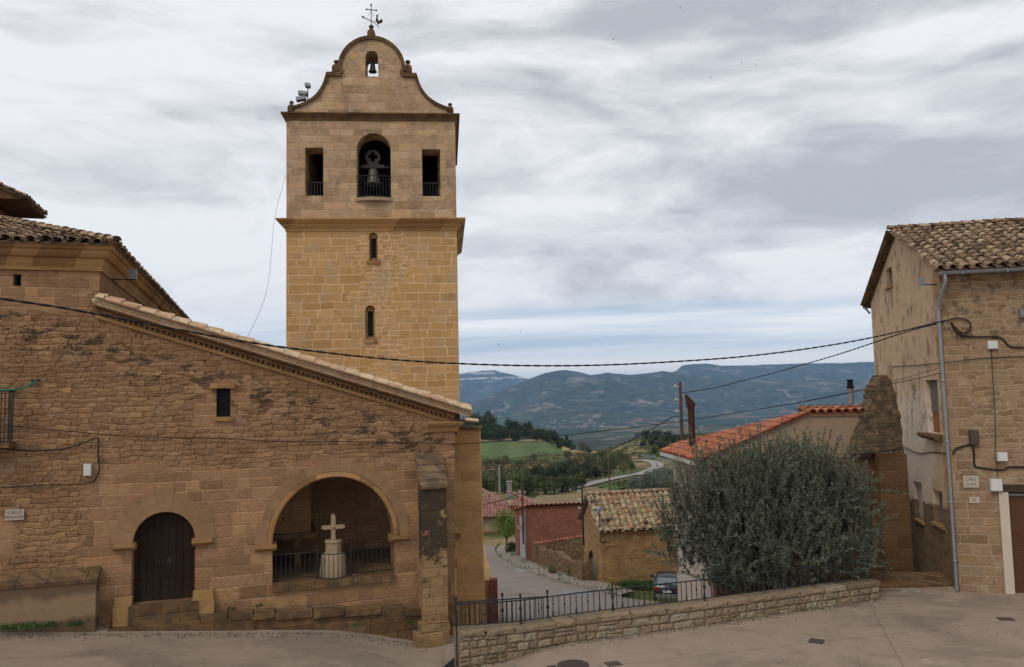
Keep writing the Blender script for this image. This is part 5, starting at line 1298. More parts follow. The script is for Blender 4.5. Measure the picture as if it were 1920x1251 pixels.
def build_house():
    H = framed('stone_house', 'tall old stone house with peeling plaster gable, tiled roof and grey gutter', 'house', HOU)
    ez = hx(1770, 500).z; ap = Vector((4.75, 0, 0)); ap.z = hx(1682, 436).z; L = 9.5; ez2 = ez + .05
    ups = (hx(1663, 540), hx(1671, 500)); mw = (hx(1741, 810), hx(1757, 712)); lw = [(hx(1692, 948), hx(1700, 898)), (hx(1716, 970), hx(1728, 907)), (hx(1752, 978), hx(1766, 923))]
    holes = []
    for a, b in [ups, mw] + lw: holes.append(rect(min(a.x, b.x), max(a.x, b.x), a.z, b.z))
    lo = [(-.001, -1.5), (L, -2.5), (L, ez2), (ap.x, ap.z), (-.001, ez)]
    m = MB(); m.wall(lo, holes, 0, -.5); m.build('gable_wall', M['gable'], H)
    # front wall, with the wide doorway at the right
    dl, dr = hf(1902, 1110), hf(1990, 1110); dz = hf(1900, 922).z; dbot = -.1
    fr = [(-.004, -1.2), (-.004, ez + .02), (-12, ez + .02), (-12, -1.2)]
    m = MB(); m.wall(fr, [rect(-4.6, dl.y, dbot, dz)], -.004, .5, M=XYs); m.build('front_wall', M['house_front'], H)
    m = MB(); m.box((.5, -12, -1), (9.4, -.55, ez - .1)); m.build('inner_mass', M['darkhole'], H)
    pl = hf(1873, 950); m = MB(); m.wall([(pl.y, dbot - .3), (dl.y, dbot - .3), (dl.y, dz - .0), (pl.y, dz - .0)], [], -.06, .4, M=XYs); m.build('door_jamb', M['jamb'], H)
    lt, lb = hf(1866, 907).z, hf(1866, 921).z
    m = MB(); m.wall([(pl.y + .05, dz + .003), (-4.8, dz + .003), (-4.8, dz + .21), (pl.y + .05, dz + .21)], [], -.085, .3, M=XYs); m.build('lintel', M['rafter'], H)
    sh_ = MB(); n = 46
    for i in range(n):
        za, zb = dbot + (dz - dbot) * i / n, dbot + (dz - dbot) * (i + 1) / n
        sh_.wall([(dl.y - .001, za), (-4.6, za), (-4.6, zb - .012), (dl.y - .001, zb - .012)], [], .10, .14, M=XYs)
    sh_.build('roller_shutter', M['shutter'], H)
    m = MB(); m.wall([(dl.y, dz - .12), (-4.6, dz - .12), (-4.6, dz - .07), (dl.y, dz - .07)], [], .04, .09, M=XYs); m.build('shutter_rail', M['zinc'], H)
    # windows in the gable
    def window(k, depth, kind):
        h = holes[k]; x0, x1, z0, z1 = h[0][0], h[1][0], h[0][1], h[2][1]
        fr_ = MB(); fr_.wall([(x0 - .002, z0), (x1 + .002, z0), (x1 + .002, z1), (x0 - .002, z1)], [rect(x0 + .06, x1 - .06, z0 + .06, z1 - .06)], -depth, -depth - .07)
        w = fr_.build('window', M['windowwood'] if kind == 'main' else M['greywood'], H)
        g = MB(); g.box((x0, -depth - .12, z0), (x1, -depth - .09, z1)); g.build('pane', M['darkhole'], w)
        if kind == 'main':
            g = MB(); n = 22; zs = z0 + (z1 - z0) * .38
            for i in range(n): za = zs + (z1 - zs) * i / n; g.box((x0 + .02, -depth - .02, za), (x1 - .02, -depth + .03, za + (z1 - zs) / n - .012))
            g.build('roller_blind', M['greenblind'], w)
            g = MB(); g.box((x0 + .04, -depth - .05, z0), (x1 - .04, -depth + .0, zs)); g.build('shutter', M['windowwood'], w)
            g = MB(); g.wall([(.30, z0 - .02), (.30, z0 - .10), (.16, z0 - .20), (.02, z0 - .22), (-.4, z0 - .22), (-.4, z0 - .02)], [], x0 - .25, x1 + .22, M=XYs); g.build('sill', M['ledge'], w)
            g = MB()
            for xx in (x0 - .12, x1 + .1): g.tube([(xx, .01, z0 - .3), (xx, .012, z0 - .9), (xx + .02, .01, z0 - 1.15)], .02, 5)
        else:
            g = MB(); g.box((x0 - .12, -.2, z0 - .09), (x1 + .12, .07, z0 - .002)); g.build('sill', M['dressed'], w)
    window(0, .12, 'small'); window(1, .16, 'main')
    for k in (2, 3, 4): window(k, .2, 'small')
    for k in (2, 3):
        h = holes[k]; g = MB(); g.box((h[0][0] + .03, -.17, h[0][1] + .03), (h[1][0] - .03, -.13, h[2][1] - .03)); g.build('window_board', M['jamb'], H)
    # roof
    ov = .42; slope = (ap.z - ez) / ap.x; s1 = Vector((1, 0, slope)).normalized(); pitch = .34
    e0 = Vector((-ov, .22, ez - ov * slope + .10)); Ls = (ap.x + ov) * math.sqrt(1 + slope * slope)
    rz = e0 + s1 * Ls
    tile_roof(e0, (0, -1, 0), s1, 34, pitch, lambda i: (0, Ls), .46, None, 'roof', M['tile_old'], H, seed=21, jit=1.6, ridge=[(rz + Vector((0, .05, .05)), rz + Vector((0, -11.5, .05)))])
    s2 = Vector((-1, 0, (ap.z - ez2) / (L - ap.x))).normalized(); L2 = math.hypot(L + .5 - ap.x, (ap.z - ez2) * (L + .5 - ap.x) / (L - ap.x))
    e2 = rz - s2 * L2
    tile_roof(e2, (0, -1, 0), s2, 34, pitch, lambda i: (0, L2), .46, None, 'rear_roof', M['tile_old'], H, seed=22, jit=1.6)
    m = MB()
    for i in range(16): y = -.2 - i * .62; m.box((-ov + .06, y - .05, ez - .20), (.2, y + .05, ez - .09))
    m.build('rafters', M['rafter'], H)
    # gutter and downpipe
    gx, gzv = -ov - .05, ez - ov * slope + .02
    m = MB(); K = 8; n = 2; vs = []
    for y in (.12, -11.5):
        for i in range(K + 1): a = math.pi + math.pi * i / K; vs.append((gx + .075 * math.cos(a), y, gzv + .085 * math.sin(a)))
    m.add(vs, [(i, i + 1, K + 2 + i, K + 1 + i) for i in range(K)], .5, True); m.add(vs[:K + 1], [tuple(range(K + 1))], .5)
    for y in (.12, -11.5): pass
    m.tube([(gx - .078, .12, gzv), (gx - .078, -11.5, gzv)], .012, 5)
    for i in range(9): m.box((gx - .085, -.5 - i * 1.2, gzv - .09), (gx + .3, -.47 - i * 1.2, gzv + .012))
    m.build('gutter', M['zinc'], H)
    m = MB(); px_ = -.08
    m.tube(spline([(gx, -.02, gzv - .05), (gx, -.03, gzv - .30), (-.30, .04, gzv - .62), (-.10, .10, gzv - 1.0), (px_, .10, gzv - 1.3)], 5), .05, 10); m.tube([(px_, .10, gzv - 1.3), (px_ + .0, .09, .05)], .05, 10)
    for z in (8.0, 6.2, 4.4, 2.6, .9): m.lathe((px_, .095, z), [(.05, -.03), (.06, -.03), (.06, .03), (.05, .03)], 10)
    m.build('downpipe', M['zinc'], H)
    g2 = e2 + Vector((.08, 0, .02)); m = MB(); m.tube([(g2.x, .2, g2.z - .05), (g2.x, -11, g2.z - .05)], .06, 8); m.tube([(g2.x, .15, g2.z - .05), (L + .1, .05, g2.z - .35)], .045, 8); m.build('rear_gutter', M['zinc'], H)
    return ez
HOUSE_EZ = build_house()

# ------------------------------------------------------------------ pale rendered house with the red roof, rubble buttress
M['pale'] = stone_wall('pale render', [(0, (.44, .35, .26)), (.5, (.50, .41, .315)), (1, (.54, .45, .355))], (.5, .41, .3), 4, 3, .001, contrast=.22, bump=.3)
M['whitewash'] = plain('stained whitewash', (.50, .43, .37), .9, .2, .5, 2, bump=.4)
M['lowstone'] = stone_wall('old lower masonry', [(0, (.19, .115, .06)), (.4, (.29, .185, .10)), (.7, (.25, .15, .08)), (1, (.36, .245, .14))], (.29, .21, .13), .85, .36, .012, 'ashlar', seed=12., contrast=.6, bump=.9, mortar_amt=.7, gain=(.56, .50, .45), grit=.7)
def rub_stain(t, x, y, z, u, pv, nf, nm, nb): return t.mul(t.sstep(t.add(nm, t.mul(nf, .3)), .55, .75), .75)
M['darkrubble'] = stone_wall('dark lichen rubble', [(0, (.11, .085, .06)), (.4, (.19, .145, .10)), (.8, (.16, .12, .085)), (1, (.26, .20, .14))], (.17, .135, .10), .4, .2, .010, 'rubble', None, rub_stain, (.05, .045, .038), (3.2, 7.0), .6, 1.3, .8, gain=(1.15, 1.02, .92), grit=.9)
PAL = Frame(at_depth(1312, 860, 27.5), 3.0); PAL.o.z = 0
def qx(px, py, off=0): return PAL.at(px, py, off)
def build_pale_house():
    H = framed('pale_house', 'low pale rendered house with a bright red tiled lean-to roof behind the olive tree', 'house', PAL)
    a, b, c, d = qx(1332, 855), qx(1514, 774), qx(1640, 771), qx(1640, 856)
    x0, xm, x1 = a.x, b.x, c.x; ze, zt = a.z - .05, b.z - .05; slope = (zt - ze) / (xm - x0); zline = d.z
    m = MB(); m.wall([(x0, zline), (x1, zline), (x1, zt + .02), (xm, zt), (x0, ze)], [], 0, .4); m.build('gable_wall', M['pale'], H)
    xl = x0 + .3
    m = MB(); m.wall([(x0 + .002, -5), (qx(1690, 900).x, -5), (qx(1690, 900).x, zline - .002), (x0 + .002, zline - .002)], [], -.05, .4); m.build('lower_wall', M['lowstone'], H)
    dep = 5.2
    m = MB(); m.box((x0 + .004, .4, -7), (x0 + .35, dep, ze - .02)); m.build('side_wall', M['whitewash'], H)
    m = MB(); m.box((x0 + .35, dep - .4, -7), (x1, dep, ze)); m.box((x0 + .4, .4, ze - .5), (x1, dep - .4, ze - .4)); m.build('rear_wall', M['pale'], H)
    s = Vector((1, 0, slope)).normalized(); L = (xm - x0 + .46) * math.sqrt(1 + slope * slope); pitch = .225
    e0 = Vector((x0 - .46, -.10, ze - .46 * slope + .05))
    tile_roof(e0, (0, 1, 0.0), s, 24, pitch, lambda i: (0, L * (1 - .80 * i / 23)), .40, None, 'roof', M['tile_red'], H, seed=31, jit=.7)
    # level end of the wall, capped by the ends of tiles
    tile_roof(Vector((xm - .02, -.12, zt + .02)), (1, 0, 0), Vector((0, 1, .16)), 8, (x1 - xm) / 8, lambda i: (0, .9), .42, (x1 - xm) / 8 * .46, 'upper_roof', M['tile_red'], H, seed=32, jit=.6)
    m = MB(); m.box((xm, -.06, zt - .075), (x1, .0, zt + .005)); m.build('cornice', M['pale'], H)
    m = MB(); m.box((x0 - .52, -.05, e0.z - .15), (x0 - .40, dep, e0.z - .02)); m.box((x0 - .4, -.04, e0.z - .10), (x0 - .02, dep, e0.z - .07)); m.build('gutter', M['plastic'], H)
    # rusty stove pipe with a cowl at the left, round flue at the right
    p = FPY = at_depth(1298, 826, 30.5); q = PAL.loc(p); P_ = thing('stove_pipe', 'rusty iron stove pipe with a torn cowl on the red roof', 'chimney', p, PAL.a)
    h = at_depth(1298, 762, 30.5).z - p.z
    m = MB(); m.tube([(0, 0, -.5), (0, 0, h)], .125, 12); m.build('pipe', M['rust'], P_)
    m = MB(); m.tube([(0, 0, h - .04), (0, 0, h + .04)], .155, 12)
    m.wall([(-.15, h + .03), (.16, h + .03), (.12, h + .14), (-.08, h + .36), (-.17, h + .46), (-.20, h + .40)], [], -.10, .10); m.build('cowl', M['rust'], P_)
    p = at_depth(1597, 775, 29); P_ = thing('chimney_flue', 'slim grey round chimney flue rising beside the rubble buttress', 'chimney', p, PAL.a); h = at_depth(1597, 727, 29).z - p.z
    m = MB(); m.tube([(0, 0, -.8), (0, 0, h)], [.105, .095], 12); m.build('flue', M['concrete_grey'], P_)
    m = MB(); m.lathe((0, 0, h), [(.13, -.02), (.13, .04), (.10, .06), (.10, .20), (.07, .24), (.13, .25), (.13, .29), (.05, .30)], 12); m.build('flue_cap', M['darkhole'], P_)
    # crumbling dark rubble buttress that closes the gap to the tall house
    B = framed('rubble_buttress', 'crumbling dark rubble buttress between the pale house and the tall plaster gable', 'buttress', PAL)
    top = lambda px, py: qx(px, py, -.25)
    out = [top(1692, 850), top(1688, 800), top(1680, 760), top(1672, 725), top(1662, 706), top(1652, 702), top(1645, 712), top(1636, 728), top(1632, 748), top(1622, 775), top(1612, 800), top(1600, 828), top(1596, 850)]
    dense = []
    for i in range(len(out)):
        p0, p1 = out[i], out[(i + 1) % len(out)]
        for k in range(4):
            q = p0.lerp(p1, k / 4); j = .045 if i < len(out) - 1 else 0; dense.append((q.x + random.uniform(-j, j), q.z + random.uniform(-j, j)))
    m = MB(); m.wall(dense, [], -.38, .25); m.build('rubble_mass', M['darkrubble'], B)
    m = MB(); m.wall([(top(1640, 850).x, -4), (top(1692, 850).x, -4), (top(1692, 850).x, top(1692, 850).z), (top(1640, 850).x, top(1640, 850).z)], [], -.52, -.06); m.build('pier', M['lowstone'], B)
    for px in (1645, 1675):
        pass
build_pale_house()
# steps of the alley between the parapet end and the tall house
m = MB(); a, b = on_level(1656, 1112), on_level(1800, 1106)
ax = (b - a).normalized(); rg_ = random.Random(4); d = 0; L_ = (b - a).length
Ks = thing('alley_kerb', 'row of worn pale kerb stones closing the alley beside the tall house', 'kerb')
while d < L_:
    w = min(rg_.uniform(.4, .8), L_ - d + .05); q = a + ax * d; block(m, q + Vector((0, 0, -.1)), ax, Vector((-ax.y, ax.x, 0)), w, .32, .15, rg_, .015, .04); d += w
m.build('kerb_stones', M['blocks'], Ks)
St = thing('alley_steps', 'worn stone steps descending the alley behind the kerb', 'steps'); 
for i in range(4):
    m = MB(); q = a + Vector((.15, .55 + i * .55, 0)); w = 2.6 - i * .2; m.box((q.x, q.y, -1.6), (q.x + w, q.y + .56, .10 - i * .03 + (.12 if i == 1 else 0)), jit=.03); m.build('step', M['ledge'], St)

# ------------------------------------------------------------------ stone hut, brick garage, garden walls, house with the pink roof
M['hut'] = stone_wall('hut rubble', [(0, (.22, .13, .06)), (.35, (.36, .23, .11)), (.6, (.43, .28, .14)), (.8, (.34, .195, .10)), (1, (.48, .34, .19))], (.30, .20, .115), .5, .22, .013, 'rubble', None, None, (.1, .1, .1), (2.6, 5.2), .55, 1.1, .9, seed=7., gain=(.80, .745, .68), grit=.7)
M['garden'] = stone_wall('garden wall rubble', [(0, (.20, .13, .07)), (.4, (.33, .225, .125)), (.7, (.28, .185, .105)), (1, (.40, .29, .17))], (.27, .20, .13), .5, .22, .012, 'rubble', None, rub_stain, (.10, .085, .07), (2.4, 6.0), .5, 1.2, .8, seed=15.)
M['brick'] = stone_wall('red brick', [(0, (.25, .10, .07)), (.4, (.33, .145, .10)), (.7, (.30, .12, .08)), (1, (.40, .20, .14))], (.38, .25, .19), .30, .13, .012, 'ashlar', contrast=.6, bump=.4, mortar_amt=.5, seed=3., grit=.7)
M['bluedoor'] = wood('grey blue door boards', (.22, .23, .25), .14, .8, .5)
HUT = Frame(at_depth(1130, 1098, 56.0), 9.0); HUT.o.z = 0
def ux(px, py, off=0): return HUT.at(px, py, off)
def build_hut():
    H = framed('stone_hut', 'small rubble stone hut with a lichen covered tile roof beside the lower street', 'hut', HUT)
    zb = ux(1130, 1098).z; ze = ux(1130, 992).z; W = 9.0
    g = HUT.side(1090, 1060, 0).y; dp = 5.2; rz = HUT.side(1109, 930, 0).z
    rz = HUT.side(1108, 932, 0).z if False else at_depth(1108, 929, HUT.o.y + dp / 2).z
    m = MB(); m.wall([(0, zb - 3), (W, zb - 3), (W, ze), (0, ze)], [], 0, .5); m.build('front_wall', M['hut'], H)
    da, db = HUT.side(1117, 1100, 0), HUT.side(1104, 1098, 0); y0, y1 = da.y, db.y; zs = HUT.side(1110, 1052, 0).z
    # gable towards the street: door with pointed arch head
    hw = (y1 - y0) / 2; door = [(y0, zb - .6), (y1, zb - .6), (y1, zs), ((y0 + y1) / 2 + hw * .5, zs + .55), ((y0 + y1) / 2, zs + .78), ((y0 + y1) / 2 - hw * .5, zs + .55), (y0, zs)]
    XY = Matrix(((0, 1, 0, 0), (1, 0, 0, 0), (0, 0, 1, 0), (0, 0, 0, 1)))
    m = MB(); m.wall([(.003, zb - 3), (dp, zb - 3), (dp, ze + .1), (dp / 2, rz - .08), (.003, ze)], [door], -.003, .45, M=XY); m.build('gable_wall', M['hut'], H)
    m = MB(); m.wall([(y0 - .05, zb - .6), (y1 + .05, zb - .6), (y1 + .05, zs + .2), ((y0 + y1) / 2, zs + .9), (y0 - .05, zs + .2)], [], .28, .34, M=XY); m.build('door', M['greywood'], H)
    m = MB(); m.box((.45, dp - .4, zb - 3), (W, dp, ze)); m.box((W - .4, .5, zb - 3), (W - .002, dp, ze)); m.build('rear_wall', M['hut'], H)
    sl = (rz - ze) / (dp / 2); s = Vector((0, 1, sl)).normalized(); pitch = .435; L = (dp / 2 + .3) * math.sqrt(1 + sl * sl); e0 = Vector((-.25, -.3, ze - .3 * sl + .08))
    r = e0 + s * L
    tile_roof(e0, (1, 0, 0), s, 22, pitch, lambda i: (0, L), .50, .175, 'roof', M['tile_hut'], H, seed=41, jit=2.2, ridge=[(r + Vector((-.05, 0, .05)), r + Vector((9.6, 0, .05)))])
    e1 = Vector((-.25, dp + .3, ze - .3 * sl + .08)); tile_roof(e1, (1, 0, 0), Vector((0, -1, sl)), 22, pitch, lambda i: (0, L), .50, .175, 'rear_roof', M['tile_hut'], H, seed=42, jit=2)
    m = MB()
    for x, d in ((1.0, .9), (.5, 2.0), (3.5, .5), (.2, 2.7), (6.2, 1.2)):
        c = e0 + Vector((x, 0, 0)) + s * d + Vector((0, 0, .16)); m.lathe(c, [(.02, -.08), (.17, -.05), (.2, .03), (.12, .12), (.02, .15)], 7)
    m.build('roof_stones', M['darkrubble'], H)
    # lamp on the hut corner
    Lp = framed('wall_lamp', 'small blue grey street lamp fixed to the corner of the stone hut', 'street lamp', HUT)
    z1 = ux(1124, 962).z; z2 = ux(1124, 1016).z
    m = MB(); m.tube([(-.10, -.10, z2), (-.10, -.10, z1)], .035, 6); m.tube([(-.10, -.1, z2), (.35, -.04, z2 - .02)], .03, 6); m.build('lamp_pole', M['rust'], Lp)
    m = MB(); m.lathe((-.18, -.15, z1), [(.04, -.1), (.11, 0), (.17, .28), (.17, .38), (.08, .46), (.02, .5)], 10); M['lampglass'] = plain('pale lamp glass', (.20, .25, .30), .3, .6, .2, 5); m.build('lamp_head', M['lampglass'], Lp)
build_hut()
GAR = Frame(at_depth(990, 1056, 71.5), 10.0); GAR.o.z = 0
def build_garage():
    H = framed('brick_garage', 'red brick garage with grey blue door boards by the bend of the lower street', 'garage', GAR)
    A = lambda px, py: GAR.at(px, py); W = A(1096, 1000).x + 3; zt = A(991, 950).z; zb = A(990, 1058).z
    zr = A(1092, 946).z
    m = MB(); m.wall([(0, zb - 3), (W, zb - 3), (W, zr), (0, zt)], [], 0, .4); m.build('brick_wall', M['brick'], H)
    dp = GAR.side(966, 1000, 0).y
    dp = min(max(dp, 4.5), 8.5); XY = Matrix(((0, 1, 0, 0), (1, 0, 0, 0), (0, 0, 1, 0), (0, 0, 0, 1)))
    zl = zt - 1.15
    S = lambda px, py: GAR.side(px, py, 0)
    y0, y1 = dp * .22, dp * .72; zd = zb + 2.35; w0, w1 = zb + 2.75, zt - 1.2
    m = MB(); m.wall([(.003, zb - 3), (dp, zb - 3), (dp, zl), (.003, zt - .02)], [rect(y0, y1, zb - .2, zd), rect(y0 + .3, y1, w0, w1)], -.003, .35, M=XY); m.build('front_wall', M['brick'], H)
    m = MB(); m.wall(rect(y0 - .02, y1 + .02, zb - .2, zd + .02), [], .12, .2, M=XY); m.build('garage_door', M['bluedoor'], H)
    m = MB(); m.wall(rect(y0 + .28, y1 + .02, w0 - .02, w1 + .02), [], .12, .2, M=XY); m.build('window_shutter', M['bluedoor'], H)
    m = MB(); m.wall(rect(y0 - .3, y1 + .3, zd + .08, zd + .32), [], -.05, .1, M=XY); m.build('lintel', M['concrete_grey'], H)
    s = Vector((0, 1, (zl - zt) / dp)); 
    tile_roof(Vector((-.2, dp + .2, zl - .0)), (1, 0, 0), -s, int(W / .42), .42, lambda i: (0, (dp + .45) * s.length), .5, None, 'roof', M['tile_red'], H, seed=51)
    m = MB(); m.wall([(-.1, zt + .0), (W, zr + .0), (W, zr + .14), (-.1, zt + .14)], [], -.08, .45); m.build('wall_cap', M['coping'], H)
    m = MB(); m.tube([(-.12, .06, zt - .1), (-.12, .06, zb - .1)], .07, 8); m.build('downpipe', M['greyplastic'], H)
build_garage()
def ragged_wall(name, label, pts, thick, mat, down=2.5, cap=None, n=40, jit=.12):
    """pts: world points along the wall's top edge"""
    o = thing(name, label, 'wall'); m = MB(); P = [Vector(p) for p in pts]; rg = random.Random(len(label)); D = []
    for a, b in zip(P, P[1:]):
        k = max(2, int((b - a).length / .35))
        for i in range(k): q = a.lerp(b, i / k); q.z += rg.uniform(-jit, jit); D.append(q)
    D.append(P[-1]); vs = []
    for i, q in enumerate(D):
        t = D[min(i + 1, len(D) - 1)] - D[max(0, i - 1)]; t.z = 0; t.normalize(); nn = Vector((-t.y, t.x, 0)) * thick
        vs += [Vector((q.x, q.y, q.z - down)), q, q + nn + Vector((0, 0, rg.uniform(-jit, jit))), Vector((q.x + nn.x, q.y + nn.y, q.z - down))]
    m.add(vs, [(i * 4 + j, i * 4 + 4 + j, i * 4 + 5 + j, i * 4 + 1 + j) for i in range(len(D) - 1) for j in range(3)], .5); m.add(vs[:4], [(0, 1, 2, 3)], .5); m.add(vs[-4:], [(3, 2, 1, 0)], .5)
    m.build('wall_body', mat, o)
    if cap:
        c = MB(); a, b = P[0], P[-1]; L = (b - a).length; t = (b - a).normalized(); nn = Vector((-t.y, t.x, 0)); k = int(L / .28)
        for i in range(k):
            q = a + t * (L * i / k); c.lathe(q + nn * .15 + Vector((0, 0, .02)), [(.13, -.03), (.13, .04), (.06, .11), (.01, .12)], 6)
        c.build('tile_cap', cap, o)
    return o
def street_pt(px, py_ground, py_top):
    g = hit(px, py_ground); return at_depth(px, py_top, g.y)
gw = [(993, 1057, 1011), (1003, 1062, 1022), (1014, 1066, 1030), (1030, 1072, 1034), (1045, 1078, 1036), (1055, 1082, 1046), (1066, 1087, 1050), (1078, 1092, 1052), (1092, 1097, 1056)]
ragged_wall('garden_wall', 'crumbling low rubble wall along the pavement between the garage and the hut', [street_pt(*q) for q in gw], .5, M['garden'])
ragged_wall('garden_wall', 'taller rubble wall with a red tile cap behind the crumbling pavement wall', [at_depth(1004, 1020, 69.0), at_depth(1050, 1013, 68.6), at_depth(1094, 1006, 68)], .4, M['garden'], 4.5, M['tile_red'], jit=.05)
ragged_wall('parapet', 'brick red topped low wall descending beside the church along the lower street', [at_depth(925, 1088, 30), at_depth(918, 1064, 33), at_depth(911, 1038, 37), at_depth(907, 1016, 42)], .35, M['pier'], 3.5, jit=.01)
m = MB(); q = at_depth(925, 1086, 29.8); m.box((q.x - .14, q.y - .12, q.z - 2.5), (q.x + .14, q.y + .2, q.z), jit=.01); m.build('gate_pier', M['brick'], None, 'short brick red pier at the near end of the descending wall', 'pier')
PIN = Frame(at_depth(935, 985, 96), 6.0); PIN.o.z = 0
def build_pink():
    H = framed('village_house', 'village house with a wide pinkish tiled hip roof below the fields', 'house', PIN)
    A = lambda px, py, off=0: PIN.at(px, py, off)
    ze = A(935, 968).z; zt = A(935, 912, 4).z; zb = A(935, 1010).z; x0, x1 = A(868, 960).x, A(968, 960).x
    m = MB(); m.box((x0, 0, zb - 3), (x1, 9, ze)); m.build('wall', M['pale'], H)
    m = MB(); m.box((x0 + .2, -.03, zb - 3), (x1 + .03, .2, zb + .9)); m.build('brick_base', M['brick'], H)
    sl = (zt - ze) / 5.0; dpt = 5.0; pitch = .36; W = x1 - x0 + 1.2; n = int(W / pitch); kk = math.sqrt(1 + sl * sl)
    e0 = Vector((x1 + .6, -.6, ze))
    tile_roof(e0, (-1, 0, 0), Vector((0, 1, sl)), n, pitch, lambda i: (0, max(.3, min((i + .4) * pitch, (n - i) * pitch, dpt + .6) * kk)), .45, None, 'roof', M['tile_pink'], H, seed=61, ridge=[(e0, e0 + Vector((-5.6, 5.6, 5.6 * sl)))])
    tile_roof(e0, (0, 1, 0), Vector((-1, 0, sl)), int(10.4 / pitch), pitch, lambda i: (0, max(.3, min((i + .4) * pitch, (28.9 - i) * pitch, dpt + .6) * kk)), .45, None, 'roof', M['tile_pink'], H, seed=62)
    # lower wing on the right with its own little hipped roof
    wa, wb = A(955, 950).x, A(1004, 950).x; zw = A(980, 947, -1).z; zwt = A(975, 924, 1.5).z
    m = MB(); m.box((wa, -1.2, zb - 3), (wb - .9, 4, zw)); m.build('wing_wall', M['pale'], H)
    m = MB(); m.box((wa + .8, -1.23, zw - .75), (wa + 1.9, -1.19, zw - .15)); m.build('wing_window', M['darkhole'], H)
    s2 = (zwt - zw) / 2.6; n = int((wb - wa + .6) / pitch); ew = Vector((wb, -1.8, zw - .05))
    tile_roof(ew, (-1, 0, 0), Vector((0, 1, s2)), n, pitch, lambda i: (0, max(.3, min((i + .4) * pitch, (n - i) * pitch, 2.9) * math.sqrt(1 + s2 * s2))), .45, None, 'wing_roof', M['tile_pink'], H, seed=63)
    tile_roof(ew, (0, 1, 0), Vector((-1, 0, s2)), 17, pitch, lambda i: (0, max(.3, min((i + .4) * pitch, (17 - i) * pitch, 2.9) * math.sqrt(1 + s2 * s2))), .45, None, 'wing_roof', M['tile_pink'], H, seed=64)
    c = A(955, 920, 4.5); ct = A(955, 904, 4.5).z; m = MB(); m.box((c.x - .28, 4.2, c.z - 1), (c.x + .28, 4.8, ct), jit=.01); m.box((c.x - .36, 4.12, ct), (c.x + .36, 4.88, ct + .12)); m.build('chimney', M['concrete_grey'], H)
build_pink()

# ------------------------------------------------------------------ vegetation
def leaf_mat(name, c1, c2, rough=.6, trans=.15, under=None):
    t = material(name, rough, .3); r = rnd_attr(t)
    col = t.mix(r, c1, c2); col = t.scale_col(col, t.add(.8, t.mul(obj_rnd(t), .4)))
    if under:
        g = t.N.new('ShaderNodeNewGeometry').outputs['Backfacing']; col = t.mix(g, col, under)
    finish(t, col); out = t.N['Material Output']
    tr = t.N.new('ShaderNodeBsdfTranslucent'); t.L.new(col, tr.inputs[0]); mx = t.N.new('ShaderNodeMixShader'); mx.inputs[0].default_value = trans
    t.L.new(t.b.outputs[0], mx.inputs[1]); t.L.new(tr.outputs[0], mx.inputs[2]); t.L.new(mx.outputs[0], out.inputs['Surface']); return t.m
M['bark'] = plain('bark', (.10, .075, .052), .95, .1, .5, 9, bump=.6)
M['olive'] = leaf_mat('olive leaves', (.058, .072, .040), (.118, .132, .078), .55, .12, (.145, .16, .115))
M['olive2'] = leaf_mat('silvery olive leaves', (.085, .10, .065), (.17, .185, .135), .55, .12)
M['pine'] = leaf_mat('pine needles', (.022, .042, .016), (.065, .090, .034), .7, .05)
M['orchard'] = leaf_mat('orchard leaves', (.06, .062, .024), (.115, .11, .045), .7, .15)
M['bush'] = leaf_mat('bush leaves', (.038, .052, .018), (.095, .105, .038), .7, .12)
M['darkbush'] = leaf_mat('dark evergreen leaves', (.018, .032, .013), (.052, .072, .028), .6, .08)
M['lime'] = leaf_mat('fresh green leaves', (.075, .13, .02), (.16, .24, .04), .6, .25)
M['weed'] = leaf_mat('weed leaves', (.022, .060, .012), (.06, .13, .03), .6, .15)
def leaf_quads(cent, axis, size, width, rng, jitter=.5):
    """numpy arrays: leaf centre, growth direction, length and width -> quads"""
    n = len(cent); ax = axis + rng.normal(0, jitter, (n, 3)); ax /= np.linalg.norm(ax, axis=1, keepdims=True) + 1e-9
    sd = np.cross(ax, rng.normal(0, 1, (n, 3))); sd /= np.linalg.norm(sd, axis=1, keepdims=True) + 1e-9
    L = (size * rng.uniform(.7, 1.3, n))[:, None]; Wd = (width * rng.uniform(.7, 1.3, n))[:, None]
    return np.stack([cent, cent + ax * L * .45 + sd * Wd * .5, cent + ax * L, cent + ax * L * .5 - sd * Wd * .5], 1)
def leaf_mesh(name, quads, rnd, mat):
    n = len(quads); me = bpy.data.meshes.new(name); me.vertices.add(4 * n); me.vertices.foreach_set('co', quads.reshape(-1).astype(np.float32))
    me.loops.add(4 * n); me.loops.foreach_set('vertex_index', np.arange(4 * n, dtype=np.int32)); me.polygons.add(n)
    me.polygons.foreach_set('loop_start', np.arange(0, 4 * n, 4, dtype=np.int32)); me.polygons.foreach_set('loop_total', np.full(n, 4, dtype=np.int32))
    me.update(calc_edges=True); a = me.attributes.new('rnd', 'FLOAT', 'FACE'); a.data.foreach_set('value', np.clip(rnd, 0, 1).astype(np.float32)); me.materials.append(mat); return me
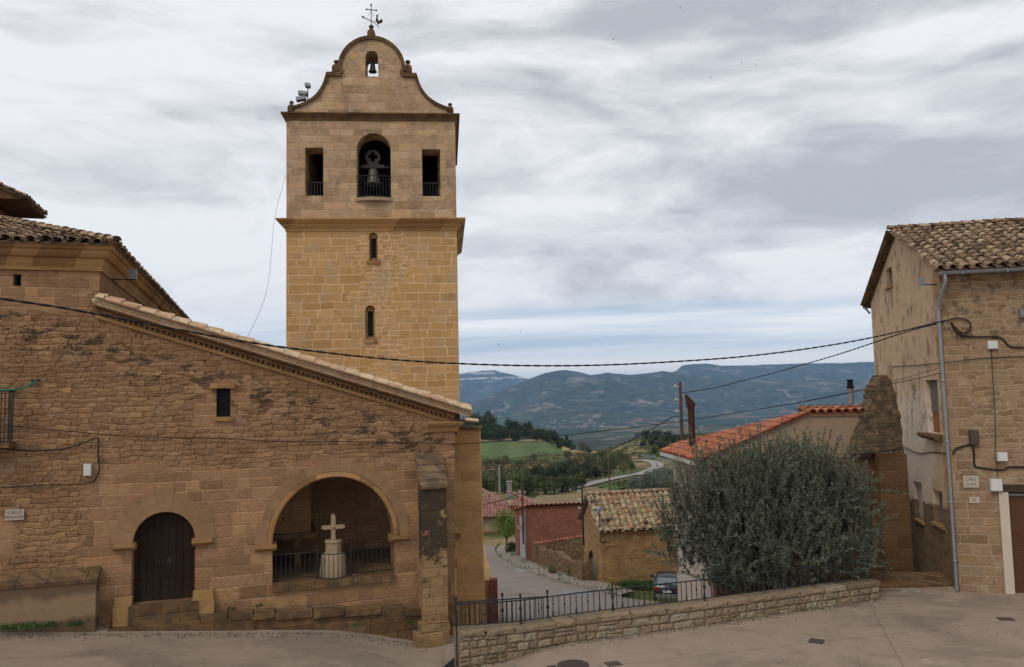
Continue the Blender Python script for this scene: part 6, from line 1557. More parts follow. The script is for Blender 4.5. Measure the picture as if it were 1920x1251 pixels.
def build_olive():
    rng = np.random.default_rng(5); rg = random.Random(5)
    base = Vector((7.7, 24.7, gz(7.7, 24.7) - .1)); T = thing('olive_tree', 'big feathery grey green olive tree behind the stone parapet', 'tree', base)
    cz0 = .9 - base.z
    # limbs
    m = MB(); tips = []
    for k in range(5):
        a = 2 * math.pi * k / 5 + .4; d = Vector((math.cos(a) * .55, math.sin(a) * .4, 1)).normalized(); p = Vector((math.cos(a) * .15, math.sin(a) * .15, 0)); pts = [p]
        for i in range(6): p = p + d * .62; d = (d + Vector((rg.uniform(-.15, .15) + math.cos(a) * .10, rg.uniform(-.15, .15), .05))).normalized(); pts.append(p)
        m.tube(pts, [.13, .11, .09, .07, .05, .035, .02], 8); tips += pts[2:]
        for i in (1, 2, 3, 4):
            q = pts[i]; dd = Vector((math.cos(a + rg.uniform(-1.2, 1.2)), math.sin(a + rg.uniform(-1.2, 1.2)) * .7, .7)).normalized(); b = [q + dd * t for t in (0, .5, 1.0, 1.6)]; m.tube(b, [.05, .04, .03, .012], 6); tips += b[1:]
    m.build('trunk', M['bark'], T)
    # upright leafy shoots spread through the crown's volume
    cents, axes, rr = [], [], []; tw = MB(); ns = 1850
    lobes = [(-2.2, .0, .0, 1.0), (-1.3, -.5, .55, 1.2), (.1, -.6, .6, 1.35), (1.3, -.4, .7, 1.3), (2.1, 0, .45, 1.05), (.6, .5, .75, 1.25), (-.7, .6, .55, 1.2), (-1.6, -.6, -.9, 1.15), (0.2, -.9, -1.0, 1.4), (1.8, -.6, -.85, 1.25), (-1.1, -.9, -1.05, 1.2), (-2.7, -.1, -.8, .75), (2.7, .1, -.8, .8)]
    wts = np.array([l[3] ** 2.2 for l in lobes]); wts /= wts.sum()
    for s in range(ns):
        li = rng.choice(len(lobes), p=wts); lx, ly, lz, lr = lobes[li]; lz = lz - .22 if lz > .5 else lz
        v = rng.normal(0, 1, 3); v /= np.linalg.norm(v); rad = lr * rng.uniform(.25, 1.0) ** .6
        p = np.array([lx, ly, cz0 + 1.15 + lz]) + v * rad * np.array([1, .75, .85])
        if p[2] < .35: continue
        d = np.array([v[0] * .30, v[1] * .28 - .04, .95 + v[2] * .12]) + rng.normal(0, .15, 3); d /= np.linalg.norm(d)
        if rng.random() < .18: d[2] -= .9; d /= np.linalg.norm(d)
        L = rng.uniform(.4, 1.0) * (1.2 if v[2] > .3 else .95); n = int(L * 120); u = np.sort(rng.uniform(.0, 1, n)); bend = rng.normal(0, .18, 3)
        pos = p + d * (u * L)[:, None] + bend * (u ** 2 * L)[:, None]
        cents.append(pos); axes.append(np.tile(d * .8, (n, 1))); tone = rng.uniform(.0, .75)
        rr.append(np.clip(tone + .45 * u - .15 + rng.uniform(-.2, .25, n), 0, 1))
        if s % 3 == 0: tw.tube([Vector(p - d * .3), Vector(p), Vector(p + d * L * .5 + bend * .25 * L), Vector(p + d * L + bend * L)], [.012, .010, .007, .003], 4, False)
    for s in range(430):
        x = rng.uniform(-2.7, 2.7); y = rng.uniform(-1.2, 1.2); topz = cz0 + 1.0 + 2.05 * (1 - (abs(x) / 3.2) ** 3.4) + rng.uniform(-.75, .15)
        p = np.array([x, y, topz - .5]); d = np.array([x * .06, -.05, 1.0]) + rng.normal(0, .14, 3); d /= np.linalg.norm(d); L = rng.uniform(.6, 1.45); n = int(L * 64); u = np.sort(rng.uniform(0, 1, n)) ** .9; bend = rng.normal(0, .2, 3)
        cents.append(p + d * (u * L)[:, None] + bend * (u ** 2 * L)[:, None]); axes.append(np.tile(d * .9, (n, 1))); rr.append(np.clip(rng.uniform(.35, .9) + rng.uniform(-.2, .3, n), 0, 1))
        tw.tube([Vector(p), Vector(p + d * L * .5 + bend * .25 * L), Vector(p + d * L + bend * L)], [.010, .007, .003], 4, False)
    c = np.concatenate(cents); a = np.concatenate(axes); r = np.concatenate(rr)
    q = leaf_quads(c, a, .095, .026, rng, .62)
    o = bpy.data.objects.new('crown', leaf_mesh('crown', q, r, M['olive'])); COL.objects.link(o); o.parent = T
    tw.build('twigs', M['bark'], T)
build_olive()
def crown_mesh(name, mat, rng, n, shape, leaf, clumps, flat=1.0, solid=.5, cone=False):
    """unit-size crown: clumps of leaf-sized faces in an uneven outline; shape = (rx, ry, rz)"""
    cs = []
    for i in range(clumps):
        v = rng.normal(0, 1, 3); v /= np.linalg.norm(v); rad = rng.uniform(.2, 1.0) ** .55
        p = v * rad * .78
        if cone: h = (p[2] + 1) / 2; p[:2] *= (1.15 - .85 * h)
        cs.append((p, rng.uniform(.18, .38), rng.uniform(0, .8)))
    w = np.array([c[1] ** 2 for c in cs]); w /= w.sum(); k = rng.choice(len(cs), n, p=w)
    cen = np.array([c[0] for c in cs])[k]; rad = np.array([c[1] for c in cs])[k]; tone = np.array([c[2] for c in cs])[k]
    v = rng.normal(0, 1, (n, 3)); v /= np.linalg.norm(v, axis=1, keepdims=True); pos = cen + v * (rad * rng.uniform(.3, 1, n) ** .5)[:, None]
    pos = pos * np.array(shape); q = leaf_quads(pos, v + np.array([0, 0, .4]), leaf, leaf * .65, rng, .8)
    return leaf_mesh(name, q, tone + rng.uniform(-.15, .3, n), mat)
def trunk_mb(h, r, rg, limbs=4, spread=.5, up=.6):
    m = MB(); m.tube([(0, 0, -.4), (rg.uniform(-.05, .05), 0, h * .5), (rg.uniform(-.1, .1), rg.uniform(-.1, .1), h)], [r * 1.25, r, r * .75], 7)
    for k in range(limbs):
        a = 2 * math.pi * k / limbs + rg.random(); d = Vector((math.cos(a) * spread, math.sin(a) * spread, up)); m.tube([Vector((0, 0, h * .9)), Vector((0, 0, h)) + d * h * .6, Vector((0, 0, h)) + d * h * 1.3 + Vector((0, 0, .1 * h))], [r * .6, r * .42, r * .15], 5)
    return m
PROTO = {}
def tree_kind(kind):
    if kind in PROTO: return PROTO[kind]
    rng = np.random.default_rng(hash(kind) % 1000 if False else sum(map(ord, kind))); rg = random.Random(kind)
    base, v = kind.rsplit('_', 1)
    spec = dict(pine=('pine', 1500, (1, 1, 1.15), .17, 26, False, .25), tallpine=('pine', 1300, (.72, .72, 1.5), .17, 24, True, .2), orchard=('orchard', 750, (1, 1, .85), .14, 26, False, .42), bare=('orchard', 330, (1, 1, .95), .11, 26, False, .40),
                bush=('bush', 1500, (1, 1, .72), .13, 26, False, .12), dark=('darkbush', 1700, (1, 1, .8), .13, 26, False, .15), olive=('olive2', 1700, (1, 1, .78), .12, 26, False, .28), lime=('lime', 4200, (1, 1, .86), .075, 40, False, 1.0), green=('bush', 1300, (1, 1, .95), .13, 24, False, .3))[base]
    cm = crown_mesh('crown', M[spec[0]], rng, spec[1], spec[2], spec[3], spec[4], cone=spec[5])
    th = spec[6]; tm = trunk_mb(th, .05 if base != 'bush' else .06, rg, 6 if base in ('orchard', 'bare') else 4, .55, .7).build('trunk', M['bark'])
    PROTO[kind] = (cm, tm.data, th + spec[2][2] * .80); bpy.data.objects.remove(tm); return PROTO[kind]
RGV = random.Random(17)
NAMES = dict(pine='pine_tree', tallpine='pine_tree', orchard='orchard_tree', bare='orchard_tree', bush='bush', dark='evergreen_tree', olive='olive_tree', lime='mulberry_tree', green='broadleaf_tree')
def tree(kind, px, py, Y, width_px, label, group=None, cat='tree', squash=None):
    """base seen at pixel (px, py), depth Y (None: where the sight line meets the ground)"""
    g = hit(px, py) if Y is None else at_depth(px, py, Y)
    gzv = gz(g.x, g.y); g.z = gzv
    k = kind + '_' + str(RGV.randrange(3)); cm, tm, cz = tree_kind(k)
    R = width_px / 2 / FPX * g.y; base = kind
    T = thing(NAMES[base], label, cat, g, RGV.uniform(0, 6.28), group); T.scale = (R, R, R * (squash or RGV.uniform(.92, 1.12)))
    a = bpy.data.objects.new('crown', cm); COL.objects.link(a); a.parent = T; a.location = (0, 0, cz)
    b = bpy.data.objects.new('trunk', tm); COL.objects.link(b); b.parent = T
    return T
# pine wood on the rise behind the green field
lab = 'dark green pine in the dense wood above the green field'
for i in range(66):
    u = RGV.random(); px = 862 + 205 * u; Y = RGV.uniform(428, 500); w = RGV.uniform(20, 36) * (1.0 - .45 * max(0, (u - .4) / .6))
    tree('tallpine' if RGV.random() < .16 else 'pine', px, 820, Y, w, lab, 'pines in the wood above the green field', squash=RGV.uniform(.75, 1.1) * (1.3 if u < .3 else .95))
# orchard below the field: thin crowned almond trees
lab = 'thin crowned brownish orchard tree below the green field'
for px, py, w in ((893, 888, 26), (915, 884, 24), (938, 890, 30), (958, 893, 26), (975, 884, 22), (992, 894, 32), (1010, 884, 30), (1030, 882, 34), (1052, 884, 28), (1068, 890, 30), (1083, 882, 26), (1097, 876, 24), (905, 872, 18), (948, 874, 20), (1000, 872, 20), (1045, 871, 24), (1065, 868, 22), (1090, 866, 24), (1108, 878, 26)):
    tree(RGV.choice(['orchard', 'bare', 'orchard']), px, py, None, w, lab, 'orchard trees below the green field', squash=1.15)
lab = 'small round tree on the straw slope right of the green field'
for px, py, w in ((1035, 838, 15), (1048, 842, 17), (1063, 838, 14), (1075, 846, 16), (1030, 830, 16), (1022, 828, 15), (1092, 850, 20), (1102, 856, 20)):
    tree(RGV.choice(['orchard', 'dark', 'green']), px, py, None, w, lab, 'small trees on the straw slope')
# hedge of big bushes behind the pink roof
lab = 'olive brown bushy tree behind the pink tiled roof'
for px, py, w in ((945, 926, 52), (985, 930, 60), (1022, 930, 58), (1052, 926, 54), (1078, 922, 50), (915, 922, 40)):
    tree('bush', px, py, None, w, lab, 'bushy trees behind the pink roof', squash=1.05)
lab = 'dark green dense tree between the orchard and the winding road'
for px, py, w in ((1022, 906, 40), (1045, 902, 44), (1062, 906, 46), (1083, 908, 42), (1098, 903, 38), (1008, 900, 30), (1118, 898, 30), (1135, 894, 26)):
    tree('dark', px, py, None, w, lab, 'dark trees beside the winding road', squash=1.15)
lab = 'green bank tree on the rocky slope left of the road bend'
for px, py, w in ((1120, 890, 30), (1132, 880, 28), (1150, 888, 32), (1162, 880, 30), (1170, 892, 26), (1142, 872, 26), (1158, 868, 24), (1176, 876, 22), (1110, 880, 28), (1185, 886, 20), (1128, 868, 22), (1172, 866, 18)):
    tree(RGV.choice(['green', 'dark', 'orchard', 'green']), px, py, None, w, lab, 'bank trees left of the road bend', squash=1.15)
lab = 'dark scrubby oak on the knoll beyond the road'
for px, py, w in ((1196, 822, 16), (1212, 826, 26), (1232, 828, 30), (1250, 832, 32), (1268, 836, 34), (1284, 840, 34), (1240, 842, 26), (1222, 836, 22), (1258, 848, 30), (1275, 856, 36), (1205, 838, 18), (1246, 860, 22), (1228, 852, 18), (1300, 846, 36)):
    tree('dark', px, py, None, w, lab, 'oaks on the knoll beyond the road', squash=.95)
lab = 'silvery olive tree in the grove behind the stone hut'
for px, py, w in ((1190, 922, 34), (1207, 930, 40), (1228, 928, 44), (1248, 930, 46), (1232, 914, 40), (1254, 912, 42), (1216, 914, 34), (1272, 926, 46), (1272, 906, 40), (1290, 916, 44)):
    tree('olive', px, py, None, w, lab, 'olives in the grove behind the hut', squash=1.05)
tree('lime', 950, 1048, 79, 66, 'bright green round mulberry tree beside the brick garage', squash=1.0)
tree('bush', 958, 1040, 80, 26, 'low ivy bush at the foot of the bright green round tree', None, 'bush', 1.4)
for px, py, Y, w, lb in ((1036, 1034, 62, 22, 'small dark bush inside the ruined garden wall'), (1075, 1032, 60, 34, 'larger green bush inside the ruined garden wall near the hut')): tree('green', px, py + 6, Y, w, lb, None, 'bush', .9)
# weeds and ground cover
def weeds(name, label, pts, mat, size, n, spread, group=None, hgt=.5):
    """one patch: many leaf blades standing around points"""
    rng = np.random.default_rng(len(label) + n); k = rng.integers(0, len(pts), n); c = np.array([tuple(p) for p in pts])[k]; c = c + np.stack([rng.normal(0, spread, n), rng.normal(0, spread, n), rng.uniform(0, hgt * size * 2, n)], 1)
    q = leaf_quads(c, np.tile([0, 0, .8], (n, 1)), size, size * .38, rng, .7); me = leaf_mesh(name, q, rng.random(n), mat); o = bpy.data.objects.new(name, me); COL.objects.link(o); return props(o, label, 'plant', group)
def foot(px, py, off=-.5): return FAC.w(fx(px, py, off).x, off, fx(px, py, off).z)
for px, py, w, lb in ((30, 1180, .34, 'dense low green weed clump at the far left foot of the rendered plinth'), (85, 1178, .16, 'small green weed tuft under the rendered plinth'), (140, 1174, .10, 'tiny weed tuft below the plinth corner')):
    p = foot(px, py, -.62); weeds('weed_clump', lb, [p + FAC.x * d for d in np.linspace(-w, w, 8)], M['weed'], .075, int(700 * w + 60), .09)
for px, py, w, lb in ((433, 1145, .07, 'green weed on the bench between door and porch arch'), (484, 1140, .05, 'second tiny weed growing at the foot of the arch'), (672, 1175, .14, 'weed tuft in the street below the cross'), (770, 1170, .05, 'weed by the foot of the black buttress')):
    p = foot(px, py, -.40 if py < 1150 else -.58); weeds('weed_clump', lb, [p + FAC.x * d for d in np.linspace(-w, w, 5)], M['weed'], .06, 70, .04)
pts = [hit(1130 + i * 5.5, 1098 - i * .9, 50) for i in range(24)]; pts = [HUT.w(1.5 + .25 * i, -.25 - .03 * i, 0) for i in range(26)]; pts = [Vector((p.x, p.y, gz(p.x, p.y) + .05)) for p in pts]
bank = props(bpy.data.objects.new('grass_bank', leaf_mesh('grass_bank', leaf_quads(np.repeat(np.array([tuple(p) for p in pts]), 110, 0) + RNG.normal(0, 1, (26 * 110, 3)) * np.array([.3, .28, 0]) + np.array([0, 0, .1]) * RNG.random((26 * 110, 1)) * 4, np.tile([0, 0, .9], (26 * 110, 1)), .24, .07, RNG, .6), RNG.random(26 * 110), M['weed'])), kind='stuff'); COL.objects.link(bank)
K2 = spline(KERB, 8); wv = []
for i, q in enumerate(K2):
    for j in range(10 if (i // 3) % 2 else 1):
        s = RNG.normal(0, .12); wv.append((q.x + 1.25 + s + RNG.normal(0, .1), q.y + RNG.normal(0, .5), 0)); 
        if j % 3 == 0: wv.append((q.x - .05 + s * .3, q.y + RNG.normal(0, .5), 0))
wv = np.array(drape([(a, b, .18) for a, b, c in wv], .05)); vg = props(bpy.data.objects.new('verge_grass', leaf_mesh('verge_grass', leaf_quads(wv, np.tile([0, 0, .9], (len(wv), 1)), .24, .08, RNG, .6), RNG.random(len(wv)), M['weed'])), kind='stuff'); COL.objects.link(vg)
def litter():
    n = 900; d = RNG.uniform(0, WL[-1], n); off = np.abs(RNG.normal(0, .16, n)) + .02; pts = []
    for a, b in zip(d, off): p, ax = wall_at(a); q = p - Vector((-ax.y, ax.x, 0)) * b; pts.append((q.x, q.y, .008))
    for k in range(700): q = FAC.w(RNG.uniform(-9.5, .2), -.62 - abs(RNG.normal(0, .2)), 0); pts.append((q.x, q.y, float(plaza_z(q.x, q.y)) + .008))
    for k in range(260): x, y = RNG.uniform(-9, 13), RNG.uniform(13.5, 22.5); pts.append((x, y, float(plaza_z(x, y)) + .006) if y < plaza_edge(x) - .2 or x > 10.7 else (x, 15, float(plaza_z(x, 15)) + .006))
    pts = np.array(pts); o = bpy.data.objects.new('litter', leaf_mesh('litter', leaf_quads(pts, np.tile([0, 0, .05], (len(pts), 1)) * 0 + RNG.normal(0, 1, (len(pts), 3)) * np.array([1, 1, .12]), .045, .03, RNG, .05), RNG.random(len(pts)), M['litter'])); COL.objects.link(o); props(o, kind='stuff')
M['litter'] = leaf_mat('dry litter', (.05, .035, .022), (.15, .11, .07), .9, .0)
litter()
# rough scrub scattered over the near slopes: nobody could count it
def scrub():
    n = 15000; px = RNG.uniform(560, 1420, n); Y = np.exp(RNG.uniform(np.log(95), np.log(520), n)); a = (px - 960) / FPX; X = a * Y; keep = fbm(X / 30, Y / 30, 3, 77) > .5; keep &= ~((Y < 150) & (px < 1160)); keep &= ~((Y > 290) & (Y < 430) & (px < 1050))
    # keep the road clear
    rd = np.array([tuple(hit(*q))[:2] for q in ROAD_PX + [(1188, 893), (1208, 888), (1226, 881), (1233, 874), (1222, 867.5), (1200, 864)]])
    for i in range(len(rd) - 1):
        for k in np.linspace(0, 1, 12): c = rd[i] * (1 - k) + rd[i + 1] * k; keep &= (X - c[0]) ** 2 + (Y - c[1]) ** 2 > 36
    X, Y = X[keep], Y[keep]; Z = terrain(X, Y); k = 9; n = len(X); c = np.repeat(np.stack([X, Y, Z], 1), k, 0); s = np.repeat(RNG.uniform(.4, 1.3, n), k); t = np.repeat(RNG.random(n), k)
    c = c + RNG.normal(0, .5, (n * k, 3)) * s[:, None] * np.array([1, 1, .35]) + np.array([0, 0, .35]) * s[:, None]
    q = leaf_quads(c, np.tile([0, 0, .6], (n * k, 1)), .55, .4, RNG, .9); o = bpy.data.objects.new('scrub', leaf_mesh('scrub', q, t * .7 + .3 * RNG.random(n * k), M['bush'])); COL.objects.link(o); props(o, kind='stuff')
scrub()

# ------------------------------------------------------------------ utility poles, lamp posts, cables
def pole(name, label, px, py_top, py_base, Y, r, mat, ins=(), group=None):
    t, b = at_depth(px, py_top, Y), at_depth(px, py_base, Y); P_ = thing(name, label, 'utility pole', (t.x, t.y, b.z - .5), 0, group); h = t.z - b.z + .5
    m = MB(); m.tube([(0, 0, 0), (0, 0, h)], [r * 1.25, r], 8); m.build('pole', M[mat], P_)
    for side, z in ins:
        k = MB(); k.tube([(0, 0, h - z), (side * .26, 0, h - z)], .022, 5); k.lathe((side * .26, 0, h - z - .06), [(.02, 0), (.055, .03), (.05, .08), (.06, .10), (.03, .16), (.005, .17)], 8); k.build('insulator', M['plastic'], P_)
    return P_
YP = 42
pole('utility_pole', 'brown wooden utility pole with white insulators behind the red roof', 1275, 716, 900, YP, .075, 'pole_wood', [(-1, .25), (-1, .95), (-1, 1.55), (-1, 2.1)])
pole('utility_pole', 'thin dark mast with insulators against the gable of the stone hut', 1091, 908, 1010, 58, .055, 'iron', [(-1, .5), (-1, 1.1), (-1, 1.7)])
pole('utility_pole', 'rusty thin mast on the front corner of the brick garage', 979, 917, 1010, 71, .06, 'rust', [(-1, .3), (1, .3)])
pole('utility_pole', 'grey concrete pole standing among the bushes behind the pink roof', 936, 872, 920, 125, .14, 'concrete_grey')
pole('utility_pole', 'slim weathered pole beside the winding road below the bank trees', 1141, 858, 925, 128, .09, 'pole_wood')
hp = lambda px, py, off=.03: HOU.w(hx(px, py).x, off, hx(px, py).z)
hfp = lambda px, py, off=-.04: HOU.w(off, hf(px, py).y, hf(px, py).z)
# the main twisted cable across the street
A0 = at_depth(-60, 551, 12.5); anchor = HOU.w(-.12, .02, hx(1772, 602).z)
px_pts = [(-60, 551), (0, 560), (120, 578), (240, 600), (360, 623), (480, 644), (600, 660), (720, 673), (860, 682), (1010, 686), (1150, 684), (1300, 676), (1400, 668), (1500, 656), (1600, 640), (1690, 621), (1772, 601)]
ys = [12.5 + (23.75 - 12.5) * ((p[0] + 60) / 1832) for p in px_pts]
cable('overhead_cable', 'thick twisted black cable sagging across the whole street in front of the tower', [at_depth(-1100, 380, 9), at_depth(-500, 478, 10.6)] + [at_depth(*p, Y) for p, Y in zip(px_pts, ys)], .0135, M['cable'], 6, twist=.55)
px2 = [(1279, 737), (1340, 727), (1400, 712), (1460, 697), (1520, 680), (1580, 662), (1640, 642), (1700, 622), (1772, 603)]
cable('overhead_cable', 'twisted black cable rising from the wooden pole to the tall house corner', [at_depth(*p, YP + (23.8 - YP) * i / 8) for i, p in enumerate(px2)], .0145, M['cable'], 6, twist=.6)
px3 = [(905, 830), (960, 826), (1050, 817), (1150, 806), (1270, 791), (1400, 771), (1520, 751), (1640, 727), (1755, 702)]
cable('overhead_cable', 'thin cable with small clips strung from the church corner over the red roof', [FAC.w(.95, -.05, fx(868, 832).z)] + [at_depth(*p, 21.8 + .25 * i) for i, p in enumerate(px3)] + [hp(1765, 700)], .011, M['cable'], 5)
px4 = [(1262, 781), (1205, 814), (1150, 842), (1090, 872), (1040, 896), (985, 921), (940, 938), (900, 948)]
cable('overhead_cable', 'cable descending from the wooden pole over the valley to the pink roof', [at_depth(*p, YP + 3.2 * i) for i, p in enumerate(px4)], .028, M['cable'], 5)
cable('stay_wire', 'short dark stay wire running from the wooden pole past the rusty stove pipe', [at_depth(1262, 781, YP), at_depth(1276, 783, YP - 1), at_depth(1296, 795, YP - 6), at_depth(1318, 815, 31.5)], .02, M['cable'], 6)
cable('stay_wire', 'dark wire slanting from the pole head down behind the stove pipe', [at_depth(1279, 748, YP), at_depth(1298, 784, YP - 4), at_depth(1313, 814, 32)], .014, M['cable'], 5)
cable('overhead_cable', 'faint thin cable above the red roof towards the round flue', [at_depth(1420, 768, 30), at_depth(1500, 754, 28), at_depth(1600, 733, 26), at_depth(1700, 708, 24.6), hp(1762, 690)], .007, M['cable'], 5)
fp = lambda px, py, off=-.045: FAC.w(fx(px, py, off).x, off, fx(px, py, off).z)
cable('wall_cable', 'thin cable clipped across the rubble church wall below the small window', [fp(18, 799), fp(120, 808), fp(240, 818), fp(430, 823), (fp(500, 827)), fp(650, 828), fp(790, 831), FAC.w(.95, -.05, fx(868, 832).z)], .010, M['cable'], 6)
cable('wall_cable', 'upper thicker cable looping along the church wall to the white box', [fp(-60, 836), fp(0, 841), fp(60, 845), fp(110, 843), fp(150, 833), fp(178, 822), fp(185, 826), fp(184, 850), fp(186, 880), fp(178, 900), fp(166, 906)], .017, M['cable'], 6)
cable('wall_cable', 'lowest cable running along the church wall to the foot of the white box', [fp(-60, 915), fp(30, 913), fp(100, 909), fp(150, 908), fp(166, 902)], .011, M['cable'], 6)
cable('wall_wire', 'hair thin wire slanting over the rubble from the nave corner', [fp(186, 545), fp(140, 620), fp(100, 690), fp(70, 715)], .006, M['cable'], 5)
B_ = framed('junction_box', 'white junction box fixed to the church wall left of the round door', 'junction box', FAC); q0, q1 = fx(158, 892), fx(173, 869)
m = MB(); m.box((q0.x, -.12, q0.z), (q1.x, -.0, q1.z)); m.build('box_body', M['plastic'], B_); m = MB(); m.box((q0.x + .01, -.135, q0.z + .012), (q1.x - .01, -.121, q1.z - .012)); m.build('lid', M['plastic'], B_)
# floodlight on a bracket at the nave corner, balcony with a green hose at the left edge
Fl = framed('floodlight', 'small square floodlight on a bracket on the nave side wall', 'floodlight', FAC); z = fx(205, 550).z + .55; yb = 1.35
m = MB(); m.box((NX, yb - .02, z - .02), (NX + .62, yb + .02, z + .01)); m.build('bracket', M['iron'], Fl); m = MB(); m.box((NX + .42, yb - .10, z + .01), (NX + .64, yb + .06, z + .27), jit=.015); m.build('lamp_head', M['greyplastic'], Fl)
Ba = framed('balcony', 'iron balcony with a green hose over its rail at the far left', 'balcony', FAC); zt, zb = fx(10, 733, -.4).z, fx(10, 830, -.4).z; xr = fx(17, 780, -.4).x
m = MB()
for i in range(14): x = xr - .075 * i; m.tube([(x, -.45, zb), (x, -.45, zt)], .011, 5)
m.tube([(xr, -.45, zt), (xr - 1.6, -.45, zt)], .018, 6); m.tube([(xr, -.45, zt), (xr, 0, zt)], .018, 6); m.tube([(xr, -.45, zb + .03), (xr - 1.6, -.45, zb + .03)], .013, 6)
for i in range(4): m.tube([(xr, -.40 + .1 * i, zb), (xr, -.40 + .1 * i, zt)], .011, 5)
m.build('railing', M['iron'], Ba)
m = MB(); m.box((xr - 1.7, -.52, zb - .12), (xr + .05, .1, zb)); m.build('balcony_slab', M['ledge'], Ba)
q = fx(70, 714, -.05); m = MB(); m.tube(spline([(xr - 1.2, -.46, zt + .03), (xr - .3, -.46, zt + .02), (xr + .1, -.40, zt + .03), ((xr + q.x) / 2, -.2, (zt + q.z) / 2 - .05), (q.x, -.05, q.z)], 6), .022, 6); m.build('green_hose', M['green'], Ba)
m = MB(); m.tube([(q.x - .12, -.08, q.z - .03), (q.x + .03, -.02, q.z + .02)], .03, 6); m.build('hose_end', M['cable'], Ba)
# street name tiles
def sign(fr, name, label, c, w, h, lines, face):
    S_ = thing(name, label, 'street sign', fr.w(*c), fr.a + (0 if face == 'x' else -math.pi / 2)); m = MB(); m.box((-w / 2, -.015, -h / 2), (w / 2, .015, h / 2)); m.build('sign_plate', M['sign'], S_)
    R_ = Matrix.Rotation(math.pi / 2, 4, 'X')
    for i, (tx_, sz) in enumerate(lines): text_obj(tx_, sz, M['signtext'], S_, Matrix.Translation((0, -.017, h * (.22 - .44 * i))) @ R_)
a, b = fx(10, 976), fx(46, 954); sign(FAC, 'street_sign', 'weathered street name tile CALLE on the far left of the church wall', ((a.x + b.x) / 2, -.02, (a.z + b.z) / 2), b.x - a.x, b.z - a.z, [('CALLE', .105), ('MORADES', .085)], 'x')
a, b = hf(1806, 914), hf(1834, 892); sign(HOU, 'street_sign', 'half whitewashed street name tile on the house front beside the downpipe', (-.03, (a.y + b.y) / 2, (a.z + b.z) / 2), abs(b.y - a.y), b.z - a.z, [('CALL', .13), ('LLAN', .11)], 'y')
a, b = hf(1815, 944), hf(1838, 931); Nn = thing('number_tile', 'small pale house number tile under the street name tile', 'number tile', HOU.w(-.02, (a.y + b.y) / 2, (a.z + b.z) / 2), HOU.a - math.pi / 2)
m = MB(); m.box((-.14, -.012, -.09), (.14, .012, .09)); m.build('tile', M['sign'], Nn); text_obj('X', .12, M['signtext'], Nn, Matrix.Translation((0, -.014, 0)) @ Matrix.Rotation(math.pi / 2, 4, 'X'))
# boxes, lamps and cables on the tall house
def hbox(name, label, cat, px0, py0, px1, py1, dep, mat, extra=None):
    a, b = hf(px0, py1), hf(px1, py0); o = framed(name, label, cat, HOU); y0, y1 = sorted((a.y, b.y)); m = MB(); m.box((-dep, y0, a.z), (-.0, y1, b.z)); m.build('box_body', M[mat], o)
    m = MB(); m.box((-dep - .012, y0 + .015, a.z + .015), (-dep - .0005, y1 - .015, b.z - .015)); m.build('lid', M[mat], o); return o
hbox('junction_box', 'square white junction box high on the front of the tall house', 'junction box', 1851, 639, 1868, 655, .10, 'plastic')
hbox('meter_box', 'dark ribbed meter box with a cable loop beside the downpipe', 'meter box', 1817, 806, 1832, 833, .13, 'castiron')
hbox('wall_lamp', 'small pale box lamp above the doorway with a dark face', 'lamp', 1867, 848, 1884, 864, .2, 'plastic')
Lh = hbox('wall_lamp', 'tilted white lamp box at the left end of the door lintel', 'lamp', 1855, 898, 1875, 920, .16, 'plastic')
hbox('junction_box', 'grey box at the right picture edge beside the cables of the house front', 'junction box', 1910, 580, 1925, 596, .12, 'greyplastic')
Fl = framed('floodlight', 'grey floodlight on a bracket high on the plaster gable', 'floodlight', HOU); q = hx(1757, 531)
m = MB(); m.tube([(q.x, 0, q.z - .05), (q.x + .0, .28, q.z - .03), (q.x + .05, .42, q.z + .02)], .018, 5); m.build('bracket', M['iron'], Fl); m = MB(); m.box((q.x - .06, .36, q.z - .06), (q.x + .14, .50, q.z + .18), jit=.015); m.build('lamp_head', M['greyplastic'], Fl)
loop = [(1772, 602), (1790, 598), (1808, 599), (1818, 607), (1816, 619), (1805, 625), (1792, 616), (1782, 605)]
cable('wall_cable', 'looped black cable bundle at the top corner of the house front', [hfp(*p, -.06) for p in loop], .02, M['cable'], 6)
cable('wall_cable', 'black cable bundle running right from the loop across the house front', [hfp(*p, -.05) for p in ((1782, 605), (1792, 622), (1806, 630), (1830, 632), (1868, 632), (1880, 637), (1890, 648), (1905, 652), (1935, 650))], .024, M['cable'], 6)
for i, (px, py) in enumerate(((1789, 626), (1797, 630), (1806, 630), (1816, 627))):
    cable('cable_coil', ['leftmost small coil of spare cable under the loop', 'second small coil of spare cable under the loop', 'third small coil of spare cable under the loop', 'rightmost small coil of spare cable under the loop'][i], [hfp(px + 6 * math.cos(a), py + 6 * math.sin(a), -.05) for a in np.linspace(0, 2 * math.pi, 9)], .007, M['cable'], 3)
cable('wall_cable', 'cable bent round the gable corner below the white box', [hp(1671, 755), hp(1671, 720), hp(1672, 692), hp(1680, 687), hp(1720, 685), hp(1760, 681), hfp(1775, 680), hfp(1830, 673), hfp(1880, 670), hfp(1935, 668)], .013, M['cable'], 5)
cable('wall_cable', 'long vertical cable down the gable joining the lower cable', [hp(1671, 755), hp(1676, 800), hp(1683, 832), hp(1700, 840), hp(1725, 850), hp(1748, 848), hp(1775, 850)], .016, M['cable'], 6)
cable('wall_cable', 'vertical cable dropping from the white box to the lamp over the door', [hfp(*p) for p in ((1858, 655), (1860, 700), (1865, 780), (1866, 850), (1870, 895))], .010, M['cable'], 5)
cable('wall_cable', 'heavy black cable from the meter box along the front above the lintel', [hfp(*p) for p in ((1786, 852), (1790, 843), (1802, 838), (1820, 834), (1825, 845), (1826, 870), (1832, 876), (1860, 880), (1880, 881), (1893, 876), (1935, 876))], .027, M['cable'], 6)
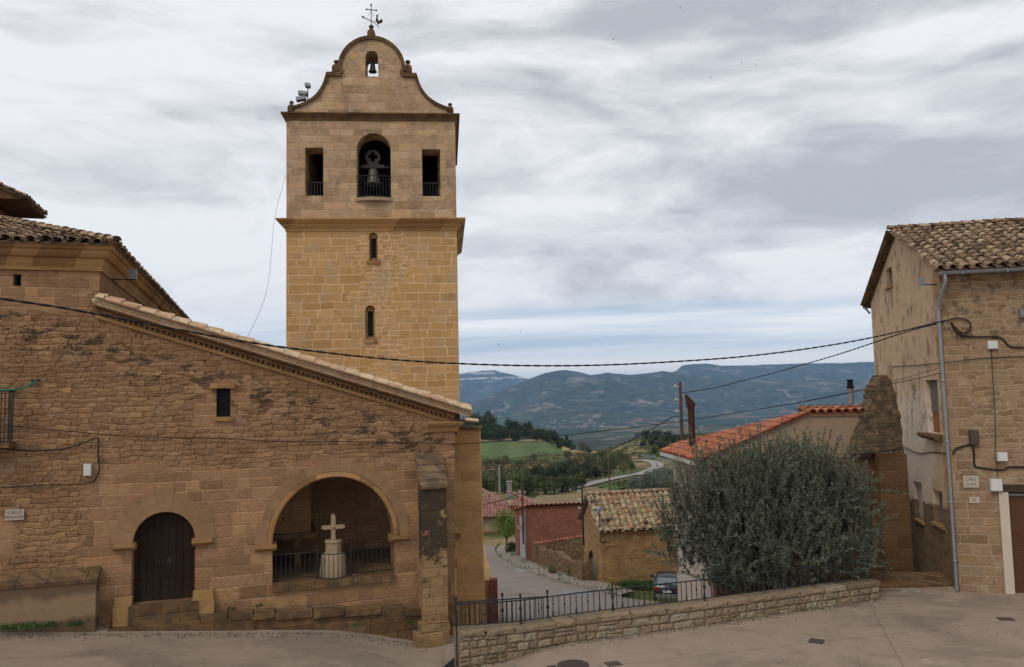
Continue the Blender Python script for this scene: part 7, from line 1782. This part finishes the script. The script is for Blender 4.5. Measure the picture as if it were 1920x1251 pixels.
cable('wall_cable', 'cable along the old wall under the pale gable towards the tall house', [PAL.w(qx(*p, -.6).x, -.6, qx(*p, -.6).z) for p in ((1560, 858), (1600, 858), (1625, 850), (1655, 847), (1686, 842))], .018, M['cable'], 6)
cable('wall_cable', 'lower slack cable crossing the rubble buttress foot', [PAL.w(qx(*p, -.6).x, -.6, qx(*p, -.6).z) for p in ((1600, 862), (1640, 861), (1660, 856), (1675, 848), (1688, 838))], .011, M['cable'], 6)
# ------------------------------------------------------------------ parked car, crash barrier
def build_car():
    Yc = 48.5; a = at_depth(1252, 1131, Yc); g = gz(a.x, a.y) + .09; z0 = max(a.z, g) if abs(a.z - g) < .8 else g
    Cc = thing('parked_car', 'dark hatchback car seen from behind below the railing', 'car', (a.x, a.y, z0), math.radians(-11))
    M['carpaint'] = plain('dark car paint', (.012, .016, .02), .18, .6, .1, 3, .2, 0); M['glass'] = plain('car glass', (.10, .13, .16), .06, 1.0, .1, 3, 0, 0); M['tail'] = plain('red tail lamp', (.22, .008, .008), .2, .6, .1, 5, 0, 0); M['tyre'] = plain('tyre', (.012, .012, .012), .9, .2, .2, 9); M['plate'] = plain('number plate', (.55, .55, .5), .5, .3, .1, 9)
    W = .83
    # cross-sections from the tail (y=0) forward: (y, half width low, sill z, waist z, half width waist, roof z, half width roof)
    S_ = [(0.0, .70, .34, .62, .74, .70, .70), (.05, .78, .28, .86, .80, .93, .76), (.16, .81, .25, .93, .82, 1.04, .74), (.55, .83, .22, .95, .83, 1.40, .60), (1.0, .83, .2, .95, .83, 1.47, .60), (1.9, .83, .2, .94, .83, 1.46, .60), (2.5, .83, .2, .93, .83, 1.30, .62), (3.05, .82, .2, .92, .81, .97, .72), (3.7, .79, .22, .82, .76, .86, .68), (3.95, .70, .3, .62, .68, .66, .60)]
    rings = []
    for y, wl, zs, zw, ww, zr, wr in S_:
        rings.append([(-wl, y, zs), (-ww - .01, y, (zs + zw) / 2), (-ww, y, zw), (-wr, y, zr - .05), (-wr + .12, y, zr), (0, y, zr + .02), (wr - .12, y, zr), (wr, y, zr - .05), (ww, y, zw), (ww + .01, y, (zs + zw) / 2), (wl, y, zs)])
    n = len(rings[0]); m = MB(); vs = [v for r in rings for v in r]; gl = MB(); 
    fs = [(i * n + j, (i + 1) * n + j, (i + 1) * n + j + 1, i * n + j + 1) for i in range(len(rings) - 1) for j in range(n - 1)]
    m.add(vs, fs, .5, True); m.add(rings[0], [tuple(range(n))], .5); m.add(rings[-1], [tuple(range(n))[::-1]], .5); m.build('body', M['carpaint'], Cc)
    o = .012; m = MB(); m.add([(-.60, .155 - o, 1.03), (.60, .155 - o, 1.03), (.52, .49 - o, 1.375), (-.52, .49 - o, 1.375)], [(0, 1, 2, 3)], .5); m.build('rear_window', M['glass'], Cc)
    for s in (-1, 1):
        m = MB(); q = [(s * (.83 + o), .45, .99), (s * (.83 + o), 2.75, .97), (s * (.635 + o), 2.35, 1.32), (s * (.625 + o), .75, 1.38)]; m.add(q, [(0, 1, 2, 3) if s > 0 else (3, 2, 1, 0)], .5); m.build('side_window', M['glass'], Cc)
        m = MB(); m.wall([(s * .50, .74), (s * .80, .72), (s * .81, .92), (s * .52, .93)] if s > 0 else [(s * .80, .72), (s * .50, .74), (s * .52, .93), (s * .81, .92)], [], -.02, .14); m.build('tail_light', M['tail'], Cc)
        m = MB(); m.box((s * .93 - .08, 2.45, .95), (s * .93 + .08, 2.6, 1.08), jit=.01); m.build('mirror', M['carpaint'], Cc)
        for y in (.72, 3.1):
            w = MB(); Mx = Matrix.Translation((s * .74, y, .30)) @ Matrix.Rotation(math.pi / 2, 4, 'Y'); k = MB(); k.lathe((0, 0, 0), [(.2, -.1), (.29, -.1), (.305, -.06), (.305, .06), (.29, .1), (.2, .1)], 18); w.add([Mx @ Vector(v) for v in k.v], [tuple(f) for f in k.f], .5); wo = w.build('wheel', M['tyre'], Cc)
            w = MB(); k = MB(); k.lathe((0, 0, 0), [(.02, -.105), (.19, -.104), (.2, -.08), (.2, .08), (.19, .104), (.02, .105)], 14); w.add([Mx @ Vector(v) for v in k.v], [tuple(f) for f in k.f], .5); w.build('rim', M['zinc'], wo)
    m = MB(); m.wall([(-.26, .60), (.26, .60), (.26, .72), (-.26, .72)], [], -.035, .02); m.build('number_plate', M['plate'], Cc)
    m = MB(); m.wall([(-.72, .34), (.72, .34), (.77, .42), (.77, .52), (-.77, .52), (-.77, .42)], [], -.06, .1); m.build('bumper', M['greyplastic'], Cc)
build_car()
a, b, c = hit(1203, 861), hit(1222, 863), hit(1262, 872); Gd = thing('crash_barrier', 'grey steel crash barrier along the outer side of the road bend', 'crash barrier')
P3 = [a + Vector((0, 0, 1.0)), a.lerp(b, .5) + Vector((0, 0, .95)), b + Vector((0, 0, .9)), c + Vector((0, 0, .8))]
m = MB(); up = Vector((0, 0, .5))
for p, q in zip(P3, P3[1:]): m.add([p, q, q + up, p + up, p + Vector((0, .1, 0)), q + Vector((0, .1, 0)), q + up + Vector((0, .1, 0)), p + up + Vector((0, .1, 0))], [(0, 1, 2, 3), (7, 6, 5, 4), (3, 2, 6, 7), (0, 4, 5, 1)], .5)
m.build('rail_beam', M['zinc'], Gd)
for p, q in zip(P3, P3[1:]):
    for k in (0, .33, .66): r = p.lerp(q, k); m = MB(); m.box((r.x - .06, r.y + .11, r.z - 1.6), (r.x + .06, r.y + .2, r.z + .4)); m.build('barrier_post', M['zinc'], Gd)
# far village in the valley: too small and many to tell apart
m = MB(); rg_ = random.Random(8)
for i in range(70):
    px = rg_.gauss(1090, 45) if i < 45 else rg_.uniform(990, 1640); q = hit(px, rg_.uniform(789, 803), 1500, 5600); w, d, h = rg_.uniform(3, 10), rg_.uniform(4, 8), rg_.uniform(3, 6)
    if q.y > 5500: continue
    m.box((q.x - w, q.y - d, q.z - 3), (q.x + w, q.y + d, q.z + h)); m.add([(q.x - w - .5, q.y - d - .5, q.z + h), (q.x + w + .5, q.y - d - .5, q.z + h), (q.x + w, q.y, q.z + h + 3.5), (q.x - w, q.y, q.z + h + 3.5), (q.x - w - .5, q.y + d, q.z + h), (q.x + w + .5, q.y + d, q.z + h)], [(0, 1, 2, 3), (3, 2, 5, 4)], .0)
M['farhouse'] = plain('far house walls', (.20, .175, .15), .9, .2, .2, .01, bump=0); m.build('distant_village', M['farhouse'], kind='stuff')
# swallows in the sky
def bird():
    m = MB(); m.tube([(0, -.11, 0), (0, -.04, .01), (0, .06, 0), (0, .13, -.01)], [.008, .035, .03, .004], 6)
    for s in (-1, 1): m.add([(s * .02, .05, .01), (s * .02, -.04, .01), (s * .20, -.02, .07), (s * .36, -.12, .03), (s * .21, .05, .07)], [(0, 1, 2, 3, 4) if s < 0 else (4, 3, 2, 1, 0)], .5)
    m.add([(-.015, -.1, 0), (.015, -.1, 0), (.05, -.2, 0), (0, -.14, 0), (-.05, -.2, 0)], [(0, 1, 2, 3, 4)], .5); return m
bp = None; 
for i, (px, py) in enumerate(((1276, 15), (1150, 74), (1295, 79), (1391, 118), (1418, 123), (1332, 145), (1470, 362), (1268, 376), (950, 619), (976, 622), (935, 646), (1653, 98))):
    p = at_depth(px, py, 75 + 5 * (i % 4))
    if bp is None: bp = bird().build('bird', M['cable'], None); o = bp
    else: o = bp.copy(); COL.objects.link(o)
    o.location = p; o.rotation_euler = (random.uniform(-.4, .4), random.uniform(-.5, .5), random.uniform(0, 6.28)); o.scale = (.62,) * 3
    props(o, 'tiny dark swallow flying in the cloudy sky', 'bird', 'swallows in the sky')

# ------------------------------------------------------------------ the air between the village and the mountains
def build_haze():
    m = MB(); m.box((-46000, -700, -420), (46000, 27000, 470)); t = bpy.data.materials.new('haze'); t.use_nodes = True; n = t.node_tree; n.nodes.remove(n.nodes['Principled BSDF'])
    v = n.nodes.new('ShaderNodeVolumePrincipled'); v.inputs['Color'].default_value = HAZE_COL; v.inputs['Density'].default_value = HAZE_D; v.inputs['Anisotropy'].default_value = 0
    n.links.new(v.outputs[0], n.nodes['Material Output'].inputs['Volume']); m.build('haze', t, kind='stuff', attr=False)
HAZE_D, HAZE_COL = 6.2e-5, (.37, .62, 1, 1)
build_haze()
